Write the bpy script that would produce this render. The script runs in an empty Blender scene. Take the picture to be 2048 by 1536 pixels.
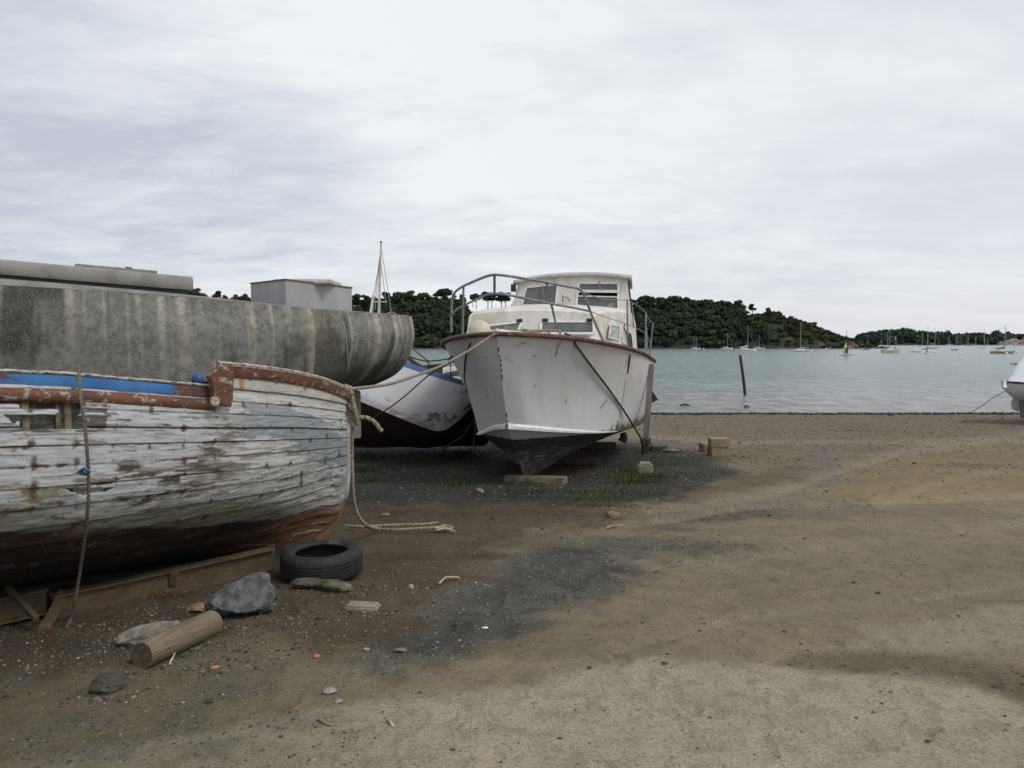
import bpy, bmesh, math, random
import numpy as np
from mathutils import Vector, Matrix

random.seed(7)
RNG = np.random.default_rng(11)
scene = bpy.context.scene
COL = scene.collection
H = 1.65
FP = 1600.0
PITCH = math.atan(82.0 / FP)
CP, SP = math.cos(PITCH), math.sin(PITCH)
WATER_Z = -0.8

# ------------------------------------------------------------------ camera geometry helpers
def ray(u, v):
    a = (u - 1024.0) / FP
    b = (768.0 - v) / FP
    return np.array([a, CP + b * SP, -SP + b * CP])

def P(u, v, Y):
    d = ray(u, v)
    return np.array([0, 0, H]) + d * (Y / d[1])

def proj(p):
    p = np.asarray(p, float)
    x = p[..., 0]
    y = p[..., 1]
    z = p[..., 2] - H
    f = y * CP - z * SP
    up = y * SP + z * CP
    f = np.where(np.abs(f) < 1e-3, 1e-3, f)
    return 1024 + FP * x / f, 768 - FP * up / f, f

def ray_plane(u, v, p0, n):
    d = ray(u, v)
    o = np.array([0, 0, H])
    k = np.dot(np.asarray(p0) - o, n) / np.dot(d, n)
    return o + d * k

def gz(y):
    y = np.asarray(y, float)
    return -0.8 * np.power(np.clip((y - 5) / 23.0, 0, None), 1.15)

def G(u, v):
    Y = 6.0
    for _ in range(40):
        p = P(u, v, Y)
        d = ray(u, v)
        Yn = (float(gz(Y)) - H) / (d[2] / d[1])
        Y = 0.6 * Y + 0.4 * Yn
    return P(u, v, Y)

def W(u, v):
    d = ray(u, v)
    return P(u, v, (WATER_Z - H) / (d[2] / d[1]))

# ------------------------------------------------------------------ noise in numpy
def _h(ix, iy, iz, seed):
    n = (ix * 374761393 + iy * 668265263 + iz * 2147483647 + seed * 1274126177) & 0xffffffff
    n = ((n ^ (n >> 13)) * 1274126177) & 0xffffffff
    n = (n ^ (n >> 16)) & 0xffffffff
    return n.astype(np.float64) / 4294967295.0

def vnoise(x, y, z=0.0, seed=0):
    x = np.asarray(x, float); y = np.asarray(y, float); z = np.zeros_like(x) + z
    xi = np.floor(x).astype(np.int64); yi = np.floor(y).astype(np.int64); zi = np.floor(z).astype(np.int64)
    fx = x - xi; fy = y - yi; fz = z - zi
    fx = fx * fx * (3 - 2 * fx); fy = fy * fy * (3 - 2 * fy); fz = fz * fz * (3 - 2 * fz)
    r = 0
    for dx in (0, 1):
        for dy in (0, 1):
            for dz in (0, 1):
                w = (fx if dx else 1 - fx) * (fy if dy else 1 - fy) * (fz if dz else 1 - fz)
                r = r + w * _h(xi + dx, yi + dy, zi + dz, seed)
    return r * 2 - 1

def fbm(x, y, z=0.0, o=4, seed=0, g=0.5):
    a = 1.0; s = 0; t = 0
    x = np.asarray(x, float); y = np.asarray(y, float); z = np.zeros_like(x) + z
    for i in range(o):
        s = s + a * vnoise(x, y, z, seed + i * 17)
        t += a
        a *= g
        x = x * 2.03 + 5.1; y = y * 2.03 + 1.7; z = z * 2.03 + 3.3
    return s / t

def lerp(a, b, t): return a * (1 - t[..., None]) + b * t[..., None]
def sstep(a, b, x):
    t = np.clip((x - a) / (b - a), 0, 1)
    return t * t * (3 - 2 * t)

def cubic(xs, ys, x):
    xs = np.asarray(xs, float); ys = np.asarray(ys, float); x = np.asarray(x, float)
    d = np.diff(ys) / np.diff(xs)
    m = np.zeros_like(ys)
    m[0] = d[0]; m[-1] = d[-1]
    for i in range(1, len(xs) - 1):
        if d[i - 1] * d[i] > 0:
            w1 = 2 * (xs[i + 1] - xs[i]) + (xs[i] - xs[i - 1])
            w2 = (xs[i + 1] - xs[i]) + 2 * (xs[i] - xs[i - 1])
            m[i] = (w1 + w2) / (w1 / d[i - 1] + w2 / d[i])
    i = np.clip(np.searchsorted(xs, x) - 1, 0, len(xs) - 2)
    h = xs[i + 1] - xs[i]
    t = (x - xs[i]) / h
    h00 = 2 * t**3 - 3 * t**2 + 1; h10 = t**3 - 2 * t**2 + t
    h01 = -2 * t**3 + 3 * t**2; h11 = t**3 - t**2
    return h00 * ys[i] + h10 * h * m[i] + h01 * ys[i + 1] + h11 * h * m[i + 1]

def spline(pts, n):
    pts = np.array(pts, float)
    if len(pts) == 2:
        t = np.linspace(0, 1, n)[:, None]
        return pts[0] * (1 - t) + pts[1] * t
    L = np.concatenate([[0], np.cumsum(np.linalg.norm(np.diff(pts, axis=0), axis=1))])
    x = np.linspace(0, L[-1], n)
    out = np.zeros((n, 3))
    m = np.zeros_like(pts)
    for i in range(len(pts)):
        a = max(i - 1, 0); b = min(i + 1, len(pts) - 1)
        m[i] = (pts[b] - pts[a]) / (L[b] - L[a])
    i = np.clip(np.searchsorted(L, x) - 1, 0, len(L) - 2)
    h = (L[i + 1] - L[i])[:, None]; t = (x - L[i])[:, None] / h
    out = (2*t**3-3*t**2+1)*pts[i] + (t**3-2*t**2+t)*h*m[i] + (-2*t**3+3*t**2)*pts[i+1] + (t**3-t**2)*h*m[i+1]
    return out

# ------------------------------------------------------------------ node material helper
class NM:
    def __init__(s, name):
        s.m = bpy.data.materials.new(name); s.m.use_nodes = True
        s.t = s.m.node_tree; s.t.nodes.clear()
        s.out = s.n('ShaderNodeOutputMaterial')
        s.b = s.n('ShaderNodeBsdfPrincipled')
        s.l(s.b.outputs[0], s.out.inputs[0])
        s.b.inputs['Roughness'].default_value = 0.8
    def n(s, typ, **k):
        nd = s.t.nodes.new(typ)
        for a, v in k.items(): setattr(nd, a, v)
        return nd
    def l(s, a, b): s.t.links.new(a, b)
    def put(s, inp, v):
        if hasattr(v, 'is_output') or isinstance(v, bpy.types.NodeSocket): s.l(v, inp)
        elif isinstance(v, (tuple, list)):
            if len(inp.default_value) == 4 and len(v) == 3: v = (*v, 1)
            inp.default_value = v
        else: inp.default_value = v
    def coord(s, kind='Object'): return s.n('ShaderNodeTexCoord').outputs[kind]
    def mapping(s, vec, scale=(1, 1, 1), rot=(0, 0, 0)):
        m = s.n('ShaderNodeMapping'); s.l(vec, m.inputs[0])
        m.inputs['Scale'].default_value = scale; m.inputs['Rotation'].default_value = rot
        return m.outputs[0]
    def noise(s, vec, scale=5, detail=4, rough=0.55, dist=0.0):
        n = s.n('ShaderNodeTexNoise'); s.l(vec, n.inputs['Vector'])
        n.inputs['Scale'].default_value = scale; n.inputs['Detail'].default_value = detail
        n.inputs['Roughness'].default_value = rough; n.inputs['Distortion'].default_value = dist
        return n.outputs[0]
    def voro(s, vec, scale=5, feat='F1', out='Distance'):
        n = s.n('ShaderNodeTexVoronoi'); n.feature = feat; s.l(vec, n.inputs['Vector'])
        n.inputs['Scale'].default_value = scale
        return n.outputs[out]
    def ramp(s, fac, a, b, lo=0.0, hi=1.0):
        n = s.n('ShaderNodeMapRange'); n.interpolation_type = 'SMOOTHSTEP'
        s.put(n.inputs[0], fac)
        n.inputs[1].default_value = a; n.inputs[2].default_value = b
        n.inputs[3].default_value = lo; n.inputs[4].default_value = hi
        return n.outputs[0]
    def math(s, op, a, b=0.0):
        n = s.n('ShaderNodeMath', operation=op); s.put(n.inputs[0], a); s.put(n.inputs[1], b)
        return n.outputs[0]
    def mix(s, f, a, b, mode='MIX'):
        n = s.n('ShaderNodeMix', data_type='RGBA', blend_type=mode)
        s.put(n.inputs[0], f); s.put(n.inputs[6], a); s.put(n.inputs[7], b)
        return n.outputs[2]
    def attr(s, name, out='Color'):
        n = s.n('ShaderNodeAttribute'); n.attribute_name = name
        return n.outputs[out]
    def sep(s, c):
        n = s.n('ShaderNodeSeparateColor'); s.l(c, n.inputs[0]); return n.outputs
    def color(s, c): s.put(s.b.inputs['Base Color'], c)
    def rough(s, c): s.put(s.b.inputs['Roughness'], c)
    def bump(s, h, strength=0.5, dist=0.01):
        n = s.n('ShaderNodeBump'); s.put(n.inputs['Height'], h)
        n.inputs['Strength'].default_value = strength; n.inputs['Distance'].default_value = dist
        s.l(n.outputs[0], s.b.inputs['Normal'])

def simple(name, c1, c2=None, scale=8, rough=0.75, bump=0.3, bd=0.004, metal=0.0, spots=None, stretch=(1, 1, 1), lo=.35, hi=.65):
    m = NM(name); v = m.mapping(m.coord(), stretch)
    c2 = c2 or tuple(x * 0.7 for x in c1)
    n = m.noise(v, scale, 6, 0.6)
    c = m.mix(m.ramp(n, lo, hi), c2, c1)
    if spots:
        sc, sa, sb, scol = spots
        c = m.mix(m.ramp(m.noise(v, sc, 5, 0.65), sa, sb), c, scol)
    m.color(c); m.rough(rough); m.b.inputs['Metallic'].default_value = metal
    if bump: m.bump(m.noise(v, scale * 4, 5, 0.6), bump, bd)
    return m.m

# ------------------------------------------------------------------ object helpers
def tag(o, label=None, cat=None, group=None, kind=None):
    if label: o['label'] = label
    if cat: o['category'] = cat
    if group: o['group'] = group
    if kind: o['kind'] = kind
    return o

def empty(name, loc=(0, 0, 0), label=None, cat=None, group=None):
    o = bpy.data.objects.new(name, None); COL.objects.link(o)
    o.location = tuple(float(x) for x in loc); o.empty_display_size = 0.2
    return tag(o, label, cat, group)

def kids(o): return [c for c in bpy.data.objects if c.parent == o]

def copy_tree(o, parent=None):
    c = o.copy(); COL.objects.link(c)
    if parent: c.parent = parent
    for ch in kids(o):
        if ch is not c: copy_tree(ch, c)
    return c

class MB:
    """collects geometry given in world coordinates; build() links it as one mesh"""
    def __init__(s): s.v = []; s.f = []; s.n = 0; s.c = []; s.mi = []
    def add(s, v, f, col=None, mi=0):
        v = np.asarray(v, float).reshape(-1, 3)
        s.v.append(v)
        s.f += [tuple(int(i) + s.n for i in q) for q in f]
        s.mi += [mi] * len(f)
        s.c.append(np.tile(np.array(col if col is not None else (0, 0, 0), float), (len(v), 1)) if (col is None or np.ndim(col) == 1) else np.asarray(col, float))
        s.n += len(v); return s
    def box(s, c, size, R=None, col=None, bev=0.0, mi=0):
        sx, sy, sz = [x / 2 for x in size]
        if bev <= 0:
            v = np.array([[x, y, z] for x in (-sx, sx) for y in (-sy, sy) for z in (-sz, sz)])
            f = [(0, 1, 3, 2), (4, 6, 7, 5), (0, 4, 5, 1), (2, 3, 7, 6), (0, 2, 6, 4), (1, 5, 7, 3)]
        else:
            bm = bmesh.new(); bmesh.ops.create_cube(bm, size=1.0)
            for q in bm.verts: q.co = Vector((q.co.x * 2 * sx, q.co.y * 2 * sy, q.co.z * 2 * sz))
            bmesh.ops.bevel(bm, geom=bm.edges[:], offset=bev, segments=2, affect='EDGES', profile=0.6)
            v = np.array([q.co[:] for q in bm.verts]); bm.verts.index_update()
            f = [tuple(q.index for q in ff.verts) for ff in bm.faces]; bm.free()
        if R is not None: v = v @ np.array(R).T
        return s.add(v + np.asarray(c, float), f, col, mi)
    def beam(s, a, b, w, h, up=(0, 0, 1), bev=0.0, col=None):
        a = np.asarray(a, float); b = np.asarray(b, float)
        d = b - a; L = np.linalg.norm(d); d /= L
        up = np.asarray(up, float); sdir = np.cross(d, up)
        if np.linalg.norm(sdir) < 1e-3: sdir = np.cross(d, (0, 1, 0))
        sdir /= np.linalg.norm(sdir); u2 = np.cross(sdir, d)
        return s.box((a + b) / 2, (L, w, h), np.stack([d, sdir, u2], 1), col, bev)
    def tube(s, path, r, n=8, sm=0, lobes=0, twist=0.0, cap=True, col=None):
        path = np.asarray(path, float)
        if sm: path = spline(path, sm)
        m = len(path)
        rr = np.atleast_1d(np.array(r, float)); rr = np.interp(np.linspace(0, 1, m), np.linspace(0, 1, len(rr)), rr) if len(rr) > 1 else np.zeros(m) + rr[0]
        T = np.gradient(path, axis=0); T /= np.linalg.norm(T, axis=1)[:, None] + 1e-12
        N = np.zeros_like(T)
        a = np.array([0, 0, 1.0]) if abs(T[0][2]) < 0.9 else np.array([1.0, 0, 0])
        nn = np.cross(T[0], a); nn /= np.linalg.norm(nn); N[0] = nn
        for i in range(1, m):
            q = N[i - 1] - T[i] * np.dot(N[i - 1], T[i]); N[i] = q / (np.linalg.norm(q) + 1e-12)
        B = np.cross(T, N)
        L = np.concatenate([[0], np.cumsum(np.linalg.norm(np.diff(path, axis=0), axis=1))])
        th = np.linspace(0, 2 * np.pi, n, endpoint=False)
        v = []
        for i in range(m):
            rad = rr[i] * (1 + (0.22 * np.cos(lobes * th - twist * L[i]) if lobes else 0 * th))
            v.append(path[i] + N[i] * (rad * np.cos(th))[:, None] + B[i] * (rad * np.sin(th))[:, None])
        v = np.concatenate(v)
        f = []
        for i in range(m - 1):
            for j in range(n):
                k = (j + 1) % n
                f.append((i * n + j, i * n + k, (i + 1) * n + k, (i + 1) * n + j))
        if cap: f.append(tuple(range(n - 1, -1, -1))); f.append(tuple((m - 1) * n + j for j in range(n)))
        return s.add(v, f, col)
    def grid(s, g, col=None, closeu=False, flip=False, keep=None):
        a, b = g.shape[:2]
        f = []
        for i in range(a - 1):
            for j in range(b - 1 + (1 if closeu else 0)):
                k = (j + 1) % b
                if keep is not None and not keep[i, j]: continue
                q = (i * b + j, i * b + k, (i + 1) * b + k, (i + 1) * b + j)
                f.append(q[::-1] if flip else q)
        return s.add(g.reshape(-1, 3), f, None if col is None else (col if np.ndim(col) == 1 else np.asarray(col).reshape(-1, 3)))
    def poly(s, pts, thick=0.0, nrm=None, col=None):
        """flat polygon, optionally extruded along -nrm"""
        pts = np.asarray(pts, float); n = len(pts)
        if thick == 0: return s.add(pts, [tuple(range(n))], col)
        nrm = np.asarray(nrm, float)
        v = np.concatenate([pts, pts - nrm * thick])
        f = [tuple(range(n)), tuple(range(2 * n - 1, n - 1, -1))] + [(i, i + n, (i + 1) % n + n, (i + 1) % n) for i in range(n)]
        return s.add(v, f, col)
    def ring(s, outer, inner, nrm, thick, col=None):
        """frame between two closed loops of equal count"""
        o = np.asarray(outer, float); i_ = np.asarray(inner, float); n = len(o); nrm = np.asarray(nrm, float)
        v = np.concatenate([o, i_, o - nrm * thick, i_ - nrm * thick])
        f = []
        for k in range(n):
            j = (k + 1) % n
            f += [(k, j, n + j, n + k), (2 * n + k, 3 * n + k, 3 * n + j, 2 * n + j), (k, 2 * n + k, 2 * n + j, j), (n + k, n + j, 3 * n + j, 3 * n + k)]
        return s.add(v, f, col)
    def build(s, name, m, parent=None, smooth=True, origin=None, uv=None, wn=True):
        v = np.concatenate(s.v); c = np.concatenate(s.c)
        if parent is not None:
            o0 = np.array(parent_origin(parent))
        elif origin is not None: o0 = np.asarray(origin, float)
        else: o0 = np.array([(v[:, 0].min() + v[:, 0].max()) / 2, (v[:, 1].min() + v[:, 1].max()) / 2, v[:, 2].min()])
        me = bpy.data.meshes.new(name)
        me.from_pydata((v - o0).tolist(), [], s.f)
        me.update()
        bm = bmesh.new(); bm.from_mesh(me); bmesh.ops.recalc_face_normals(bm, faces=bm.faces[:]); bm.to_mesh(me); bm.free()
        ca = me.color_attributes.new('paint', 'FLOAT_COLOR', 'POINT')
        ca.data.foreach_set('color', np.concatenate([c, np.ones((len(c), 1))], 1).astype(np.float32).ravel())
        if uv is not None:
            ul = me.uv_layers.new(name='UVMap')
            li = np.zeros(len(me.loops), np.int32); me.loops.foreach_get('vertex_index', li)
            ul.data.foreach_set('uv', np.asarray(uv, np.float32).reshape(-1, 2)[li].ravel())
        for mm in (m if isinstance(m, (list, tuple)) else [m]): me.materials.append(mm)
        if any(s.mi): me.polygons.foreach_set('material_index', s.mi)
        o = bpy.data.objects.new(name, me); COL.objects.link(o)
        if smooth:
            me.shade_smooth()
            try: me.set_sharp_from_angle(angle=math.radians(38))
            except Exception: pass
        if parent is not None: o.parent = parent
        else: o.location = o0
        return o

def parent_origin(p):
    o = np.zeros(3)
    while p is not None:
        o = o + np.array(p.location[:]); p = p.parent
    return o

def fast_mesh(name, verts, quads, m, cols=None, n=4, origin=(0, 0, 0), smooth=False):
    me = bpy.data.meshes.new(name)
    nv = len(verts); nq = len(quads)
    me.vertices.add(nv); me.vertices.foreach_set('co', (np.asarray(verts) - np.asarray(origin)).astype(np.float32).ravel())
    me.loops.add(nq * n); me.loops.foreach_set('vertex_index', np.asarray(quads, np.int32).ravel())
    me.polygons.add(nq); me.polygons.foreach_set('loop_start', np.arange(0, nq * n, n, dtype=np.int32))
    me.polygons.foreach_set('loop_total', np.full(nq, n, np.int32))
    if smooth: me.polygons.foreach_set('use_smooth', np.ones(nq, bool))
    me.update(); me.validate()
    if cols is not None:
        ca = me.color_attributes.new('paint', 'FLOAT_COLOR', 'POINT')
        ca.data.foreach_set('color', np.concatenate([cols, np.ones((nv, 1))], 1).astype(np.float32).ravel())
    me.materials.append(m)
    o = bpy.data.objects.new(name, me); COL.objects.link(o); o.location = tuple(float(q) for q in origin)
    return o

from mathutils.bvhtree import BVHTree
def bvh_of(o):
    o0 = parent_origin(o)
    return BVHTree.FromPolygons([tuple(np.array(q.co[:]) + o0) for q in o.data.vertices], [tuple(p.vertices) for p in o.data.polygons])
def hit(bv, u, v, off=.01, Y=10):
    d = Vector(ray(u, v)).normalized()
    r = bv.ray_cast(Vector((0, 0, H)), d)
    if r[0] is None: return P(u, v, Y)
    return np.array(r[0]) - np.array(d) * off

def rounded(a, b, c, d, r, seg=4):
    """rounded quad loop through corners a,b,c,d (in order), radius r"""
    pts = [np.asarray(q, float) for q in (a, b, c, d)]; out = []
    for i in range(4):
        p = pts[i]; q0 = pts[i - 1]; q1 = pts[(i + 1) % 4]
        e0 = (q0 - p) / np.linalg.norm(q0 - p); e1 = (q1 - p) / np.linalg.norm(q1 - p)
        A = p + e0 * r; B = p + e1 * r
        for k in range(seg + 1):
            t = k / seg
            out.append((1 - t)**2 * A + 2 * t * (1 - t) * p + t * t * B)
    return np.array(out)

def inset(loop, w):
    c = loop.mean(0)
    n = len(loop); out = []
    # inset per-edge direction approximated by moving each vertex along averaged inward normals
    nr = np.cross(loop[n // 4] - loop[0], loop[n // 2] - loop[0]); nr /= np.linalg.norm(nr)
    for i in range(n):
        t = loop[(i + 1) % n] - loop[i - 1]; t /= np.linalg.norm(t)
        q = np.cross(nr, t)
        if np.dot(q, c - loop[i]) < 0: q = -q
        out.append(loop[i] + q * w)
    return np.array(out)
# ================================================================== camera, world, sun
cam_d = bpy.data.cameras.new('camera'); cam = bpy.data.objects.new('camera', cam_d); COL.objects.link(cam)
cam.location = (0, 0, H); cam.rotation_euler = (math.pi / 2 - PITCH, 0, 0)
cam_d.sensor_width = 36; cam_d.lens = FP / 2048 * 36; cam_d.clip_end = 20000; cam_d.clip_start = 0.05
scene.camera = cam
scene.view_settings.view_transform = 'Standard'; scene.view_settings.look = 'None'; scene.view_settings.exposure = 0

SUN_EL, SUN_AZ = math.radians(50), math.radians(125)      # azimuth from +Y towards +X
w = bpy.data.worlds.new("World"); scene.world = w; w.use_nodes = True
nt = w.node_tree; nt.nodes.clear()
def WN(t, **k):
    n = nt.nodes.new(t)
    for a, b in k.items(): setattr(n, a, b)
    return n
def WMath(op, a, b=0.0, c=None):
    n = WN('ShaderNodeMath', operation=op)
    for i, x in enumerate((a, b) if c is None else (a, b, c)):
        if isinstance(x, bpy.types.NodeSocket): nt.links.new(x, n.inputs[i])
        else: n.inputs[i].default_value = x
    return n.outputs[0]
def WRange(x, a, b, lo, hi):
    n = WN('ShaderNodeMapRange'); n.interpolation_type = 'SMOOTHSTEP'; nt.links.new(x, n.inputs[0])
    for i, q in enumerate((a, b, lo, hi)): n.inputs[i + 1].default_value = q
    return n.outputs[0]
def WMix(f, a, b):
    n = WN('ShaderNodeMix', data_type='RGBA')
    for i, x in ((0, f), (6, a), (7, b)):
        if isinstance(x, bpy.types.NodeSocket): nt.links.new(x, n.inputs[i])
        else: n.inputs[i].default_value = x if i == 0 else (*x, 1)
    return n.outputs[2]
sky = WN('ShaderNodeTexSky'); sky.sky_type = 'NISHITA'; sky.sun_disc = False
sky.sun_elevation = SUN_EL; sky.sun_rotation = SUN_AZ
tc = WN('ShaderNodeTexCoord'); sp = WN('ShaderNodeSeparateXYZ'); nt.links.new(tc.outputs['Generated'], sp.inputs[0])
X, Yc, Z = sp.outputs
zz = WMath('ADD', WMath('MAXIMUM', Z, 0.0), 0.16)
cb = WN('ShaderNodeCombineXYZ')
nt.links.new(WMath('DIVIDE', X, zz), cb.inputs[0]); nt.links.new(WMath('DIVIDE', Yc, zz), cb.inputs[1])
mp = WN('ShaderNodeMapping'); nt.links.new(cb.outputs[0], mp.inputs[0])
mp.inputs['Rotation'].default_value = (0, 0, 0.5); mp.inputs['Scale'].default_value = (0.85, 1.25, 1); mp.inputs['Location'].default_value = (3.3, 1.2, 0)
def WNoise(vec, scale, det, rough, dist=0.0):
    n = WN('ShaderNodeTexNoise'); nt.links.new(vec, n.inputs['Vector'])
    n.inputs['Scale'].default_value = scale; n.inputs['Detail'].default_value = det; n.inputs['Roughness'].default_value = rough
    n.inputs['Distortion'].default_value = dist
    return n.outputs[0]
n1 = WNoise(mp.outputs[0], 0.75, 7, 0.55, 0.5)
n2 = WNoise(mp.outputs[0], 2.6, 6, 0.6, 0.3)
cl = WMath('ADD', WMath('MULTIPLY', n1, 0.72), WMath('MULTIPLY', n2, 0.28))
# bright area ahead, greyer bank to the left
az = WMath('ARCTAN2', X, Yc)
left = WRange(az, -0.62, 0.05, 1.0, 0.0)
mid = WMath('MULTIPLY', WRange(Z, 0.02, 0.14, 0.55, 1.0), WRange(Z, 0.22, 0.46, 1.0, 0.2))
bank = WMath('MULTIPLY', left, mid)
azr = WMath('MULTIPLY', WMath('ABSOLUTE', WMath('ADD', az, 0.1)), 1.0)
glow = WMath('MULTIPLY', WRange(azr, 0.0, 0.5, 1.0, 0.0), WMath('MULTIPLY', WRange(Z, 0.0, 0.06, 0.2, 1.0), 1.0))
f = WMath('ADD', WRange(cl, 0.34, 0.66, 0.05, 1.0), WMath('MULTIPLY', glow, 0.42))
f = WMath('SUBTRACT', f, WMath('MULTIPLY', bank, 0.46))
f = WMath('ADD', f, WRange(Z, 0.15, 0.5, -0.14, 0.22))
n3_ = WNoise(mp.outputs[0], 5.5, 7, 0.62, 0.6)
f = WMath('ADD', f, WMath('MULTIPLY', WMath('SUBTRACT', n3_, 0.46), 0.75))
f = WMath('ADD', f, WMath('MULTIPLY', WMath('SUBTRACT', n2, 0.48), 0.55))
f = WMath('ADD', WMath('MULTIPLY', f, 0.86), 0.06)
fcl = WN('ShaderNodeClamp'); nt.links.new(f, fcl.inputs[0])
lowc = WMix(WRange(az, -0.5, 0.5, 0, 1), (0.555, 0.605, 0.69), (0.725, 0.745, 0.80))
highc = WMix(WRange(az, -0.5, 0.5, 0, 1), (0.915, 0.94, 0.97), (0.885, 0.90, 0.93))
cloud = WMix(fcl.outputs[0], lowc, highc)
cloud = WMix(WRange(Z, 0.02, 0.10, 0.38, 0.0), cloud, (0.78, 0.79, 0.82))
skyS = WN('ShaderNodeVectorMath', operation='SCALE'); nt.links.new(sky.outputs[0], skyS.inputs[0]); skyS.inputs['Scale'].default_value = 0.9
bgA = WN('ShaderNodeBackground'); nt.links.new(sky.outputs[0], bgA.inputs[0]); bgA.inputs[1].default_value = 0.09
bgB = WN('ShaderNodeBackground'); nt.links.new(cloud, bgB.inputs[0]); bgB.inputs[1].default_value = 1.0
ms = WN('ShaderNodeMixShader'); ms.inputs[0].default_value = 0.94
nt.links.new(bgA.outputs[0], ms.inputs[1]); nt.links.new(bgB.outputs[0], ms.inputs[2])
wo = WN('ShaderNodeOutputWorld'); nt.links.new(ms.outputs[0], wo.inputs[0])

sd = bpy.data.lights.new('sun', 'SUN'); sun = bpy.data.objects.new('sun', sd); COL.objects.link(sun)
sd.energy = 1.5; sd.angle = math.radians(20); sd.color = (1.0, 0.96, 0.9)
dv = Vector((math.sin(SUN_AZ) * math.cos(SUN_EL), math.cos(SUN_AZ) * math.cos(SUN_EL), math.sin(SUN_EL)))
sun.rotation_euler = dv.to_track_quat('Z', 'Y').to_euler(); sun.location = (20, 5, 30)

# ================================================================== ground
def blob(U, V, u, v, ru, rv, rot=0.0, soft=1.0):
    c, s = math.cos(rot), math.sin(rot)
    du, dv_ = U - u, V - v
    a = (du * c + dv_ * s) / ru; b = (-du * s + dv_ * c) / rv
    return np.exp(-(a * a + b * b) * 1.2 * soft)

def seg(U, V, pts, wd):
    best = np.full(U.shape, 1e9)
    for (a, b), wq in zip(zip(pts[:-1], pts[1:]), [wd] * (len(pts) - 1)):
        ax, ay = a; bx, by = b
        t = np.clip(((U - ax) * (bx - ax) + (V - ay) * (by - ay)) / ((bx - ax)**2 + (by - ay)**2), 0, 1)
        d = np.hypot(U - ax - t * (bx - ax), (V - ay - t * (by - ay)))
        best = np.minimum(best, d)
    return np.exp(-(best / wd)**2)

def inpoly(U, V, poly):
    r = np.zeros(U.shape, bool); n = len(poly); j = n - 1
    for i in range(n):
        xi, yi = poly[i]; xj, yj = poly[j]
        r ^= ((yi > V) != (yj > V)) & (U < (xj - xi) * (V - yi) / (yj - yi + 1e-9) + xi)
        j = i
    return r
def pmask(U, V, poly, soft):
    """soft-edged patch; vertical distances count more because the ground is seen at a slant"""
    ins = inpoly(U, V, poly); d = np.full(U.shape, 1e9); k = 2.2
    for a, b in zip(poly, poly[1:] + poly[:1]):
        ax, ay, bx, by = a[0], a[1] * k, b[0], b[1] * k
        t = np.clip(((U - ax) * (bx - ax) + (V * k - ay) * (by - ay)) / ((bx - ax)**2 + (by - ay)**2 + 1e-9), 0, 1)
        d = np.minimum(d, np.hypot(U - ax - t * (bx - ax), V * k - ay - t * (by - ay)))
    return sstep(-soft, soft, np.where(ins, d, -d))
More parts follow.
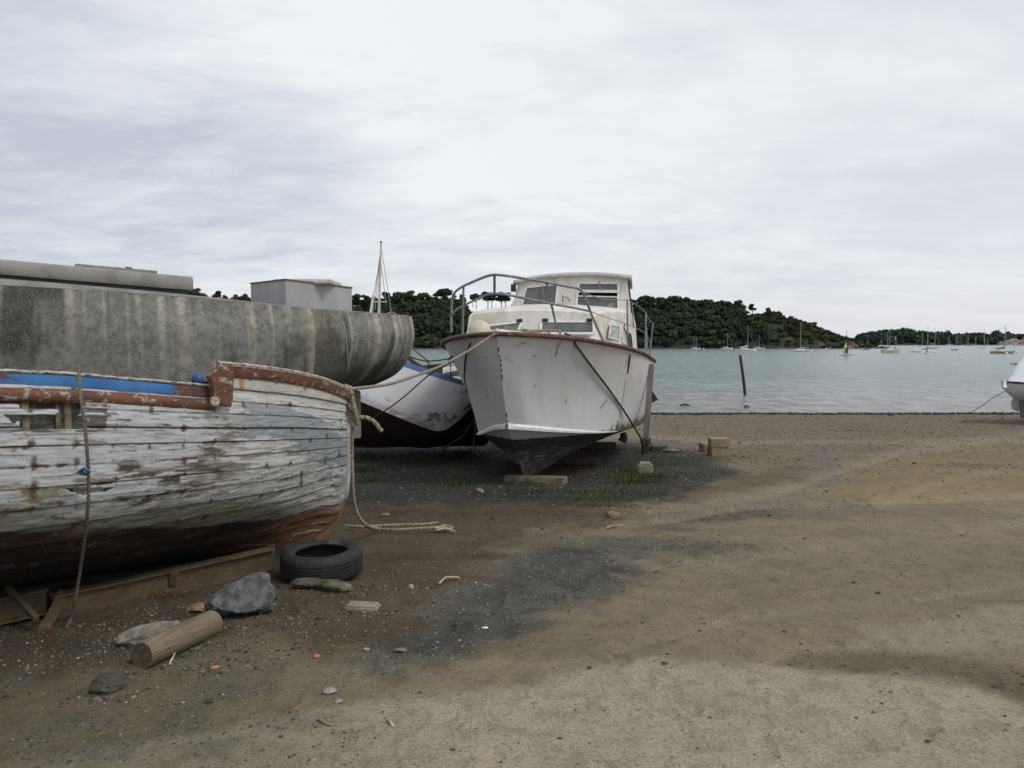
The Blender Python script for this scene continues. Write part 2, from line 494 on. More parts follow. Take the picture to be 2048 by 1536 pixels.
def ground_masks(x, y):
    """where the gravel, mud, pale sand, silt and painted boat shade lie on the beach"""
    z = gz(y)
    U, V, F = proj(np.stack([x, y, z], -1))
    ok = F > 0.5
    V = np.where(ok, V, 3000); U = np.where(ok, U, 1000)
    nz = fbm(x * 1.1, y * 1.1, 0, 5, 3); nz2 = fbm(x * 5, y * 5, 0, 4, 9); nz3 = fbm(x * 0.7 + 9, y * 2.2, 0, 4, 13)
    sc = np.clip((V - 780) / 350, 0.15, 1.3)
    Uw = U + (70 * nz + 30 * nz2) * sc; Vw = V + (26 * nz3 + 16 * nz2) * sc
    A = pmask(Uw, Vw, [(600, 890), (1290, 885), (1410, 915), (1480, 945), (1410, 972), (1270, 1000), (1180, 1010), (1000, 1012), (850, 1000), (600, 1010)], 26)  # dark gravel round the boats, also the area of their painted shade
    C = pmask(Uw, Vw, [(1090, 1078), (1300, 1078), (1440, 1088), (1530, 1102), (1400, 1116), (1290, 1122), (1215, 1175), (1150, 1232), (1060, 1275), (950, 1315), (800, 1350), (740, 1335), (860, 1265), (920, 1190), (1000, 1118)], 60)
    C = np.maximum(C, .75 * pmask(Uw, Vw, [(1280, 1040), (1500, 1010), (1720, 1000), (1740, 1012), (1500, 1030), (1300, 1056)], 22))
    Bm = pmask(Uw, Vw, [(560, 990), (1200, 1005), (1290, 1030), (1140, 1062), (1000, 1092), (950, 1140), (920, 1200), (860, 1290), (700, 1320), (600, 1262), (520, 1262), (230, 1345), (-200, 1440), (-400, 1440), (-400, 1000)], 44)
    Bm = np.maximum(Bm, .55 * pmask(Uw, Vw, [(1560, 1335), (1700, 1300), (2100, 1330), (2200, 1440), (2048, 1395), (1850, 1345)], 30))
    Bm = np.maximum(Bm, .55 * pmask(Uw, Vw, [(1250, 985), (1480, 950), (1600, 930), (1610, 955), (1500, 985), (1300, 1010)], 20))
    D = pmask(Uw, Vw, [(1230, 1030), (1300, 1005), (1480, 995), (1590, 975), (1640, 930), (1600, 895), (1690, 900), (1680, 960), (1560, 1000), (1380, 1022)], 22)
    D = np.maximum(D, pmask(Uw, Vw, [(1300, 868), (1420, 876), (1560, 884), (1400, 894), (1290, 886)], 12))
    G_ = pmask(U + 30 * nz, V + 9 * nz3 + 5 * nz2, [(-300, 1600), (300, 1490), (760, 1405), (1050, 1365), (1190, 1328), (1500, 1326), (1750, 1340), (1900, 1362), (2100, 1412), (2700, 1600), (2700, 3200), (-300, 3200)], 34)
    Hh = pmask(Uw, Vw, [(1640, 1290), (1800, 1240), (2100, 1190), (2100, 1270), (1850, 1305)], 40)
    Yl = pmask(Uw, Vw, [(1650, 1010), (1720, 930), (1850, 885), (2100, 870), (2400, 1000), (2100, 1010)], 36)
    shore = sstep(985, 900, V + 22 * nz) * sstep(1240, 1330, U + 60 * nz)
    gr = np.maximum(np.maximum(A, C), .45 * sstep(.05, .4, nz2 + .6 * nz) * sstep(900, 500, U) * sstep(1250, 1400, V))
    tr = seg(U, V, [(2100, 985), (1850, 1000), (1500, 1010), (1250, 1050)], 7) + seg(U, V, [(2100, 860), (1800, 905), (1640, 955), (1560, 985), (1300, 1015)], 9) \
        + seg(U, V, [(1300, 872), (1500, 885), (2100, 880)], 5) + .6 * seg(U, V, [(1300, 1130), (1650, 1090), (2100, 1040)], 8) + .6 * seg(U, V, [(1100, 1330), (1500, 1230), (2100, 1160)], 9) \
        + .8 * seg(U, V, [(1760, 1010), (1900, 960), (2100, 925)], 7)
    tr = tr * ok
    return dict(U=U, V=V, A=A, gr=np.clip(gr, 0, 1), mud=np.clip(Bm, 0, 1), pale=G_, hh=Hh, yl=Yl, silt=D, shore=shore, tr=np.clip(tr, 0, 1), nz=nz, nz2=nz2, nz3=nz3)

ys = [-60, -40, -25, -15, -8, -4, -2, -0.5, 0.5, 1.2]
q = 1.6
while q < 40: ys.append(q); q += max(0.011, q * 0.0058)
ys += [43, 48, 56, 70, 100, 160, 300, 700, 1500, 3000, 6000]
ys = np.array(ys)
kc = np.linspace(-0.82, 0.82, 560)
ks = np.concatenate([[-30, -12, -6, -3.2, -2, -1.4, -1.05, -0.9], kc, [0.9, 1.05, 1.4, 2, 3.2, 6, 12, 30]])
SY = np.maximum(ys, 1.6)
gx = SY[:, None] * ks[None, :]
gy = np.repeat(ys[:, None], len(ks), 1)
M = ground_masks(gx, gy)
zb = gz(gy)
near = sstep(45, 30, gy)
rut = fbm(gx * 0.5, gy * 0.5, 0, 3, 21) * 0.05 + fbm(gx * 2.2, gy * 2.2, 0, 4, 5) * 0.018 + fbm(gx * 9, gy * 9, 0, 4, 6) * 0.010
rut = rut * (0.6 + 0.7 * M['mud'])
lump = np.clip(fbm(gx * 22, gy * 22, 0, 3, 8), 0, 1) * 0.018 * (0.5 + M['gr'] + 0.4 * M['mud'])
ft = np.zeros_like(gx)
rf = np.random.default_rng(8)
for k in range(70):
    fy = 2.6 * (9 / 2.6) ** rf.random(); fx = fy * rf.uniform(-.35, .62); fa = rf.uniform(-.6, .6); L2 = rf.uniform(.08, .14)
    dx_ = (gx - fx) * math.cos(fa) + (gy - fy) * math.sin(fa); dy_ = -(gx - fx) * math.sin(fa) + (gy - fy) * math.cos(fa)
    e_ = (dx_ / .05)**2 + (dy_ / L2)**2; ft += -.012 * np.exp(-e_ * e_) + .006 * np.exp(-(np.sqrt(e_) - 1.25)**2 * 14)
for k, (p_, w0) in enumerate([([(2200, 1010), (1800, 1030), (1500, 1075), (1250, 1150)], .11), ([(2200, 1130), (1800, 1130), (1450, 1200), (1200, 1330)], .11)]):
    P3 = [G(*q) for q in p_]; dd = np.full(gx.shape, 9.)
    for a3, b3 in zip(P3[:-1], P3[1:]):
        t3 = np.clip(((gx - a3[0]) * (b3[0] - a3[0]) + (gy - a3[1]) * (b3[1] - a3[1])) / ((b3[0] - a3[0])**2 + (b3[1] - a3[1])**2), 0, 1)
        dd = np.minimum(dd, np.hypot(gx - a3[0] - t3 * (b3[0] - a3[0]), gy - a3[1] - t3 * (b3[1] - a3[1])))
    ft += -.010 * np.exp(-(dd / w0)**4) + .008 * np.exp(-((dd - w0 * 1.35) / .04)**2)
disp = (rut + ft + lump - 0.035 * M['tr']) * near
disp = disp * np.clip(np.abs(gy - 0.5) / 3, 0.3, 1)
shoreflat = np.where(gy > 24, 0.45, 1.0)
gzv = np.where(gy > 60, -0.8 - 2.5 * sstep(30, 90, gy), zb) + disp * shoreflat
GZ_GRID = (ys, ks, gzv)
sand = np.array([0.215, 0.176, 0.112]); gravel = np.array([0.066, 0.066, 0.060]); mudc = np.array([0.070, 0.053, 0.031]); gravel_shade = np.array([0.027, 0.026, 0.023])
palec = np.array([0.36, 0.315, 0.225]); shorec = np.array([0.155, 0.122, 0.08]); wet = np.array([0.10, 0.088, 0.07]); siltc = np.array([0.175, 0.145, 0.12]); yel = np.array([0.25, 0.185, 0.085])
nv = np.ones(gx.shape)
c = np.tile(sand, gx.shape + (1,)) * (1 + 0.22 * M['nz'] + 0.14 * M['nz2'] + .12 * M['nz3'])[..., None]
c = lerp(c, yel * (1 + .2 * M['nz2'][..., None]), M['yl'] * .75)
c = lerp(c, shorec * (1 + .35 * M['nz2'][..., None]), M['shore'] * .85 * (1 - .6 * M['yl']))
c = lerp(c, siltc, M['silt'] * .85)
c = lerp(c, palec * (1 + .10 * M['nz2'] + .10 * M['nz'])[..., None], M['pale'] * .9)
c = lerp(c, palec * .9, M['hh'] * .55)
# everything towards the lower left corner is greyer and darker
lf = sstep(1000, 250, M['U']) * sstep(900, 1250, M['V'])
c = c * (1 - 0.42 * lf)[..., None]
c = lerp(c, mudc * (1 + .45 * M['nz2'] + .3 * M['nz'])[..., None], M['mud'] * .92)
orng = sstep(.12, .4, fbm(gx * 2.2, gy * 2.2, 0, 4, 91)); c = lerp(c, np.array([.15, .085, .035]), orng * M['mud'] * .18)
c = lerp(c, gravel * (1 + .55 * M['nz2'] + .4 * fbm(gx * 18, gy * 18, 0, 3, 93))[..., None], M['gr'] * (.82 + .18 * sstep(-.3, .2, fbm(gx * 9, gy * 9, 0, 4, 94))))
c = lerp(c, gravel_shade * (1 + .5 * M['nz2'][..., None]), M['A'] * .85)  # dark gravel with the shade of the boats painted into its colour
c = lerp(c, palec * .9, M['tr'] * 0.4 * (1 - M['mud']) * (1 - M['A']))
c = c * (1 - .20 * sstep(.1, .5, fbm(gx * .35, gy * 1.6, 0, 4, 77)))[..., None]
c = lerp(c, wet, sstep(26.6, 28.2, gy + 0.4 * M['nz']) * 0.8)
ug = []
for i in range(len(ys) - 1):
    pass
a, b = gx.shape
idx = np.arange(a * b).reshape(a, b)
quads = np.stack([idx[:-1, :-1], idx[:-1, 1:], idx[1:, 1:], idx[1:, :-1]], -1).reshape(-1, 4)

m = NM('beach_ground'); vec = m.coord()
col = m.attr('paint')
fine = m.noise(vec, 75, 7, 0.78); med = m.noise(vec, 7, 9, 0.74); sp_ = m.noise(vec, 150, 3, 0.6)
col = m.mix(m.ramp(fine, 0.36, 0.58, 0.0, 1), m.mix(0.5, col, (0.022, 0.02, 0.016)), col)
col = m.mix(m.ramp(med, 0.36, 0.56, 0, 1), m.mix(0.30, col, (0.05, 0.04, 0.025)), col)
col = m.mix(m.ramp(sp_, 0.64, 0.74, 0, 0.3), col, (0.34, 0.31, 0.26))
vo = m.voro(vec, 34, 'F1', 'Distance'); voc = m.sep(m.voro(vec, 34, 'F1', 'Color'))
sel = m.math('MULTIPLY', m.ramp(vo, 0.28, 0.16), m.ramp(voc[0], 0.72, 0.78))
col = m.mix(m.math('MULTIPLY', sel, 0.75), col, m.mix(voc[1], (0.035, 0.035, 0.04), (0.26, 0.24, 0.2)))
m.color(col); m.rough(0.92); m.b.inputs['Specular IOR Level'].default_value = 0.25
hh = m.math('ADD', m.math('MULTIPLY', fine, 0.6), m.math('MULTIPLY', m.noise(vec, 25, 5, 0.7), 0.9))
hh = m.math('ADD', hh, m.math('MULTIPLY', sel, 0.35))
m.bump(hh, 0.8, 0.013)
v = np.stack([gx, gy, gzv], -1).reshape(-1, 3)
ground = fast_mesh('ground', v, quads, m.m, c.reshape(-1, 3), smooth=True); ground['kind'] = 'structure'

def gh(x, y):
    """height of the finished ground"""
    x = np.asarray(x, float); y = np.asarray(y, float)
    i = np.clip(np.searchsorted(ys, y) - 1, 0, len(ys) - 2)
    t = (y - ys[i]) / (ys[i + 1] - ys[i])
    k = x / np.maximum(y, 1.6)
    j = np.clip(np.searchsorted(ks, k) - 1, 0, len(ks) - 2)
    s = (k - ks[j]) / (ks[j + 1] - ks[j])
    return (gzv[i, j] * (1 - s) + gzv[i, j + 1] * s) * (1 - t) + (gzv[i + 1, j] * (1 - s) + gzv[i + 1, j + 1] * s) * t

# ------------------------------------------------------------------ water
m = NM('sea_water'); vec = m.coord()
py = m.n('ShaderNodeSeparateXYZ'); m.l(vec, py.inputs[0])
shal = m.ramp(py.outputs[1], 27, 60)
base = m.mix(shal, (0.29, 0.285, 0.27), (0.135, 0.215, 0.208))
base = m.mix(m.ramp(m.noise(m.mapping(vec, (0.004, 0.02, 1)), 1, 4, 0.6), 0.35, 0.65), base, m.mix(0.4, base, (0.10, 0.21, 0.19)))
rip = m.noise(m.mapping(vec, (1.3, 0.42, 1), (0, 0, .08)), 1.0, 8, 0.7, 0.4)
base = m.mix(m.ramp(rip, .42, .53, .75, 0), base, m.mix(1.0, base, (.42, .46, .48), 'MULTIPLY'))
m.color(base); m.rough(0.16); m.b.inputs['IOR'].default_value = 1.33
r1 = m.noise(m.mapping(vec, (2.0, 0.9, 1), (0, 0, 0.12)), 1.0, 7, 0.68, 0.4)
r2 = m.noise(m.mapping(vec, (0.45, 0.3, 1), (0, 0, -0.1)), 1.0, 4, 0.6)
m.bump(m.math('ADD', m.math('MULTIPLY', r1, 0.6), r2), 1.0, 0.6)
wy = np.concatenate([np.arange(26, 60, 0.16), np.geomspace(60, 9000, 60)])
wk = np.concatenate([[-12, -4, -2, -1.3], np.linspace(-0.9, 0.9, 420), [1.3, 2, 4, 12]])
wx = wy[:, None] * wk[None, :]; wyy = np.repeat(wy[:, None], len(wk), 1)
wz = WATER_Z + (0.012 * fbm(wx * 0.8, wyy * 2.4, 0, 3, 31) + 0.01 * np.sin(wyy * 2.1 + 1.5 * fbm(wx * .15, wyy * .2, 0, 2, 4))) * sstep(26, 31, wyy) * sstep(60, 50, wyy)
a, b = wx.shape; idx = np.arange(a * b).reshape(a, b)
quads = np.stack([idx[:-1, :-1], idx[:-1, 1:], idx[1:, 1:], idx[1:, :-1]], -1).reshape(-1, 4)
water = fast_mesh('sea_water', np.stack([wx, wyy, wz], -1).reshape(-1, 3), quads, m.m, smooth=True); water['kind'] = 'structure'

# ================================================================== wooded headlands
def leaf_mat(name, tint=(1, 1, 1), haze=0.0, hz=(0.2, 0.25, 0.3)):
    m = NM(name); c = m.attr('paint')
    n = m.noise(m.coord(), 0.35, 3, 0.6)
    c = m.mix(m.ramp(n, 0.35, 0.65, 0.0, 0.5), c, m.mix(1.0, c, (0.45, 0.5, 0.4), 'MULTIPLY'))
    m.color(c); m.rough(0.85); m.b.inputs['Specular IOR Level'].default_value = 0.15
    return m.m
LEAF = leaf_mat('foliage')

def crown_cards(cx, cy, cz, r, hgt, n, size, base, seed, flat=0.0):
    """leaf clumps over the outside of several lobes: arrays of quads, plus colours"""
    rg = np.random.default_rng(seed)
    nl = 5 + int(rg.integers(0, 4))
    la = rg.uniform(0, 6.283, nl); lr = r * rg.uniform(0.15, 0.62, nl)
    lz = rg.uniform(0.12, 0.8, nl) * hgt
    lobe = np.stack([np.cos(la) * lr, np.sin(la) * lr, lz], 1)
    lrad = r * rg.uniform(0.35, 0.6, nl)
    k = rg.integers(0, nl, n)
    d = rg.normal(size=(n, 3)); d /= np.linalg.norm(d, axis=1)[:, None]
    d[:, 2] = np.abs(d[:, 2]) * 1.0 - 0.35 * rg.random(n)
    rad = lrad[k] * rg.uniform(0.65, 1.08, n)
    p = lobe[k] + d * rad[:, None] * np.array([1, 1, 0.75 - flat * 0.35])
    nrm = d + rg.normal(size=(n, 3)) * 0.45; nrm /= np.linalg.norm(nrm, axis=1)[:, None]
    t = np.cross(nrm, rg.normal(size=(n, 3))); t /= np.linalg.norm(t, axis=1)[:, None]
    bq = np.cross(nrm, t)
    s = size * rg.uniform(0.5, 1.2, n)[:, None]
    c = p + np.array([cx, cy, cz])
    q = np.stack([c - t * s - bq * s * .7, c + t * s - bq * s * .5, c + t * s * .8 + bq * s, c - t * s * .9 + bq * s * .8], 1)
    shade = (0.72 + 0.4 * np.clip((p[:, 2] / max(hgt, .1)), 0, 1.1)) * rg.uniform(0.7, 1.2, n)  # clumps painted lighter towards the crown top, shading put into the colour
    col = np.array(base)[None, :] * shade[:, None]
    col[:, 0] *= rg.uniform(0.85, 1.2, n)
    # dark inner mass so the crown is not see-through
    bx = np.array([[-1, -1, -1], [1, -1, -1], [1, 1, -1], [-1, 1, -1], [-1, -1, 1], [1, -1, 1], [1, 1, 1], [-1, 1, 1]]) * .577
    fc = np.array([[0, 3, 2, 1], [4, 5, 6, 7], [0, 1, 5, 4], [1, 2, 6, 5], [2, 3, 7, 6], [3, 0, 4, 7]])
    core = []
    for i in range(nl):
        core.append((bx * lrad[i] * np.array([.9, .9, .62 - flat * .25]) + lobe[i] + np.array([cx, cy, cz]))[fc])
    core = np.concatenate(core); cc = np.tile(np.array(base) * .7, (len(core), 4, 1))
    return np.concatenate([q, core]), np.concatenate([np.repeat(col[:, None, :], 4, 1), cc])

def zridge(us, vs, Yr):
    us = np.array(us, float)
    return (us - 1024) / FP * Yr, H + (686 - np.array(vs, float)) / FP * Yr

def headland(name, prof, Yb, Yr, nu, treeh, sp, nleaf, lsize, palette, rockc, seed, woodname, woodlabel, frac_heath=None):
    xs, zs = zridge([p[0] for p in prof], [p[1] for p in prof], Yr)
    x0, x1 = xs[0], xs[-1]
    X = np.linspace(x0, x1, nu); nt_ = 26
    T = np.linspace(-0.04, 1.6, nt_)
    zr = np.interp(X, xs, zs)
    ground_r = np.maximum(zr - treeh, -1.2)
    def surf(x, t):
        gr_ = np.interp(x, xs, np.maximum(zs - treeh * np.clip((zs + 2) / 10, 0.15, 1) * (1 - .85 * sstep(1470, 1560, 1024 + FP * xs / Yr) * (1 if frac_heath else 0)), -1.0))
        yb = Yb + (fbm(x / 40, 0 * x + seed, 0, 3, seed) * 0.12) * (Yr - Yb)
        rr = np.where(t < 0.04, -1.5, -0.8)
        s = np.clip(t, 0, None)
        cliff = sstep(0.0, 0.16, s) * 0.22 + sstep(0.04, 1.0, s) * 0.7
        z = -0.9 + (gr_ + 0.9) * np.where(s > 1, 1 - 0.25 * (s - 1), cliff)
        z = z + (fbm(x / 9, s * 9, 0, 4, seed + 1) * 2.2 * np.clip(s * 6, 0, 1) + 0.3 * fbm(x / 2, s * 30, 0, 3, seed + 2)) * np.clip((gr_ + 1) / 8, 0.05, 1)
        z = np.where(t <= 0, -1.6, z)
        y = yb + (Yr - yb) * t
        return y, z
    XX, TT = np.meshgrid(X, T, indexing='ij')
    YY, ZZ = surf(XX, TT)
    nzc = fbm(XX / 7, TT * 10, 0, 4, seed + 5)
    rock = np.array(rockc)[None, None] * (1 + 0.5 * nzc[..., None])
    soil = np.array([0.022, 0.032, 0.014]) * (1 + 0.5 * nzc[..., None])
    cc = np.where((ZZ < 0.2)[..., None], rock * 0.42, np.where(((ZZ < 5) & (nzc > 0.24))[..., None], rock, soil))
    a, b = XX.shape; idx = np.arange(a * b).reshape(a, b)
    quads = np.stack([idx[:-1, :-1], idx[1:, :-1], idx[1:, 1:], idx[:-1, 1:]], -1).reshape(-1, 4)
    m = NM(name + '_earth'); c0 = m.attr('paint')
    c0 = m.mix(m.ramp(m.noise(m.coord(), 0.8, 6, 0.7), 0.35, 0.65, 0, .7), c0, m.mix(1.0, c0, (0.4, 0.42, 0.4), 'MULTIPLY'))
    m.color(c0); m.rough(0.95); m.bump(m.noise(m.coord(), 0.9, 6, 0.7), 1.0, 0.8)
    o = fast_mesh(name, np.stack([XX, YY, ZZ], -1).reshape(-1, 3), quads, m.m, np.clip(cc, 0.005, 1).reshape(-1, 3), smooth=True)
    o['kind'] = 'structure'
    rg = np.random.default_rng(seed)
    Q, C = [], []
    n = int((x1 - x0) * (Yr - Yb) * 1.7 / (sp * sp))
    tx = rg.uniform(x0, x1, n); tt = rg.uniform(0.02, 1.2, n)
    for i in range(n):
        zt = np.interp(tx[i], xs, zs)
        y, z = surf(np.array(tx[i]), np.array(tt[i]))
        y = float(y); z = float(z)
        scale = np.clip((zt + 1.5) / 14, 0.18, 1)
        u_ = 1024 + FP * tx[i] / Yr
        heath = frac_heath and frac_heath(u_, tt[i], rg.random())
        bare = fbm(np.array(tx[i] / 9), np.array(tt[i] * 6), 0, 3, seed + 40)
        if tt[i] < 0.16 and bare > 0.22: continue
        r = sp * rg.uniform(0.55, 1.05) * (0.35 + 0.65 * scale)
        h = treeh * rg.uniform(0.65, 1.05) * (0.3 + 0.7 * scale)
        if tt[i] > 0.75: h *= rg.uniform(0.8, 1.15)
        nl_ = nleaf
        if heath: r *= 0.7; h *= 0.18; nl_ = nleaf // 2
        if tt[i] < 0.15: h *= 0.55; r *= .7
        base = np.array(palette[int(rg.integers(0, len(palette)))]) * rg.uniform(0.75, 1.25)
        if heath: base = np.array([0.052, 0.058, 0.022]) * rg.uniform(0.7, 1.3)
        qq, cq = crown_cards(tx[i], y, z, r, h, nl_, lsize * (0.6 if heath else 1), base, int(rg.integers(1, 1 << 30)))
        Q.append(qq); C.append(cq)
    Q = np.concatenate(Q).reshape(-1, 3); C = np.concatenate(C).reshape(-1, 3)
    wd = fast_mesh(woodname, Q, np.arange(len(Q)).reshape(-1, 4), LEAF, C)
    tag(wd, woodlabel, 'wood', kind='stuff')
    return surf, xs, zs

prof1 = [(-900, 600), (-300, 590), (0, 590), (300, 584), (375, 577), (410, 578), (450, 584), (560, 588), (700, 597), (740, 592), (800, 588), (850, 588), (880, 582), (930, 592),
         (945, 604), (1020, 604), (1030, 592), (1100, 590), (1200, 594), (1270, 590), (1300, 593), (1345, 591), (1370, 598), (1400, 595), (1440, 599), (1470, 600), (1500, 611), (1540, 622),
         (1560, 628), (1580, 636), (1600, 642), (1625, 650), (1645, 660), (1665, 676), (1690, 690)]
pal1 = [(0.050, 0.074, 0.040), (0.043, 0.062, 0.038), (0.050, 0.070, 0.037), (0.046, 0.057, 0.037), (0.060, 0.082, 0.040), (0.044, 0.060, 0.040)]  # greens lifted with a bluish haze mixed into the colour
surf1, X1, Z1 = headland('headland', prof1, 352, 405, 330, 7.0, 3.9, 95, 0.48, pal1, (0.105, 0.085, 0.062), 3,
    'woodland', 'dark green wood covering the near headland across the bay', lambda u, t, r: (u > 1480 and r < .80 + (u - 1480) / 300) or (930 < u < 1030 and t > 0.7))
prof2 = [(1696, 689), (1704, 681), (1720, 669), (1745, 660), (1770, 657), (1800, 658), (1812, 655), (1830, 658), (1860, 662), (1880, 660), (1895, 665), (1910, 669), (1925, 664),
         (1945, 665), (1955, 669), (1975, 664), (2000, 663), (2015, 667), (2048, 668), (2200, 660), (2500, 655), (3000, 660)]
pal2 = [(0.045, 0.066, 0.05), (0.038, 0.058, 0.047), (0.055, 0.074, 0.05)]  # paler, bluer greens: distance haze painted into the foliage
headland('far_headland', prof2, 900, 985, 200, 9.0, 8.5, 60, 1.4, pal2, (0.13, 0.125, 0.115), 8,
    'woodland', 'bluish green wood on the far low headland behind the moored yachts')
# very distant hills
def far_hill(name, pts, Y, col):
    n = 120; u = np.linspace(pts[0][0], pts[-1][0], n); v_ = np.interp(u, [p[0] for p in pts], [p[1] for p in pts])
    x = (u - 1024) / FP * Y; z = H + (686 - v_) / FP * Y
    z = z + fbm(x / 60, x * 0, 0, 3, 5) * 4 * (z > 2)
    g = np.stack([np.stack([x, x * 0 + Y - 60, x * 0 - 2], -1), np.stack([x, x * 0 + Y - 20, z * .7], -1), np.stack([x, x * 0 + Y, z], -1), np.stack([x, x * 0 + Y + 200, z * .6 - 2], -1)], 0)
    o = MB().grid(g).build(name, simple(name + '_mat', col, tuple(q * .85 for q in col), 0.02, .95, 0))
    o['kind'] = 'structure'
far_hill('distant_hills', [(1560, 690), (1630, 686), (1660, 683.5), (1690, 682), (1720, 680), (1760, 683), (1800, 688)], 2400, (0.14, 0.19, 0.24))  # blue of the hills is haze put into their colour

# ------------------------------------------------------------------ trees one can tell apart on the ridge
BARK = simple('bark', (0.05, 0.042, 0.034), (0.03, 0.025, 0.02), 2, .9, .3, .05)
def make_tree(kind, seed):
    rg = np.random.default_rng(seed)
    root = empty('tree')
    mb = MB()
    if kind == 'umbrella': th, r, ch, n, base, flat = 3.6, 4.8, 5.4, 900, (0.03, 0.044, 0.024), 0
    elif kind == 'cypress': th, r, ch, n, base, flat = 1.2, 1.5, 6.5, 260, (0.02, 0.034, 0.022), 0
    else: th, r, ch, n, base, flat = 1.0, 3.8, 6.2, 700, (0.042, 0.062, 0.027), 0
    mb.tube([(0, 0, -1.5), (0.1, 0, th * .5), (rg.uniform(-.3, .3), 0.1, th + ch * .4)], np.linspace(.3, .12, 8), 7, sm=8)
    for k in range(4):
        a = rg.uniform(0, 6.28)
        mb.tube([(0.05, 0, th * .75), (math.cos(a) * r * .4, math.sin(a) * r * .4, th + .5), (math.cos(a) * r * .65, math.sin(a) * r * .65, th + ch * .5)], np.linspace(.13, .05, 6), 5, sm=6)
    mb.build('trunk', BARK, root)
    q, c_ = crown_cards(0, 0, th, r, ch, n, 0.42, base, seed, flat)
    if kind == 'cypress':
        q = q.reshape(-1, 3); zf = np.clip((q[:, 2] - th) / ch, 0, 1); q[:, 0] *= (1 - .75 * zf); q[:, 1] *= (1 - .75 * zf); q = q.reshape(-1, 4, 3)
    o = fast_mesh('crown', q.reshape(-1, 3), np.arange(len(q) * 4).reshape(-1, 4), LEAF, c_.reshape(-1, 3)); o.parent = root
    return root
protos = {}
def put_tree(kind, u, vtop, label, group, hh=None):
    s = kind + str(random.randint(0, 2))
    total = {'umbrella': 9.0, 'cypress': 7.2, 'round': 7.2}[kind]
    Yt = 400.0
    ztop = H + (686 - vtop) / FP * Yt
    if s in protos: o = copy_tree(protos[s])
    else: o = make_tree(kind, hash_seed(s)); protos[s] = o
    k = (hh or total) / total
    o.location = ((u - 1024) / FP * Yt, Yt, ztop - total * k)
    o.scale = (k, k, k); o.rotation_euler = (0, 0, random.uniform(0, 6.28))
    tag(o, label, 'tree', group)
def hash_seed(s): return sum(ord(ch) * (i + 3) for i, ch in enumerate(s))
for u, vt, hh in [(946, 589, 5.5), (953, 587, 6.5), (976, 583, 8), (984, 586, 6.5), (1003, 584, 8), (1011, 585, 7.5)]:
    put_tree('umbrella', u, vt, 'flat topped pine on the pale field seen through the cruiser pulpit rails', 'pines on the field ridge', hh)
for u, vt, hh in [(720, 587, 8), (733, 588, 7), (775, 582, 8), (800, 581, 9), (822, 578, 8), (845, 583, 8)]:
    put_tree('round', u, vt, 'round dark tree on the ridge between the thin white mast and the cruiser', 'ridge trees left of the cruiser', hh)
put_tree('umbrella', 886, 575, 'tall wind-bent pine standing above the ridge just left of the cruiser', None, 11)
for u, vt, hh in [(378, 575, 6), (392, 574, 7), (436, 580, 6)]:
    put_tree('round', u, vt, 'round dark tree top showing above the grey hull between hatch and metal box', 'tree tops over the grey hull', hh)
for u, vt, hh in [(1285, 588, 8), (1300, 590, 8), (1322, 592, 8), (1348, 589, 9), (1362, 592, 8), (1395, 598, 8), (1412, 596, 8), (1436, 598, 8), (1452, 600, 8), (1474, 599, 8)]:
    put_tree('round', u, vt, 'round dark tree on the high ridge right of the cruiser wheelhouse', 'ridge trees right of the cruiser', hh)
put_tree('round', 1504, 607, 'lone round tree at the edge where the wooded ridge starts to slope down', None, 4.5)
for u, vt, hh in [(1617, 645, 3.5), (1630, 649, 4.2), (1645, 656, 4.5)]:
    put_tree('cypress', u, vt, 'small conifer on the sloping tip of the near headland', 'conifers on the headland tip', hh)
put_tree('round', 1606, 641, 'small round tree left of the conifers on the headland tip', None, 3.5)
# ================================================================== materials shared by the boats
def worn_white(name, base=(0.60, 0.60, 0.595), grime=(0.30, 0.27, 0.2), amount=0.5, scale=2.2, dark=(0.03, 0.03, 0.028)):
    """base colour times paint attribute; attribute red = how grimy"""
    m = NM(name); v = m.coord(); a = m.sep(m.attr('paint'))
    n = m.noise(v, scale, 6, 0.62, 0.6)
    streak = m.noise(m.mapping(v, (9, 9, 0.8)), 1.2, 5, 0.6)
    g = m.math('ADD', m.math('MULTIPLY', n, 0.6), m.math('MULTIPLY', streak, 0.4))
    c = m.mix(m.ramp(g, 0.40, 0.62, 0.0, amount), base, grime)
    fine = m.noise(v, 26, 6, 0.7)
    thr = m.math('ADD', a[0], m.math('MULTIPLY', m.math('SUBTRACT', fine, 0.5), 1.1))
    c = m.mix(m.ramp(thr, 0.42, 0.62), c, m.mix(m.ramp(m.noise(v, 9, 4, .6), .4, .6), dark, m.mix(0.5, grime, (0.09, 0.08, 0.04))))
    c = m.mix(m.ramp(m.noise(v, 70, 4, 0.7), 0.66, 0.76, 0, 0.35), c, (0.2, 0.18, 0.14))
    m.color(c); m.rough(m.ramp(n, .3, .7, .32, .6)); m.bump(m.noise(v, 12, 5, .6), 0.12, 0.006)
    return m.m
M_HULLW = worn_white('hull_white_paint', (0.60, 0.595, 0.60), (0.47, 0.455, 0.44), 0.55, 2.2)
M_GRP = worn_white('cabin_white_gelcoat', (0.67, 0.655, 0.62), (0.45, 0.385, 0.295), 0.75, 2.6)
M_BOTTOM = simple('old_antifouling', (0.075, 0.045, 0.035), (0.02, 0.018, 0.018), 3.5, .9, .6, .01, spots=(7, .58, .66, (0.11, 0.095, 0.08)))
M_RUB = simple('brown_wood_strip', (0.13, 0.055, 0.035), (0.06, 0.03, 0.022), 9, .7, .3, .003, spots=(16, .58, .68, (0.26, 0.2, 0.16)))
M_GALV = simple('galvanised_steel', (0.27, 0.29, 0.31), (0.16, 0.17, 0.18), 14, .45, .1, .002, metal=0.35)
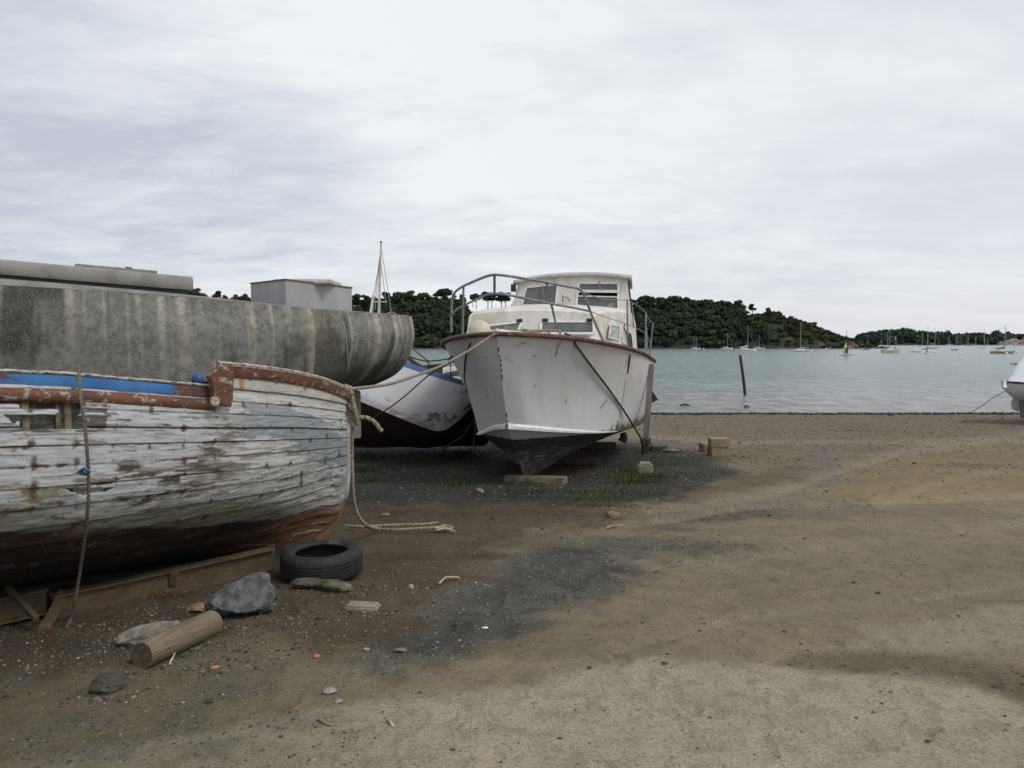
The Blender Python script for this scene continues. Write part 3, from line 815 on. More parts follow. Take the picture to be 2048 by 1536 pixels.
M_FRAMEW = simple('white_window_frame', (0.74, 0.74, 0.73), (0.6, 0.6, 0.58), 12, .45, .05)
M_BLACK = simple('black_rubber', (0.014, 0.014, 0.015), (0.025, 0.024, 0.022), 20, .7, .2)
M_ROPE = simple('pale_rope', (0.30, 0.27, 0.19), (0.17, 0.15, 0.10), 40, .9, .5, .003)
M_ROPED = simple('dark_rope', (0.05, 0.045, 0.035), (0.025, 0.022, 0.02), 40, .9, .5, .003)
M_GREYWOOD = simple('weathered_grey_wood', (0.20, 0.185, 0.165), (0.11, 0.10, 0.085), 5, .9, .5, .006, stretch=(3, 3, .5))
M_DKWOOD = simple('dark_wet_wood', (0.055, 0.04, 0.028), (0.02, 0.016, 0.013), 7, .85, .6, .008)
m = NM('dirty_window'); v = m.coord()
m.color(m.mix(m.ramp(m.noise(m.mapping(v, (1, 1, .4)), 6, 5, .6), .3, .7), (0.085, 0.085, 0.09), (0.135, 0.135, 0.14)))
m.rough(0.18); M_GLASS = m.m
M_GLASSL = simple('pale_window', (0.30, 0.32, 0.33), (0.2, 0.22, 0.23), 5, .2, 0)
M_CANVAS = simple('blue_canvas', (0.16, 0.26, 0.34), (0.11, 0.19, 0.26), 4, .8, .3, .01)

m = NM('painted_surface'); v = m.coord(); c_ = m.attr('paint')
c_ = m.mix(m.ramp(m.noise(v, 3, 6, .65, .4), .4, .7, 0, .22), c_, m.mix(1.0, c_, (.7, .68, .64), 'MULTIPLY'))
c_ = m.mix(m.ramp(m.noise(v, 60, 5, .7), .62, .74, 0, .3), c_, (.2, .18, .15))
m.color(c_); m.rough(m.ramp(m.noise(v, 5, 4, .6), .3, .7, .35, .65)); m.bump(m.noise(v, 9, 5, .6), .15, .008); M_VP = m.m

class Fr:
    """boat frame: s aft of the stem head, t across (towards the viewer's near side), z up (world height)"""
    def __init__(s, O, ang_from_y, tsign=1):
        s.O = np.array([O[0], O[1], 0.0]); a = math.radians(ang_from_y)
        s.a = np.array([math.sin(a), math.cos(a), 0.0]); s.p = np.array([math.cos(a), -math.sin(a), 0.0]) * tsign
    def __call__(s, S, T, Z):
        S = np.asarray(S, float); T = np.asarray(T, float); Z = np.asarray(Z, float)
        S, T, Z = np.broadcast_arrays(S, T, Z)
        return s.O + S[..., None] * s.a + T[..., None] * s.p + Z[..., None] * np.array([0, 0, 1.0])

# ================================================================== the white cabin cruiser
C = Fr((-0.18, 9.2), 15.5)
CR = empty('cabin_cruiser', C(2.5, 0, -0.1), 'white cabin cruiser with brown rubbing strip propped up bow-first on the beach', 'boat')
LC = 6.6
qs = np.linspace(0, 1, 420) ** 1.35
sg = qs * LC; sc_ = .47 + qs * (LC - .47); sk = 1.31 + qs * (LC - 1.31)
gs = [0, .12, .3, .7, 1.2, 2, 3, 4, 5, 6.6]
HL = {1: (1.0, .012), -1: (.84, -.055)}
gb = cubic(gs, [.0, .27, .50, .84, 1.10, 1.31, 1.41, 1.40, 1.31, 1.12], sg)
gzz = cubic([0, .7, 1.2, 2, 3, 4, 5, 6.6], [1.775, 1.715, 1.66, 1.585, 1.485, 1.40, 1.35, 1.34], sg)
cb_ = cubic([.47, .6, .9, 1.3, 2, 3, 4.7, 6.6], [.0, .19, .47, .74, .99, 1.14, 1.17, 1.05], sc_)
czz = cubic([.47, .9, 1.3, 2, 3, 4.7, 6.6], [.635, .55, .49, .42, .36, .29, .26], sc_)
kz = cubic([1.31, 3, 6.6], [-.155, -.17, -.24], sk)
nr = 150
hull = MB(); bot = MB()
for sd_ in (1, -1):
    g = np.zeros((len(qs), nr, 3)); colr = np.zeros((len(qs), nr, 3))
    for j, w_ in enumerate(np.linspace(0, 1, nr)):
        S = sg * (1 - w_) + sc_ * w_; hk, hz_ = HL[sd_]; hz2 = hz_ * sstep(0, .12, qs); Zz = gzz * (1 - w_) + (czz + hz2) * w_
        bb = gb * (1 - w_) + cb_ * hk * w_
        flare = -0.10 * np.sin(math.pi * w_) * sstep(0, .05, qs) * sstep(.45, .05, qs) + 0.05 * np.sin(math.pi * w_) * sstep(.25, .6, qs)
        g[:, j] = C(S, sd_ * (bb + flare * (gb > .05)), Zz)
        aft = sstep(0.30, 0.95, qs)
        colr[:, j, 1] = w_; colr[:, j, 0] = np.clip(sstep(.78, 1.0, w_) * sstep(.16, .5, qs) * 0.85 + .22 * sstep(.35, .7, qs) * sstep(.3, 1, w_) + .18 * (w_ < .04), 0, 1)
    U_, V_, _f = proj(g); WW = colr[..., 1]; QQ = np.repeat(qs[:, None], nr, 1); SG = np.repeat(sg[:, None], nr, 1); ZG = g[..., 2]
    f1_ = fbm(SG * 2.2, ZG * 2.2, sd_ * 3, 5, 301); f2_ = fbm(SG * 9, ZG * 9, sd_ * 3, 5, 302, .62); f3_ = fbm(SG * 34, ZG * 34, sd_, 3, 303); f4_ = fbm(SG * 16, ZG * 1.1, sd_, 4, 304)
    cc_ = np.tile(np.array([.605, .598, .60]), g.shape[:2] + (1,)) * (1 + .05 * f1_)[..., None]
    cc_ = lerp(cc_, np.array([.46, .44, .40]), sstep(.1, .55, f4_ + .3 * f1_) * .28)
    cc_ = lerp(cc_, np.array([.40, .33, .20]), sstep(.25, .6, f4_ + .3 * f2_) * sstep(.10, .0, WW) * .6)
    pl_ = np.abs(((SG * .72 + ZG * 1.0) / .16 + .05 * f1_) % 1 - .5); cc_ = cc_ * (1 - .07 * sstep(.035, .0, pl_))[..., None]
    low_ = sstep(.80, 1.0, WW) * sstep(.10, .34, QQ); lo2 = sstep(.55, 1.0, WW) * sstep(.34, .55, QQ)
    cc_ = lerp(cc_, np.array([.42, .38, .25]), sstep(.0, .5, low_ + lo2 * .7 + .5 * f1_ - .35) * .6)
    gk_ = sstep(.46, .62, low_ * .80 + lo2 * .42 + .75 * f2_ + .30 * f3_)
    cc_ = lerp(cc_, lerp(np.broadcast_to(np.array([.11, .10, .05]), cc_.shape), np.array([.03, .028, .025]), sstep(-.2, .3, f3_)), gk_ * .9)
    cc_ = lerp(cc_, np.array([.07, .065, .05]), sstep(.955, .985, WW + .03 * f2_) * sstep(.12, .3, QQ) * .85)
    cc_ = lerp(cc_, np.array([.15, .12, .09]), sstep(.56, .66, f2_ + .3 * f3_ + .06) * .3)
    for pts_, wd_, st_ in [([(1251, 758), (1247, 790), (1243, 815), (1239, 835), (1236, 852)], 1.1, .6), ([(1214, 800), (1207, 808), (1201, 817)], 1.2, .8), ([(1133, 800), (1130, 806)], 1.5, .7), ([(1071, 768), (1069, 775)], 1.2, .6), ([(1258, 700), (1254, 720), (1250, 735)], 2.5, .25), ([(1100, 700), (1101, 720)], 2.5, .15)]:
        cc_ = lerp(cc_, np.array([.06, .055, .05]), seg(U_, V_, pts_, wd_) * st_)
    hull.grid(g, np.clip(cc_, .01, .8))
    g = np.zeros((len(qs), 16, 3)); cw = np.zeros((len(qs), 16, 3))
    for j, w_ in enumerate(np.linspace(0, 1, 16)):
        S = sc_ * (1 - w_) + sk * w_
        if True:
            hk, hz_ = HL[sd_]; hz2 = hz_ * sstep(0, .12, qs)
            shape = (1 - w_) ** (0.78 + 0.39 * sstep(0, .5, qs)) * hk
            Zz = czz + (kz - czz) * (w_ ** (1.0))
            bb = cb_ * shape + 0.03 * sstep(.1, .5, w_) * sstep(0, .08, qs)
            keel = sstep(.75, 1, w_)
            Zz = czz + hz2 + (kz - czz - hz2) * (w_ * (0.93 + 0.07 * keel))
        g[:, j] = C(S, sd_ * bb, Zz)
    bot.grid(g)
# transom
tr_ = [C(LC, t, z) for t, z in [(gb[-1], gzz[-1]), (cb_[-1], czz[-1]), (0, kz[-1]), (-cb_[-1], czz[-1]), (-gb[-1], gzz[-1])]]
hull.poly(tr_, col=(.5, .5, .49))
CHULL = hull.build('hull', M_VP, CR); CBV = bvh_of(CHULL)
ch = lambda u, v, off=.012: hit(CBV, u, v, off, 10.5)
m = NM('cruiser_bottom'); v = m.coord(); z_ = m.n('ShaderNodeSeparateXYZ'); m.l(v, z_.inputs[0])
n_ = m.noise(v, 5, 6, .65, .5)
sc2 = m.noise(m.mapping(v, (1.2, 1.2, 9), (0.5, 0.3, 0)), 3, 5, .65)
c_ = m.mix(m.ramp(n_, .4, .62), (0.05, 0.045, 0.042), (0.15, 0.125, 0.105))
c_ = m.mix(m.ramp(sc2, .52, .62, 0, .75), c_, (0.33, 0.30, 0.27))
c_ = m.mix(m.ramp(z_.outputs[2], 0.30, 0.02, 0, .5), c_, (0.10, 0.05, 0.04))
c_ = m.mix(m.ramp(m.math('ADD', z_.outputs[2], m.math('MULTIPLY', n_, .25)), 0.42, 0.56, 0, .8), c_, (0.014, 0.014, 0.014))
wl = m.math('ADD', z_.outputs[2], m.math('MULTIPLY', m.math('SUBTRACT', m.noise(v, 9, 5, .7), .5), .06))
c_ = m.mix(m.ramp(wl, 0.55, 0.575), c_, (0.52, 0.52, 0.51))
m.color(c_); m.rough(.85); m.bump(n_, .5, .02)
bot.build('hull_bottom', m.m, CR)

def sweep(path, out, prof, closed_ends=True):
    """path (n,3), out (n,3) unit outwards, prof list of (out, up)"""
    path = np.asarray(path, float); g = np.stack([path + out * a + np.array([0, 0, 1.0]) * b for a, b in prof], 1)
    mb = MB(); mb.grid(g, closeu=True)
    k = len(prof); n = len(path)
    mb.f.append(tuple(range(k))[::-1]); mb.f.append(tuple((n - 1) * k + j for j in range(k))); mb.mi += [0, 0]
    return mb
def outv(path, side):
    t = np.gradient(path, axis=0); t[:, 2] = 0; t /= np.linalg.norm(t, axis=1)[:, None] + 1e-9
    o = np.stack([t[:, 1], -t[:, 0], 0 * t[:, 0]], 1)
    return o * side
left = C(sg, -gb, gzz)[::-1]; right = C(sg, gb, gzz)
path = np.concatenate([left, right[1:]])
o_ = outv(path, 1)
if np.dot(o_[-20], C.p) < 0: o_ = -o_
prof = [(-.03, -.045), (.022, -.045), (.034, -.03), (.034, -.01), (.02, .004), (-.03, .012)]
wob = (fbm(np.arange(len(path)) * .12, np.zeros(len(path)), 0, 2, 3) * .004)[:, None]
sweep(path + o_ * wob, o_, prof).build('rubbing_strip', M_RUB, CR)
# spray rail along the chine
sr = MB()
for sd_ in (1, -1):
    pth = C(sc_, sd_ * cb_ * HL[sd_][0], czz + HL[sd_][1] * sstep(0, .12, qs) + 0.005)[:176:4]; oo = outv(pth, 1)
    if np.dot(oo[-5], C.p * sd_) < 0: oo = -oo
    tp = np.clip(1 - np.arange(44) / 46.0, .1, 1)
    g = np.stack([pth + oo * (a * 1.0) + np.array([0, 0, 1.]) * (b * tp[:, None]) for a, b in [(-.01, -.03), (.03, -.03), (.034, .012), (.012, .05), (-.01, .052)]], 1)
    sr.grid(g, closeu=True)
sr.build('spray_rail', M_FRAMEW, CR)
# dark caulking gaps down the stem
for (u, v0, v1) in [(995.6, 695, 702), (998, 711, 714), (999.5, 718, 723), (1000.6, 727, 733), (1001.8, 738, 743), (1002.8, 748, 760), (1011.5, 826, 834), (1013, 840, 843)]:
    for vv in (v0,):
        MB().beam(ch(u + 1.2, v0, .004), ch(u + 1.8, v1, .004), .012, .012).build('stem_gap', M_BLACK, CR)
# deck
dg = np.stack([C(sg, -gb * .985, gzz - .01), C(sg, -gb * .5, gzz + .03), C(sg, gb * 0, gzz + .045), C(sg, gb * .5, gzz + .03), C(sg, gb * .985, gzz - .01)], 1)
MB().grid(dg).build('deck', M_GRP, CR)

# coachroof (forward cabin): loft of cross sections
def section(s, wb, wt, zb, zt, crown, n=9):
    """half-open arch: near side bottom -> top -> far side bottom"""
    pts = [(wb, zb), (wb * .55 + wt * .45, zb * .5 + zt * .5), (wt + .025, zt - .05), (wt - .03, zt)]
    top = [(wt * x, zt + crown * (1 - x * x)) for x in np.linspace(.85, -.85, n)]
    return pts + top + [(-a, b) for a, b in pts[::-1]]
def Cz(s): return float(np.interp(s, sg, gzz))
cs = []
for s, sb, wb, wt, zt, cr in [(1.55, 1.50, .90, .83, 2.035, .045), (1.72, 1.52, .93, .87, 2.085, .06), (2.4, 2.4, 1.06, .96, 2.13, .07), (3.4, 3.4, 1.12, 1.02, 2.165, .075), (4.4, 4.4, 1.10, 1.0, 2.17, .08), (5.3, 5.3, 1.02, .94, 2.02, .08)]:
    sec = section(s, wb, wt, Cz(s) - .02, zt, cr)
    zb = Cz(s)
    cs.append([C(s if z > zb + .2 else s * 0.5 + sb * .5, t, z) for t, z in sec])
cs = np.array(cs)
cab = MB(); cab.grid(cs)
# front face with its lean; V slightly
fr_top = cs[0]; nb = len(fr_top)
fb = np.array([C(1.42 - .0 * abs(t), t, Cz(1.42) - .02) for t in np.linspace(.90, -.90, nb)])
cab.grid(np.stack([fr_top, fr_top * .35 + fb * .65 , fb], 0))
CO = cab.build('coachroof', M_GRP, CR)
FN0 = C(1.42, 0, Cz(1.42)); FNn = np.cross(C(1.55, 0, 2.06) - FN0, C.p); FNn /= np.linalg.norm(FNn)
if np.dot(FNn, C.a) > 0: FNn = -FNn
def win(pl0, nrm, quad, r, fw, names=('window_frame', 'pane'), parent=None, off=.012, th=.03, gm=None, fm=None, div=None):
    q = [ray_plane(u, v, pl0 + nrm * off, nrm) for u, v in quad]
    lo = rounded(*q, r)
    inn = inset(lo, fw)
    f_ = MB().ring(lo, inn, nrm, th).build(names[0], fm or M_FRAMEW, parent)
    MB().poly(inn - nrm * .012).build(names[1], gm or M_GLASS, f_)
    return f_, q
# the two forward hatch-type windows, hinged at the top and standing a little open
def hinged(quad, r):
    hn = FNn
    q = [ray_plane(u, v, FN0 + hn * .02, hn) for u, v in quad]
    q[2] = q[2] - C.a * .07; q[3] = q[3] - C.a * .07
    n2 = np.cross(q[1] - q[0], q[3] - q[0]); n2 /= np.linalg.norm(n2)
    if np.dot(n2, C.a) > 0: n2 = -n2
    lo = rounded(*q, r); inn = inset(lo, .028)
    f_ = MB().ring(lo, inn, n2, .03).build('window_frame', M_FRAMEW, CR)
    MB().poly(inn - n2 * .012).build('pane', M_GLASS, f_)
    d = (q[1] - q[0]) / np.linalg.norm(q[1] - q[0])
    for k in (.09, .91):
        MB().box(q[0] + (q[1] - q[0]) * k + hn * .01, (.075, .03, .045), np.stack([d, hn, np.cross(d, hn)], 1), bev=.006).build('hinge', M_BLACK, f_)
    # black sheet behind, painting the unlit inside of the open window
    q0 = [ray_plane(u, v, FN0 + hn * .006, hn) for u, v in quad]
    MB().poly(inset(rounded(*q0, r), .015)).build('opening_shade', M_BLACK, CR)
hinged([(1081, 641), (1189, 641), (1192, 668), (1081, 668)], .045)
hinged([(962, 651), (1047, 641), (1038, 666), (958, 668)], .04)

# wheelhouse: leaning front, curved top edge
W0 = C(4.0, 0, 2.2); wn = -(C.a * .985) + np.array([0, 0, .17]); wn /= np.linalg.norm(wn)
def wp(u, v, off=0): return ray_plane(u, v, W0 + wn * off, wn)
# outline of the front plane
BL, TL, TR, BR = wp(1020, 622), wp(1037, 566), wp(1254, 559), wp(1264, 648)
topL = [wp(1037, 566), wp(1075, 558), wp(1120, 553.5), wp(1160, 552), wp(1210, 553), wp(1254, 557)]
AFT = C.a * 2.1
sec0 = np.array([BR, wp(1259, 600)] + topL[::-1] + [wp(1029, 595), BL])
wall = MB()
g0 = sec0; g1 = sec0 + AFT; g1[:, 2] -= .03
def pane_hole_panel():
    # front panel built as strips around the two window openings
    pass
LQ = [(1051, 573), (1118, 566.5), (1113, 611.5), (1041, 613)]
RQ = [(1156, 563.5), (1239, 564), (1239.5, 624), (1150, 613)]
lw = rounded(*[wp(*q) for q in LQ], .05, 4); rw = rounded(*[wp(*q) for q in RQ], .05, 4)
bm = bmesh.new()
def addloop(loop):
    vs = [bm.verts.new(tuple(p)) for p in loop]
    return [bm.edges.new((vs[i], vs[(i + 1) % len(vs)])) for i in range(len(vs))]
es = addloop(sec0) + addloop(inset(lw, .012)) + addloop(inset(rw, .012))
bmesh.ops.triangle_fill(bm, use_beauty=True, use_dissolve=False, edges=es, normal=tuple(wn))
bm.verts.index_update()
wall.add(np.array([q.co[:] for q in bm.verts]), [tuple(q.index for q in f.verts) for f in bm.faces]); bm.free()
# side and roof skins; side walls are left open aft of a short return so the canvas shows
A2 = C.a - C.p * .115
sidesR = np.array([[BR, wp(1259, 600), topL[-1]], [BR + A2 * .55, wp(1259, 600) + A2 * .55, topL[-1] + A2 * .55]])
wall.grid(sidesR)
sidesL = np.array([[BL, wp(1029, 595), topL[0]], [BL + C.a * 2.0, wp(1029, 595) + C.a * 2.0, topL[0] + C.a * 2.0]])
wall.grid(sidesL)
wall.build('wheelhouse', M_GRP, CR, smooth=False)
# canvas side behind the return
cv = MB(); a0, a1, a2 = BR + A2 * .5 , wp(1259, 600) + A2 * .5, topL[-1] + A2 * .5
cv.grid(np.array([[a0 + A2 * (k * 1.4) + C.p * (.03 * k + .03 * math.sin(k * 9)), a1 + A2 * (k * 1.4) + C.p * (.02 * k + .02 * math.sin(k * 7)), a2 + A2 * (k * 1.4)] for k in np.linspace(0, 1, 10)]))
cv.build('side_canvas', M_CANVAS, CR)
# roof slab with rounded brim
rt = np.array(topL)[::-1]
prof_r = []
up = np.array([0, 0, 1.0])
n_r = len(rt)
ov = .05
tt_ = np.linspace(0, 1, 30)
rs = spline(rt, 30)
rs[0] += (rs[0] - rs[1]) * 1.2; rs[-1] += (rs[-1] - rs[-2]) * 1.2
rows = []
for da, dz in [(.0, -.005), (-.07, -.005), (-.085, .02), (-.07, .05), (.0, .065), (1.0, .075), (2.15, .045), (2.2, .01), (2.15, -.02), (1.0, -.01)]:
    tp = np.linspace(1, 0, 30)[:, None]
    rows.append(rs + (C.a - C.p * .115 * (1 if da > .5 else 0) * tp) * da + up * dz)
mbr = MB(); gr_ = np.array(rows); mbr.grid(np.swapaxes(gr_, 0, 1), closeu=True)
k = len(rows); mbr.f.append(tuple(range(k))); mbr.f.append(tuple((29) * k + j for j in range(k))); mbr.mi += [0, 0]
mbr.build('wheelhouse_roof', worn_white('roof_paint', (0.5, 0.5, 0.49), (0.33, 0.32, 0.28), .8, 4), CR)
# windscreens
f1 = MB().ring(lw + wn * .012, inset(lw, .03) + wn * .012, wn, .035).build('window_frame', M_FRAMEW, CR)
MB().poly(inset(lw, .028) - wn * .008).build('pane', M_GLASS, f1)
f2b = MB().ring(rw + wn * .012, inset(rw, .035) + wn * .012, wn, .035)
f2b.beam(wp(1158, 582, .01), wp(1239, 583, .01), .03, .045)
f2b.beam(wp(1158, 592, .0), wp(1239, 594, .0), .02, .02)
f2 = f2b.build('window_frame', M_FRAMEW, CR)
MB().poly([wp(1159, 566, -.01), wp(1236, 567, -.01), wp(1237, 581, -.01), wp(1158, 580, -.01)]).build('pane', M_GLASS, f2)
MB().poly([wp(1157, 591, -.03), wp(1237, 594, -.03), wp(1237, 620, -.03), wp(1231, 622.5, -.03), wp(1153, 611, -.03)]).build('pane', M_GLASS, f2)
# dark sheet painting the wheelhouse's inner shade, so the open slot reads dark
ins = MB(); ins.poly([p - wn * .3 for p in sec0]); ins.build('cabin_shade', simple('cabin_shade_dark', (0.03, 0.03, 0.035), (0.02, 0.02, 0.02)), CR)
gp = MB().poly([wp(1213, 612, -.026), wp(1222, 604, -.026), wp(1230, 606, -.026), wp(1236, 619, -.026), wp(1230, 621.5, -.026)])
gp.build('green_cloth', simple('green_cloth', (0.22, 0.27, 0.13)), CR)
MB().beam(wp(1083, 570, .03), wp(1089, 597, .03), .014, .014).build('wiper', M_GALV, CR); MB().beam(wp(1198, 563, .03), wp(1201, 581, .03), .014, .014).build('wiper', M_GALV, CR)
ft = MB(); ft.tube([wp(1125, 603, .02), wp(1126, 594, .05), wp(1133, 594, .05), wp(1140, 602, .02)], .007, 5); ft.tube([wp(1125, 590, .03), wp(1126, 603, .03)], .006, 5)
ft.build('handle', M_BLACK, CR)
nav = MB().box(wp(1027, 576, .05), (.09, .11, .12), bev=.01); nav.build('navigation_light', M_BLACK, CR)
# side windows of coachroof (near side)
sp0 = C(2.4, 1.06, 1.6); sp1 = C(3.4, 1.12, 1.6); sp2 = C(2.4, .96, 2.1)
sn = np.cross(sp1 - sp0, sp2 - sp0); sn /= np.linalg.norm(sn)
if np.dot(sn, C.p) < 0: sn = -sn
win(sp0, sn, [(1222, 648), (1239, 652), (1241, 681), (1219, 676)], .03, .015, ('side_window', 'pane'), CR, gm=M_GLASSL, fm=M_GRP, th=.02, off=.02)
win(sp0, sn, [(1246, 655), (1252, 658), (1257, 690), (1247, 686)], .02, .01, ('side_window', 'pane'), CR, gm=M_GLASSL, fm=M_GRP, th=.02, off=.02)
win(sp0, sn, [(1258, 664), (1263, 669), (1266, 696), (1260, 692)], .02, .006, ('side_window', 'pane'), CR, gm=M_BLACK, fm=M_BLACK, th=.02, off=.02)

# pulpit, stanchions, lifelines
pl = MB(); rT = .0165
GL = [P(903, 664, 10.7), P(902.5, 640, 10.65), P(904, 600, 10.6), P(909, 586, 10.5), P(922, 575, 10.2), P(945, 564, 9.75), P(972, 553, 9.25), P(989, 549.5, 9.05), P(1010, 551, 9.0), P(1050, 557.5, 9.15), P(1093, 565, 9.4), P(1140, 574, 9.7), P(1158, 578, 9.85), P(1166, 586, 9.9), P(1185, 634, 10.05), P(1206, 681, 10.2)]
pl.tube(GL, rT, 8, sm=70)
pl.tube([P(904, 632, 10.65), P(908, 623, 10.55), P(930, 610, 10.15), P(955, 598, 9.6), P(980, 588, 9.2), P(1010, 589, 9.1), P(1060, 599, 9.3), P(1100, 607, 9.5), P(1150, 616, 9.85), P(1178, 622, 10.0)], rT * .85, 8, sm=50)
pl.tube([P(927, 573, 10.1), P(925, 672, 10.2)], rT * .9, 8)
pl.tube([P(989, 551, 9.05), P(989, 590, 9.15)], rT * .9, 8)
pl.tube([P(1093, 566, 9.4), P(1111, 645, 9.75), P(1113, 660, 9.8)], rT * .9, 8)
pl.build('pulpit_rail', M_GALV, CR)
def stan(u0, v0, u1, v1, Y, r=.013):
    MB().tube([P(u0, v0, Y), P(u1, v1, Y)], np.linspace(r * 1.2, r, 2), 8).build('stanchion', M_GALV, CR)
stan(1255.5, 690, 1254.5, 599, 11.3); stan(1291, 706, 1292, 624, 12.9); stan(1299, 712, 1306, 646, 14.3)
stan(1295, 703, 1293, 655, 14.0, .009)
ll = MB()
ll.tube([P(1162, 581, 9.88), P(1185, 592, 10.3), P(1215, 599, 10.7), P(1254.5, 600, 11.3)], .006, 5, sm=12)
ll.tube([P(1254.5, 600, 11.3), P(1275, 611, 12.1), P(1292, 625, 12.9)], .006, 5, sm=8)
ll.tube([P(1292, 625, 12.9), P(1298, 638, 13.6), P(1306, 646, 14.3)], .006, 5, sm=8)
ll.tube([P(1178, 622, 10.0), P(1210, 634, 10.6), P(1256, 649, 11.3), P(1291, 668, 12.9), P(1303, 688, 14.2)], .006, 5, sm=20)
ll.build('lifeline', M_GALV, CR)
# beaching leg, lashed to the side
bl = empty('beaching_leg', G(1293, 905), 'grey timber beaching leg lashed upright to the cruiser side at the water end', 'prop')
MB().beam(P(1303, 728, 12.15), P(1291, 885, 12.0), .085, .06, up=C.a, bev=.006).build('post', M_GREYWOOD, bl)
MB().beam(P(1291.5, 880, 12.02), P(1290, 908, 12.0), .11, .10, up=C.a, bev=.01).build('foot', M_DKWOOD, bl)
lash = MB()
for k in range(4):
    c0 = P(1291.5, 878 + k * 2.5, 12.0)
    th = np.linspace(0, 6.283, 14)
    lash.tube([c0 + np.array([math.cos(a) * .075, math.sin(a) * .075, .01 * math.sin(a * 2 + k)]) for a in th], .008, 5)
lash.tube([P(1283, 878, 11.9), P(1288, 890, 11.9), P(1284, 905, 11.95), P(1286, 912, 11.95)], .022, 6, sm=12)
lash.tube([P(1297, 886, 11.9), P(1303, 889, 11.9), P(1306, 900, 11.9)], .008, 5, sm=8)
lash.build('lashing', M_ROPED, bl)
# dark flap (rudder blade) seen past the leg, and bilge fitting
MB().poly([P(1302, 780, 13.4), P(1306, 784, 13.4), P(1316, 800, 13.4), P(1303, 806, 13.4), P(1298, 803, 13.4)], .04, -C.a).build('rudder_blade', M_BLACK, CR)
MB().tube([P(1246, 866, 12.3), P(1248, 875, 12.3), P(1244, 884, 12.3)], np.linspace(.05, .07, 8), 10, sm=8).build('bilge_fitting', M_BLACK, CR)
# fender
fd = MB(); bm = bmesh.new(); bmesh.ops.create_uvsphere(bm, u_segments=24, v_segments=16, radius=.125)
for q in bm.verts:
    if q.co.x < -.05: q.co.z *= 1.0
    q.co.x *= 1.12
bm.verts.index_update(); fc = P(959, 661, 9.95)
fd.add(np.array([q.co[:] for q in bm.verts]) + fc, [tuple(x.index for x in f.verts) for f in bm.faces]); bm.free()
FD = empty('fender', fc - np.array([0, 0, .12]), 'round cream fender lying on the cruiser foredeck at the bow', 'fender')
fd.build('ball', simple('cream_fender', (0.62, 0.57, 0.43), (0.5, 0.45, 0.33), 5, .45, .05), FD)
MB().tube([P(961, 671, 9.83), P(959, 667, 9.83), P(965, 664, 9.85)], .012, 6, sm=6).build('eye', M_GALV, FD)

def rope(name, label, pts, r, matl=None, sm=60, lobes=3, cat='rope', group=None, n=9, twist=None):
    mb = MB()
    for pp in (pts if isinstance(pts[0], list) else [pts]):
        L = np.sum(np.linalg.norm(np.diff(np.array(pp), axis=0), axis=1))
        tw = twist or (2 * math.pi / (r * 3.2))
        k = min(int(max(sm, L / (r * 0.55))), 1500)
        mb.tube(pp, r, n, sm=k, lobes=lobes, twist=tw)
    o = mb.build(name, matl or M_ROPE, None)
    return tag(o, label, cat, group)
rope('mooring_line', 'pale rope heaped along the cruiser foredeck edge behind the bow', [[P(984, 671, 9.1), P(1000, 663, 9.35), P(1015, 658, 9.5), P(1030, 662, 9.55), P(1080, 662, 9.7), P(1118, 662, 9.75), P(1120, 667, 9.7)],
     [P(1008, 668, 9.3), P(1022, 660, 9.5), P(1040, 668, 9.5), P(1060, 664, 9.6), P(1085, 669, 9.62), P(1100, 667, 9.65)],
     [P(1004, 662, 9.4), P(1014, 655, 9.5), P(1024, 658, 9.5), P(1016, 664, 9.45), P(1008, 660, 9.45)], [P(1030, 667, 9.45), P(1050, 660, 9.6), P(1070, 668, 9.6), P(1044, 669, 9.5)]], .016)
rope('dark_mooring_line', 'dark taut line running from the cruiser foredeck down to the beaching leg', [P(1130, 667, 9.75), P(1142, 673, 9.66), ch(1152, 690, .04), ch(1183, 733, .05), ch(1215, 775, .07), ch(1250, 825, .12), P(1284, 880, 11.75)], .013, M_ROPED)
rope('rope_end', 'short frayed cord hanging over the cruiser rubbing strip in front', [P(1119, 668, 9.68), ch(1121, 684), ch(1115, 696), ch(1114, 706), ch(1110, 713)], .005, M_ROPE, 30, 0)
rope('rope_end', 'cord with dark tip hanging down the cruiser side below its second stanchion', [P(1259, 690, 11.0), ch(1260, 712, .03), ch(1257, 735, .02), ch(1255, 747, .02)], .010, M_ROPED, 30)
rope('black_cable', 'thin black cable hanging in a curve down the cruiser bow left side', [P(947, 671, 9.7), ch(940, 688, .04), ch(933, 705, .02), ch(929, 735, .02), ch(930, 765, .02), ch(936, 787, .02)], .009, M_BLACK, 40, 0, 'cable')
rope('black_cable', 'black line looped round the deck stanchion above the cruiser side windows', [P(1250, 648, 11.25), P(1248, 655, 11.2), P(1256, 675, 11.2), P(1258, 690, 11.15), P(1253, 700, 11.0)], .008, M_BLACK, 30, 0, 'cable')
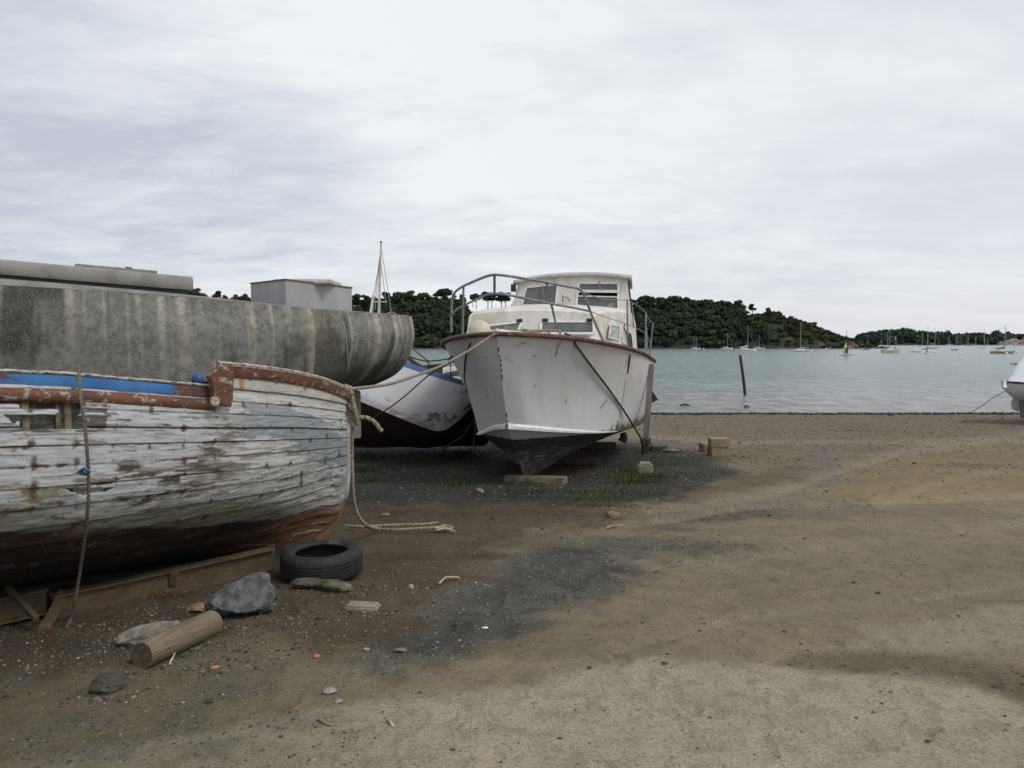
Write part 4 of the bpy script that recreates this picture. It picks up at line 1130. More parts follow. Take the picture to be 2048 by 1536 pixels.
# ================================================================== decaying wooden boat in the foreground
B = Fr((-1.385, 6.6), 0)
th_ = math.radians(42)
B.a = np.array([-math.cos(th_), -math.sin(th_), 0]); B.p = np.array([math.sin(th_), -math.cos(th_), 0])
WB = empty('wooden_boat', B(2.2, 0, 0), 'derelict planked wooden boat with peeling grey paint and broken upper planks', 'boat')
st = [0, .12, .3, .8, 1.5, 2.5, 3.5, 4.6]
SEC = [[(.03, 1.135), (.03, .93), (.03, .72), (.03, .5), (.025, .25), (.02, .05)],
       [(.22, 1.165), (.19, .96), (.15, .74), (.115, .5), (.07, .26), (.02, .05)],
       [(.395, 1.20), (.365, .99), (.31, .76), (.22, .52), (.12, .28), (.02, .06)],
       [(.69, 1.29), (.695, 1.06), (.64, .80), (.50, .52), (.28, .27), (.02, .06)],
       [(.90, 1.385), (.95, 1.13), (.92, .85), (.77, .55), (.45, .28), (.02, .08)],
       [(1.05, 1.50), (1.12, 1.22), (1.12, .90), (.98, .57), (.62, .31), (.02, .12)],
       [(1.08, 1.56), (1.17, 1.27), (1.17, .95), (1.03, .62), (.66, .35), (.02, .15)],
       [(1.0, 1.63), (1.08, 1.35), (1.06, 1.0), (.92, .68), (.55, .41), (.02, .18)]]
SEC = np.array(SEC)
NS, NW = 620, 230
S_ = np.linspace(0, 4.6, NS); wc = np.linspace(0, 1, 6); Wv = np.linspace(0, 1, NW)
tS = np.stack([cubic(st, SEC[:, k, 0], S_) for k in range(6)], 1); zS = np.stack([cubic(st, SEC[:, k, 1], S_) for k in range(6)], 1)
TT = np.stack([cubic(wc, tS[i], Wv) for i in range(NS)]); ZZ = np.stack([cubic(wc, zS[i], Wv) for i in range(NS)])
SS = np.repeat(S_[:, None], NW, 1)
rake = cubic([0, .45, .72, .88, 1], [0, -.02, 0.03, .10, .25], Wv)[None, :] * np.clip(1 - S_ / 1.6, 0, 1)[:, None]
NST = 15
wk_ = Wv * NST
def hull_pts(sgn, off=0.0, detail=True):
    g = B(SS + rake, sgn * (TT - off), ZZ)
    return g
g0 = hull_pts(1)
nrm = np.cross(np.gradient(g0, axis=0), np.gradient(g0, axis=1)); nrm /= np.linalg.norm(nrm, axis=2)[..., None] + 1e-9
if np.mean(nrm @ B.p) < 0: nrm = -nrm
K = np.floor(wk_).astype(int); fr_ = wk_ - K
seam = np.minimum(fr_, 1 - fr_)
lap = (fr_ - .5)[None, :] * 0.010
groove = -0.008 * np.exp(-(seam / .035)**2)[None, :]
pl_off = np.array([_h(np.array(int(k)), np.array(7), np.array(0), 5) for k in range(NST + 1)])[np.clip(K, 0, NST)][None, :] * 0.006
Wg = np.repeat(Wv[None], NS, 0); gwav = 0.004 * fbm(SS * 3, Wg * 20, 0, 3, 61) + 0.0035 * fbm(SS * 14, Wg * 110, 0, 3, 62)
gapw = 1 + 1.2 * np.clip(fbm(SS * 1.1, K[None, :] * 7.3 + 0 * SS, 0, 3, 63), -.6, 1)
near_stem = sstep(0, .12, S_)[:, None]
gd = g0 + nrm * ((lap + groove * gapw + pl_off + gwav) * near_stem)[..., None]
U, V, F = proj(gd)
# --- paint
n1 = fbm(SS * 1.7, Wg * 7, 0, 5, 71); n2 = fbm(SS * 9, Wg * 60, 0, 4, 72); n3 = fbm(SS * 3.2, Wg * 26, 0, 5, 73, .6); n4 = fbm(SS * 30, Wg * 200, 0, 3, 74)
pblue = np.array([0.455, 0.47, 0.485]); plight = np.array([0.54, 0.54, 0.515]); slate = np.array([0.235, 0.27, 0.30]); wood = np.array([0.30, 0.27, 0.225])
dwood = np.array([0.07, 0.058, 0.045]); rust = np.array([0.105, 0.05, 0.03]); cream = np.array([0.42, 0.37, 0.27]); green = np.array([0.12, 0.115, 0.07]); redb = np.array([0.15, 0.072, 0.042]); blk = np.array([0.014, 0.011, 0.009])
c = np.tile(pblue, g0.shape[:2] + (1,))
fore = sstep(1.75, 1.15, S_)[:, None] * np.ones_like(Wg)
c = lerp(c, plight, fore * .85)
# slate undercoat showing near the bow between the upper planks
um = blob(U, V, 520, 820, 110, 26, .3) + blob(U, V, 620, 850, 70, 34, .4) + blob(U, V, 640, 900, 60, 40, .5) + blob(U, V, 570, 880, 120, 26, .2) + blob(U, V, 490, 850, 110, 16, .15) + blob(U, V, 680, 940, 24, 70, 0) + blob(U, V, 520, 960, 120, 40, 0) * .6
c = lerp(c, slate, sstep(.42, .55, um * .55 + .8 * n3 + .6 * n2) * fore * .9)
c = lerp(c, cream, sstep(.2, .42, n3 - .1 + .3 * n2) * fore * .55)
# bare wood
WLZ = cubic([0, .6, 1.2, 2.1, 3, 4.6], [.33, .355, .43, .60, .72, .82], S_)[:, None]
low = sstep(.45, .12, ZZ - WLZ)
wm = .26 * low + blob(U, V, 380, 950, 180, 34, -.05) * .38 + blob(U, V, 450, 890, 90, 60) * .2 + blob(U, V, 250, 935, 200, 14) * .35 + blob(U, V, 60, 880, 110, 40) * .18 + blob(U, V, 460, 900, 90, 60) * .12 + .12 * np.exp(-(seam / .13)**2)[None]
n5 = fbm(SS * 8, Wg * 75, 0, 5, 75, .62)
ex = np.maximum(sstep(.37, .50, wm + .30 * n3 + .85 * n5), .8 * sstep(.30, .42, n5 + .25 * n1 + .4 * wm))
ex = ex * (1 - .55 * fore)
c = lerp(c, wood * (1 + .35 * n4[..., None]), ex)
c = lerp(c, dwood, ex * sstep(.0, .3, n2 + .3 * n5 + .35 * low))
c = c * (1 + .10 * n1 + .08 * n3)[..., None]
scr = sstep(.30, .42, fbm(SS * 5, Wg * 150, 0, 4, 78, .6) + .35 * n1 + .25 * blob(U, V, 420, 920, 200, 90))
c = lerp(c, dwood, scr * .65 * (1 - .5 * fore))
# dark green-brown below, then red/black antifouling
wlz = ZZ - WLZ
c = lerp(c, np.array([.30, .27, .18]), sstep(.1, .4, n3 + .4 * n5) * sstep(.55, .25, wlz) * .5)
c = lerp(c, green * (1 + .6 * n3[..., None]), sstep(.26, .05, wlz + .14 * n1 + .05 * n2 + .12 * sstep(1.2, .2, S_)[:, None]) * .85)
bt = sstep(.02, -.02, wlz + .03 * n3)
bow_red = sstep(1.3, .35, S_)[:, None]
c = lerp(c, lerp(np.broadcast_to(blk, c.shape), redb, np.clip(bow_red * .8 + .12 + .7 * n3 + .5 * n5, 0, 1)), bt)
c = lerp(c, cream * .8, bt * sstep(.30, .42, n5 + .3 * n3) * (.2 + .45 * bow_red))
c = lerp(c, blk, sstep(.10, -.15, wlz + .05 * n1) * sstep(.5, 1.6, S_)[:, None] * .7)
# fastenings: rust blooms in vertical pairs of rows at the frames
rm = np.zeros_like(Wg); dm = np.zeros_like(Wg)
fs = np.arange(.22, 4.5, .205)
rg = np.random.default_rng(5)
for f_ in fs:
    for k in range(0, NST):
        for w0 in (k + .14, k + .86):
            if rg.random() < .22: continue
            s0 = f_ + rg.normal() * .008; a = rg.random() ** 2.2
            i0 = int(s0 / 4.6 * NS); j0 = int(w0 / NST * NW)
            r = 7 + int(16 * a)
            i1, i2, j1, j2 = max(i0 - r, 0), min(i0 + r, NS), max(j0 - r, 0), min(j0 + r, NW)
            if i2 <= i1 or j2 <= j1: continue
            ds = (SS[i1:i2, j1:j2] - s0); dw = (Wg[i1:i2, j1:j2] * NST - w0) * .09
            dd = np.hypot(ds, dw)
            dm[i1:i2, j1:j2] = np.maximum(dm[i1:i2, j1:j2], np.exp(-(dd / .0062)**2) * rg.uniform(.4, 1))
            rm[i1:i2, j1:j2] = np.maximum(rm[i1:i2, j1:j2], np.exp(-(np.hypot(ds, dw * (1.0 if rg.random() < .5 else .6)) / (.008 + .017 * a))**2) * (.25 + .6 * a))
# streaks on the raised bow under the cap end
rm = np.maximum(rm, .9 * blob(U, V, 603, 960, 5, 22)) ; rm = np.maximum(rm, .6 * blob(U, V, 455, 818, 9, 12))
rm = rm * (1 - .4 * sstep(.5, .8, Wg))
c = lerp(c, rust * (1 + .5 * n2[..., None]), sstep(.30, .6, rm + .5 * n2 * (rm > .04) + .3 * n3 * (rm > .04)) * .85)
c = lerp(c, blk, np.clip(dm * 1.1, 0, 1) * .85)
c = lerp(c, blk, np.clip(np.exp(-(seam / .022)**2)[None] * np.clip(gapw - .35, .12, 1) * .8 * near_stem, 0, 1))
c = lerp(c, plight * .95, blob(U, V, 138, 887, 11, 20) * (V > 860) * .8)
c = lerp(c, np.array([.5, .49, .45]), sstep(.10, .03, SS) * (1 - sstep(.62, .75, Wg)) * sstep(-.3, .1, n3) * .7)
# --- holes, jagged
jag = 5.0 * fbm(Wg * 90, SS * 6, 0, 3, 80) + 4.0 * fbm(Wg * 240, SS * 12, 0, 2, 81)
Uj = U + jag * 1.6 * (np.abs(U - 165) < 25) + jag * .4
def inpoly(U, V, poly):
    r = np.zeros(U.shape, bool); n = len(poly); j = n - 1
    for i in range(n):
        xi, yi = poly[i]; xj, yj = poly[j]
        cnd = ((yi > V) != (yj > V)) & (U < (xj - xi) * (V - yi) / (yj - yi + 1e-9) + xi)
        r ^= cnd; j = i
    return r
hole = inpoly(Uj, V, [(-30, 788), (30, 789), (100, 791), (160, 794), (168, 806), (163, 818), (172, 832), (170, 858), (110, 858), (46, 857), (20, 838), (-5, 815), (-30, 800)])
plank = inpoly(Uj, V, [(-40, 812), (30, 814), (118, 817), (116, 827), (60, 828), (12, 828), (-40, 822)])
hole2 = inpoly(Uj, V, [(122, 973), (228, 974), (214, 984), (196, 987), (170, 991), (150, 985), (132, 978)])
hole3 = inpoly(Uj, V, [(-60, 1128), (30, 1124), (34, 1134), (-60, 1150)]) | inpoly(Uj, V, [(58, 1124), (82, 1120), (82, 1128), (60, 1134)])
cut = (hole & ~plank) | hole2 | hole3
cut = cut | ((Wg[:, :] > 0) & (cut & False))
edge = hole | hole2
keep = ~cut[:-1, :-1]
# splintered bare wood around the holes
from_hole = inpoly(Uj - 0, V, [(150, 785), (215, 800), (212, 862), (150, 866)]) & ~cut
c = lerp(c, dwood * 1.3, (from_hole & (fbm(SS * 4, Wg * 120, 0, 4, 90) > .02)) * .9)
uvw = np.stack([SS, Wg * NST * .09], -1)

m = NM('peeling_hull_paint'); col = m.attr('paint'); uv = m.coord('UV')
grain = m.noise(m.mapping(uv, (7, 90, 1)), 1, 6, .65, .3)
fl = m.noise(uv, 26, 7, .7, .2); fl2 = m.noise(uv, 70, 5, .7)
col = m.mix(m.ramp(grain, .32, .58, .5, 0), col, m.mix(1.0, col, (0.42, 0.38, 0.34), 'MULTIPLY'))
col = m.mix(m.ramp(fl, .60, .66, 0, .75), col, m.mix(m.ramp(fl2, .45, .55), (0.20, 0.175, 0.14), m.mix(1.0, col, (0.5, 0.46, 0.42), 'MULTIPLY')))
col = m.mix(m.ramp(m.noise(uv, 8, 6, .65), .45, .7, 0, .35), col, m.mix(1.0, col, (0.62, 0.60, 0.58), 'MULTIPLY'))
col = m.mix(m.ramp(m.noise(uv, 130, 3, .6), .66, .72, 0, .6), col, (0.05, 0.04, 0.03))
m.color(col); m.rough(.82); m.b.inputs['Specular IOR Level'].default_value = .3
m.bump(m.math('ADD', m.math('MULTIPLY', grain, .8), fl), .7, .006)
M_PEEL = m.m
M_INSIDE = simple('boat_inside', (0.13, 0.125, 0.105), (0.045, 0.042, 0.036), 9, .95, .6, .01, stretch=(1, 1, 3), spots=(22, .55, .68, (0.2, 0.2, 0.18)))
hb = MB(); hb.grid(gd, c.reshape(-1, 3) * 1.0 if False else np.clip(c, .004, 1), keep=keep)
pk = hb.build('planking', [M_PEEL, M_INSIDE], WB, uv=uvw.reshape(-1, 2))
bmt = bmesh.new(); bmt.from_mesh(pk.data)
bmesh.ops.delete(bmt, geom=[q for q in bmt.verts if not q.link_faces], context='VERTS'); bmt.to_mesh(pk.data); bmt.free()
# make normals face the near side so that the thickness goes inwards
nn = np.zeros(len(pk.data.polygons) * 3); pk.data.polygons.foreach_get('normal', nn)
so = pk.modifiers.new('thick', 'SOLIDIFY'); so.thickness = .024
if np.mean(nn.reshape(-1, 3) @ B.p) < 0: so.offset = 1
else: so.offset = -1
so.material_offset = 1
# far side (coarser)
st2 = slice(None, None, 6), slice(None, None, 5)
fg = (B(SS + rake, -TT, ZZ - .16 * TT))[st2]
fm_ = MB().grid(fg, np.clip(c[st2] * .6, 0, 1)).build('far_planking', M_INSIDE, WB)
so = fm_.modifiers.new('thick', 'SOLIDIFY'); so.thickness = .02
# transom
tr_ = [B(4.6, t, z) for t, z in SEC[-1]] + [B(4.6, -t, z) for t, z in SEC[-1][::-1]]
MB().poly(tr_).build('transom', M_INSIDE, WB)
# stem post
stp = spline([B(-.012, 0, 1.27), B(-.02, 0, 1.1), B(-.028, 0, .85), B(-.02, 0, .6), B(0.0, 0, .4), B(.07, 0, .25), B(.17, 0, .10), B(.30, 0, .03)], 60)
sc_w = MB(); n = 60
tz = stp[:, 2]
cl_ = np.where(tz[:, None] > .38 + .02 * np.sin(np.arange(n) * 1.1)[:, None], np.array([.42, .42, .39])[None], redb[None] * 1.2)
tan = np.gradient(stp, axis=0); tan /= np.linalg.norm(tan, axis=1)[:, None]
back = np.cross(B.p, tan); 
if np.dot(back[10], B.a) < 0: back = -back
jg = (fbm(np.arange(n) * .35, np.zeros(n), 0, 3, 9) * .006)[:, None]
g = np.stack([stp + B.p * .035 + back * .05, stp + B.p * .032 - back * (.012 + jg), stp - B.p * .032 - back * (.012 + jg), stp - B.p * .035 + back * .05], 1)
sc_w.grid(g, np.repeat(cl_[:, None], 4, 1), closeu=True)
sc_w.build('stem', M_PEEL, WB, uv=np.repeat(np.stack([tz, tz * .1], 1)[:, None], 4, 1).reshape(-1, 2), smooth=False)
# keel
MB().beam(B(.3, 0, .03), B(4.5, 0, .10), .07, .14).build('keel', M_DKWOOD, WB)

# raised bulwark at the bow
ns = 120; sb = np.linspace(0.0, 1.42, ns)
zt0 = cubic(st, SEC[:, 0, 1], sb); tt0 = cubic(st, SEC[:, 0, 0], sb)
ztop = cubic([0, .12, .3, .55, .8, 1.1, 1.42], [1.245, 1.275, 1.325, 1.39, 1.44, 1.485, 1.52], sb)
rows = 30; wv = np.linspace(0, 1, rows)
Zb = zt0[:, None] * (1 - wv) + ztop[:, None] * wv; Tb = tt0[:, None] + .012 + 0.0 * wv[None] - .02 * wv[None] ** 2
Sb = np.repeat(sb[:, None], rows, 1)
kk = wv * 1.6; sm_ = np.abs(kk - .9)
bw = B(Sb, Tb - .008 * np.exp(-(sm_ / .05)**2)[None] , Zb)
Ub, Vb, _ = proj(bw)
nb1 = fbm(Sb * 4, Zb * 9, 0, 5, 101); nb2 = fbm(Sb * 20, Zb * 40, 0, 4, 102)
cb2 = np.tile(np.array([.50, .50, .485]), bw.shape[:2] + (1,))
cb2 = lerp(cb2, np.array([.44, .40, .31]), sstep(.0, .3, nb1 + blob(Ub, Vb, 480, 780, 28, 40) * .4) * .6)
cb2 = lerp(cb2, slate, sstep(.35, .5, blob(Ub, Vb, 520, 812, 80, 14, .2) * .9 + nb1 * .8) * .8)
rs_ = blob(Ub, Vb, 483, 770, 5, 38) + blob(Ub, Vb, 480, 790, 4, 20)
cb2 = lerp(cb2, np.array([.42, .19, .06]), sstep(.3, .75, rs_ + .5 * nb2) * .85)
cb2 = lerp(cb2, blk, np.exp(-(sm_ / .035)**2)[None] * .85 * np.ones_like(Sb))
for su, sv in [(482, 752), (500, 760), (552, 766), (482, 788), (640, 800), (610, 778)]:
    cb2 = lerp(cb2, rust * .4, blob(Ub, Vb, su, sv, 3, 3))
for side in (1,):
    gg = bw if side == 1 else B(Sb, -Tb, Zb)
    o = MB().grid(gg, cb2 if side == 1 else cb2 * .5).build('bow_bulwark', [M_PEEL, M_INSIDE], WB, uv=np.stack([Sb, Zb], -1).reshape(-1, 2))
    nn = np.zeros(len(o.data.polygons) * 3); o.data.polygons.foreach_get('normal', nn)
    so = o.modifiers.new('thick', 'SOLIDIFY'); so.thickness = .022; so.material_offset = 1
    so.offset = -1 if np.mean(nn.reshape(-1, 3) @ (B.p * side)) > 0 else 1

def trim_mat(name, a, b, c3, sc=9, thr=(.47, .55), thr2=(.56, .62)):
    m = NM(name); v = m.mapping(m.coord(), (1, 1, 1.6))
    n = m.noise(v, sc, 7, .68, .4)
    cc = m.mix(m.ramp(n, *thr), a, b)
    cc = m.mix(m.ramp(m.noise(v, sc * 2.1, 6, .7, .2), *thr2), cc, c3)
    cc = m.mix(m.ramp(m.noise(v, 80, 4, .7), .5, .75, 0, .5), cc, (.04, .03, .025))
    m.color(cc); m.rough(.75); m.bump(n, .5, .004); return m.m
M_BROWN = trim_mat('brown_painted_wood', (0.155, 0.06, 0.03), (0.10, 0.04, 0.025), (0.33, 0.30, 0.26), 7, (.4, .6), (.54, .62))
M_BLUE = trim_mat('blue_painted_wood', (0.045, 0.16, 0.38), (0.035, 0.13, 0.33), (0.11, 0.05, 0.045), 4.5, (.4, .6), (.53, .57))
m = NM('blue_brown_rail'); v = m.coord(); n = m.noise(m.mapping(v, (1, 1, 1.6)), 9, 7, .7, .5); a_ = m.sep(m.attr('paint'))
cc = m.mix(m.ramp(m.noise(v, 6, 5, .6), .4, .6), (0.045, 0.17, 0.40), (0.035, 0.13, 0.33))
cc = m.mix(m.ramp(m.math('ADD', a_[0], m.math('MULTIPLY', m.math('SUBTRACT', n, .5), 1.6)), .56, .46), cc, m.mix(m.ramp(m.noise(v, 30, 6, .7), .4, .62), (0.085, 0.04, 0.035), (0.15, 0.065, 0.04)))
cc = m.mix(m.ramp(m.noise(v, 24, 6, .7), .62, .68, 0, .8), cc, (.26, .22, .17))
m.color(cc); m.rough(.75); m.bump(n, .5, .004); M_BLUE = m.m
M_CREAMCAP = trim_mat('flaking_cream_paint', (0.36, 0.32, 0.25), (0.47, 0.44, 0.38), (0.14, 0.12, 0.10), 14, (.4, .6), (.5, .58))
# cap rail on the bulwark: brown face, cream top
capath = B(sb, Tb[:, -1], ztop)
oo = outv(capath, 1)
if np.dot(oo[60], B.p) < 0: oo = -oo
sweep(capath, oo, [(-.01, -.078), (.026, -.076), (.036, -.06), (.036, -.012), (-.01, -.008)]).build('bow_capping', M_BROWN, WB)
sweep(capath + np.array([0, 0, .004]), oo, [(-.06, -.008), (.036, -.012), (.042, .006), (.03, .016), (-.06, .014)]).build('capping_edge', M_CREAMCAP, WB)
cp2 = B(sb, -Tb[:, -1], ztop); o2 = -outv(cp2, 1)
if np.dot(o2[60], -B.p) < 0: o2 = -o2

# end piece where the bulwark steps down to the rail
e1 = [B(1.30, .965, 1.50), B(1.42, .985, 1.512), B(1.53, .995, 1.40), B(1.53, 1.03, 1.26), B(1.50, 1.03, 1.225), B(1.325, .985, 1.215)]
e1 = []
for (u, v) in [(462, 727), (446, 727), (422, 752), (428, 776), (430, 803), (462, 815), (466, 800), (468, 745)]:
    p0 = B(1.4, .985, 1.35); pn = B.p + B.a * (-.27); pn /= np.linalg.norm(pn)
    e1.append(ray_plane(u, v, p0, pn))
MB().poly(e1, .05, pn).build('rail_knee', M_BROWN, WB)
# rail aft: blue upper strake and brown half-round strake
s2 = np.linspace(1.46, 4.6, 220)
rail = B(s2, cubic(st, SEC[:, 0, 0], s2) + .004, cubic(st, SEC[:, 0, 1], s2))
oo = outv(rail, 1)
if np.dot(oo[60], B.p) < 0: oo = -oo
wv_ = (fbm(s2 * 4, s2 * 0, 0, 3, 55) * .004)[:, None] * np.array([0, 0, 1.])
ch = (np.clip(fbm(s2 * 22, s2 * 0, 0, 2, 56), -.2, 1) * -.006)[:, None] * np.array([0, 0, 1.])
rl_ = sweep(rail + wv_, oo, [(-.03, -.070), (.020, -.070), (.024, -.05), (.016, -.008), (-.03, .0)])
bf_ = np.clip(sstep(1.50, 1.80, s2) * sstep(2.95, 2.45, s2) * 1.0, 0, 1) * .66 + .12 * sstep(1.9, 2.0, s2) * sstep(2.5, 2.3, s2)
rl_.c = [np.repeat(bf_[:, None], 5, 1).reshape(-1, 1) * np.ones((1, 3))]; rl_.build('rail', M_BLUE, WB)
sweep(rail + wv_ + ch, oo, [(-.05, -.002), (.018, -.004), (.024, .005), (.014, .012), (-.05, .014)]).build('rail_edge', M_CREAMCAP, WB)
sweep(rail - np.array([0, 0, .082]), oo, [(-.02, .004), (.028, .002), (.046, -.014), (.052, -.036), (.046, -.058), (.03, -.072), (-.02, -.076)]).build('rubbing_strake', M_BROWN, WB)
r2 = B(s2, -cubic(st, SEC[:, 0, 0], s2), cubic(st, SEC[:, 0, 1], s2) - .16 * cubic(st, SEC[:, 0, 0], s2)); o2 = outv(r2, 1)
if np.dot(o2[60], -B.p) < 0: o2 = -o2
sweep(r2, o2, [(-.04, -.07), (.03, -.07), (.03, .0), (-.04, .01)]).build('far_rail', M_BROWN, WB)
# white fairlead disc on the strake
bmx = bmesh.new(); bmesh.ops.create_cone(bmx, cap_ends=True, segments=28, radius1=.031, radius2=.026, depth=.014)
dc = ray_plane(426, 802, B(1.56, .985, 1.28) + B.p * .0, B.p)
Mx = np.stack([B.a, np.array([0, 0, 1.]), B.p], 1); bmx.verts.index_update()
MB().add(np.array([q.co[:] for q in bmx.verts]) @ Mx.T + dc + B.p * .035, [tuple(x.index for x in f.verts) for f in bmx.faces]).build('drain_disc', M_CREAMCAP, WB); bmx.free()
# ribs
for f_ in np.arange(1.9, 4.2, .2):
    i = int(f_ / 4.6 * (NS - 1))
    for side in (1, -1):
        pth = B(S_[i] + 0 * Wv, side * (TT[i] - .045), ZZ[i])[10:200:8]
        if side == -1: pth = B(S_[i] + 0 * Wv, side * (TT[i] - .04), ZZ[i])[2:200:8]
        g = np.stack([pth + B.a * a + B.p * b * side for a, b in [(-.016, -.014), (.016, -.014), (.016, .014), (-.016, .014)]], 1)
        MB().grid(g, closeu=True).build('rib', simple('rib_wood', (0.24, 0.21, 0.15), (0.12, 0.06, 0.035), 6, .9, .4, .005) if f_ == 1.9 and side == 1 else bpy.data.materials['rib_wood'], WB, smooth=False)
# thin deck at bow, floor boards
dk = np.stack([B(sb, Tb[:, -1] * k * .98, ztop - .10 - .10 * (1 - k)) for k in np.linspace(-1, 1, 7)], 1)
MB().grid(dk).build('foredeck', M_DKWOOD, WB)
fl_ = np.stack([B(np.linspace(1.7, 4.5, 30), k, .52) for k in np.linspace(-.48, .48, 6)], 1)
MB().grid(fl_).build('floor', M_DKWOOD, WB)
# bow post (white bitt) with metal fitting and lashings
bp = MB().tube([P(698, 812, 6.48), P(698, 790, 6.5), P(699, 772, 6.52)], np.array([.02, .02, .018]) * 1.0, 10, cap=True)
bp.build('bow_fitting', M_CREAMCAP, WB)
# rope round the bow
def R(u, v, Y=6.45): return P(u, v, Y)
rope('mooring_rope', 'thick pale rope stretched from the wooden boat bow up to the cruiser stem', [R(676, 778, 6.6), R(690, 779, 6.5), R(704, 778, 6.45), P(740, 774, 6.8), P(780, 768, 7.2), P(830, 752, 7.8), P(880, 733, 8.35), P(930, 706, 8.8), P(965, 684, 9.05), P(984, 671, 9.15), P(990, 666, 9.3)], .0135, sm=100)
rope('mooring_rope', 'pale rope knotted in loops round the wooden boat stem head', [[R(690, 778, 6.5), R(694, 800), R(697, 830), R(703, 850), R(713, 856)], [R(703, 783), R(706, 805, 6.42), R(712, 828, 6.42), R(714, 850), R(708, 848), R(700, 825), R(700, 800)],
     [R(686, 782, 6.52), R(694, 776, 6.46), R(703, 786, 6.42), R(697, 797, 6.46)], [R(694, 805), R(703, 815, 6.42), R(710, 830)], [R(684, 779, 6.55), R(692, 772, 6.5), R(700, 779, 6.45)]], .0165)
rope('rope_end', 'stiff whipped rope end curving out to the right of the wooden boat bow', [R(711, 842), R(720, 835), R(735, 836), R(750, 845), R(758, 856), R(764, 863)], .016)
gnd = lambda u, v: G(u, v) + np.array([0, 0, .03])
rope('hanging_rope', 'rope hanging from the wooden boat bow and trailing along the ground to the right', [R(704, 850), R(704, 900, 6.5), R(705, 950, 6.5), R(708, 1000, 6.55), R(716, 1030, 6.6), R(732, 1050, 6.7), gnd(755, 1064), gnd(790, 1066), gnd(830, 1064), gnd(876, 1061), gnd(893, 1057)], .013)
rope('ground_rope', 'rope lying on the ground behind the wooden boat bow, above the trailing one', [gnd(690, 1058), gnd(730, 1060), gnd(775, 1057), gnd(810, 1056), gnd(850, 1055), gnd(876, 1052)], .013)
rope('frayed_rope_end', 'pale frayed strands at the end of the trailing rope', [[gnd(870 + a, 1063 + b), gnd(885 + a, 1060 + c), gnd(905 + a - 4, 1063 + d)] for a, b, c, d in [(0, 0, 0, 2), (2, -2, 3, 5), (5, 1, -3, -2), (3, 4, 4, 1), (8, -1, 2, 6)]], .008, simple('pale_strands', (.42, .38, .3)))
rope('side_rope', 'thin grey rope hanging down the wooden boat side from the blue rail to the ground', [P(155, 728, 4.24), P(158, 745, 4.20), P(160, 785, 4.15), P(167, 830, 4.13), P(174, 900, 4.14), P(177, 960, 4.18), P(176, 1010, 4.22), P(170, 1070, 4.32), P(160, 1140, 4.5), P(150, 1200, 4.56), P(140, 1240, 4.6), gnd(133, 1266)], .0085, simple('grey_rope', (.15, .13, .10), (.08, .07, .05), 40))
rope('blue_knot', 'small blue rope knot on the hanging rope halfway down the hull', [P(158, 945, 4.17), P(168, 938, 4.13), P(176, 941, 4.12), P(170, 948, 4.13), P(160, 946, 4.15)], .009, simple('blue_rope', (.04, .12, .2)))
# blue float showing over the rail
bmx = bmesh.new(); bmesh.ops.create_uvsphere(bmx, u_segments=20, v_segments=14, radius=.045)
for q in bmx.verts: q.co.z *= 1.15
bmx.verts.index_update()
o = MB().add(np.array([q.co[:] for q in bmx.verts]) + P(396, 760, 5.6), [tuple(x.index for x in f.verts) for f in bmx.faces]).build('blue_float', simple('blue_plastic', (.025, .085, .26), (.015, .05, .16), 10, .5)); bmx.free()
tag(o, 'small blue float peeking over the wooden boat rail beside the raised bow', 'float')

# rusty cradle under the boat
M_RUST = trim_mat('rusty_steel', (0.105, 0.072, 0.036), (0.06, 0.046, 0.028), (0.16, 0.065, 0.022), 5, (.42, .58), (.56, .66))
CRD = empty('steel_cradle', G(380, 1190), 'long rusty steel beam cradle lying under the wooden boat', 'cradle')
def hbeam(mb, a, b, h=.15, w=.085):
    a = np.asarray(a); b = np.asarray(b); d = (b - a) / np.linalg.norm(b - a); up = np.array([0, 0, 1.]); sd2 = np.cross(d, up)
    prof = [(-w/2, 0), (w/2, 0), (w/2, .012), (.006, .016), (.006, h - .016), (w/2, h - .012), (w/2, h), (-w/2, h), (-w/2, h - .012), (-.006, h - .016), (-.006, .016), (-w/2, .012)]
    n = 30; P_ = np.array([a + (b - a) * t for t in np.linspace(0, 1, n)])
    P_[:, 2] += .003 * fbm(np.arange(n) * .5, np.zeros(n), 0, 2, 2)
    g = np.stack([P_ + sd2 * x + up * z for x, z in prof], 1)
    mb.grid(g, closeu=True); k = len(prof); o = mb.n - n * k
    mb.f.append(tuple(o + j for j in range(k))); mb.f.append(tuple(o + (n - 1) * k + j for j in range(k))); mb.mi += [0, 0]
bmq = MB(); ga = G(545, 1138); gb_ = G(105, 1243); hbeam(bmq, ga, gb_, .16)
bmq.build('beam', M_RUST, CRD, smooth=False)
bmq = MB(); hbeam(bmq, G(70, 1252) + np.array([0, .12, .04]), G(-260, 1330) + np.array([0, .12, .04]), .15); bmq.build('beam', M_RUST, CRD, smooth=False)
for (u, v, dd) in [(360, 1182, 0), (552, 1128, .0)]:
    p = G(u, v) + (ga - gb_) / np.linalg.norm(ga - gb_) * dd
    MB().box(p + np.array([-.02, -.05, .11]), (.05, .03, .10), bev=.004).build('bracket', M_RUST, CRD)
# bent angled plate
MB().poly([P(58, 1285, 4.42), P(95, 1225, 4.55), P(118, 1180, 4.7), P(134, 1195, 4.7), P(110, 1240, 4.5), P(85, 1290, 4.4)], .02, (0, -1, 0)).build('bent_plate', M_RUST, CRD)
MB().beam(P(15, 1175, 4.6), P(72, 1238, 4.4), .03, .03).build('strut', M_RUST, CRD)
for k in range(5):
    s = 1.0 + k * .8
    MB().box(B(s, 0, -.005), (.3, .14, .10), np.stack([B.p, B.a, np.array([0, 0, 1.])], 1), bev=.01).build('keel_block', M_DKWOOD, CRD)

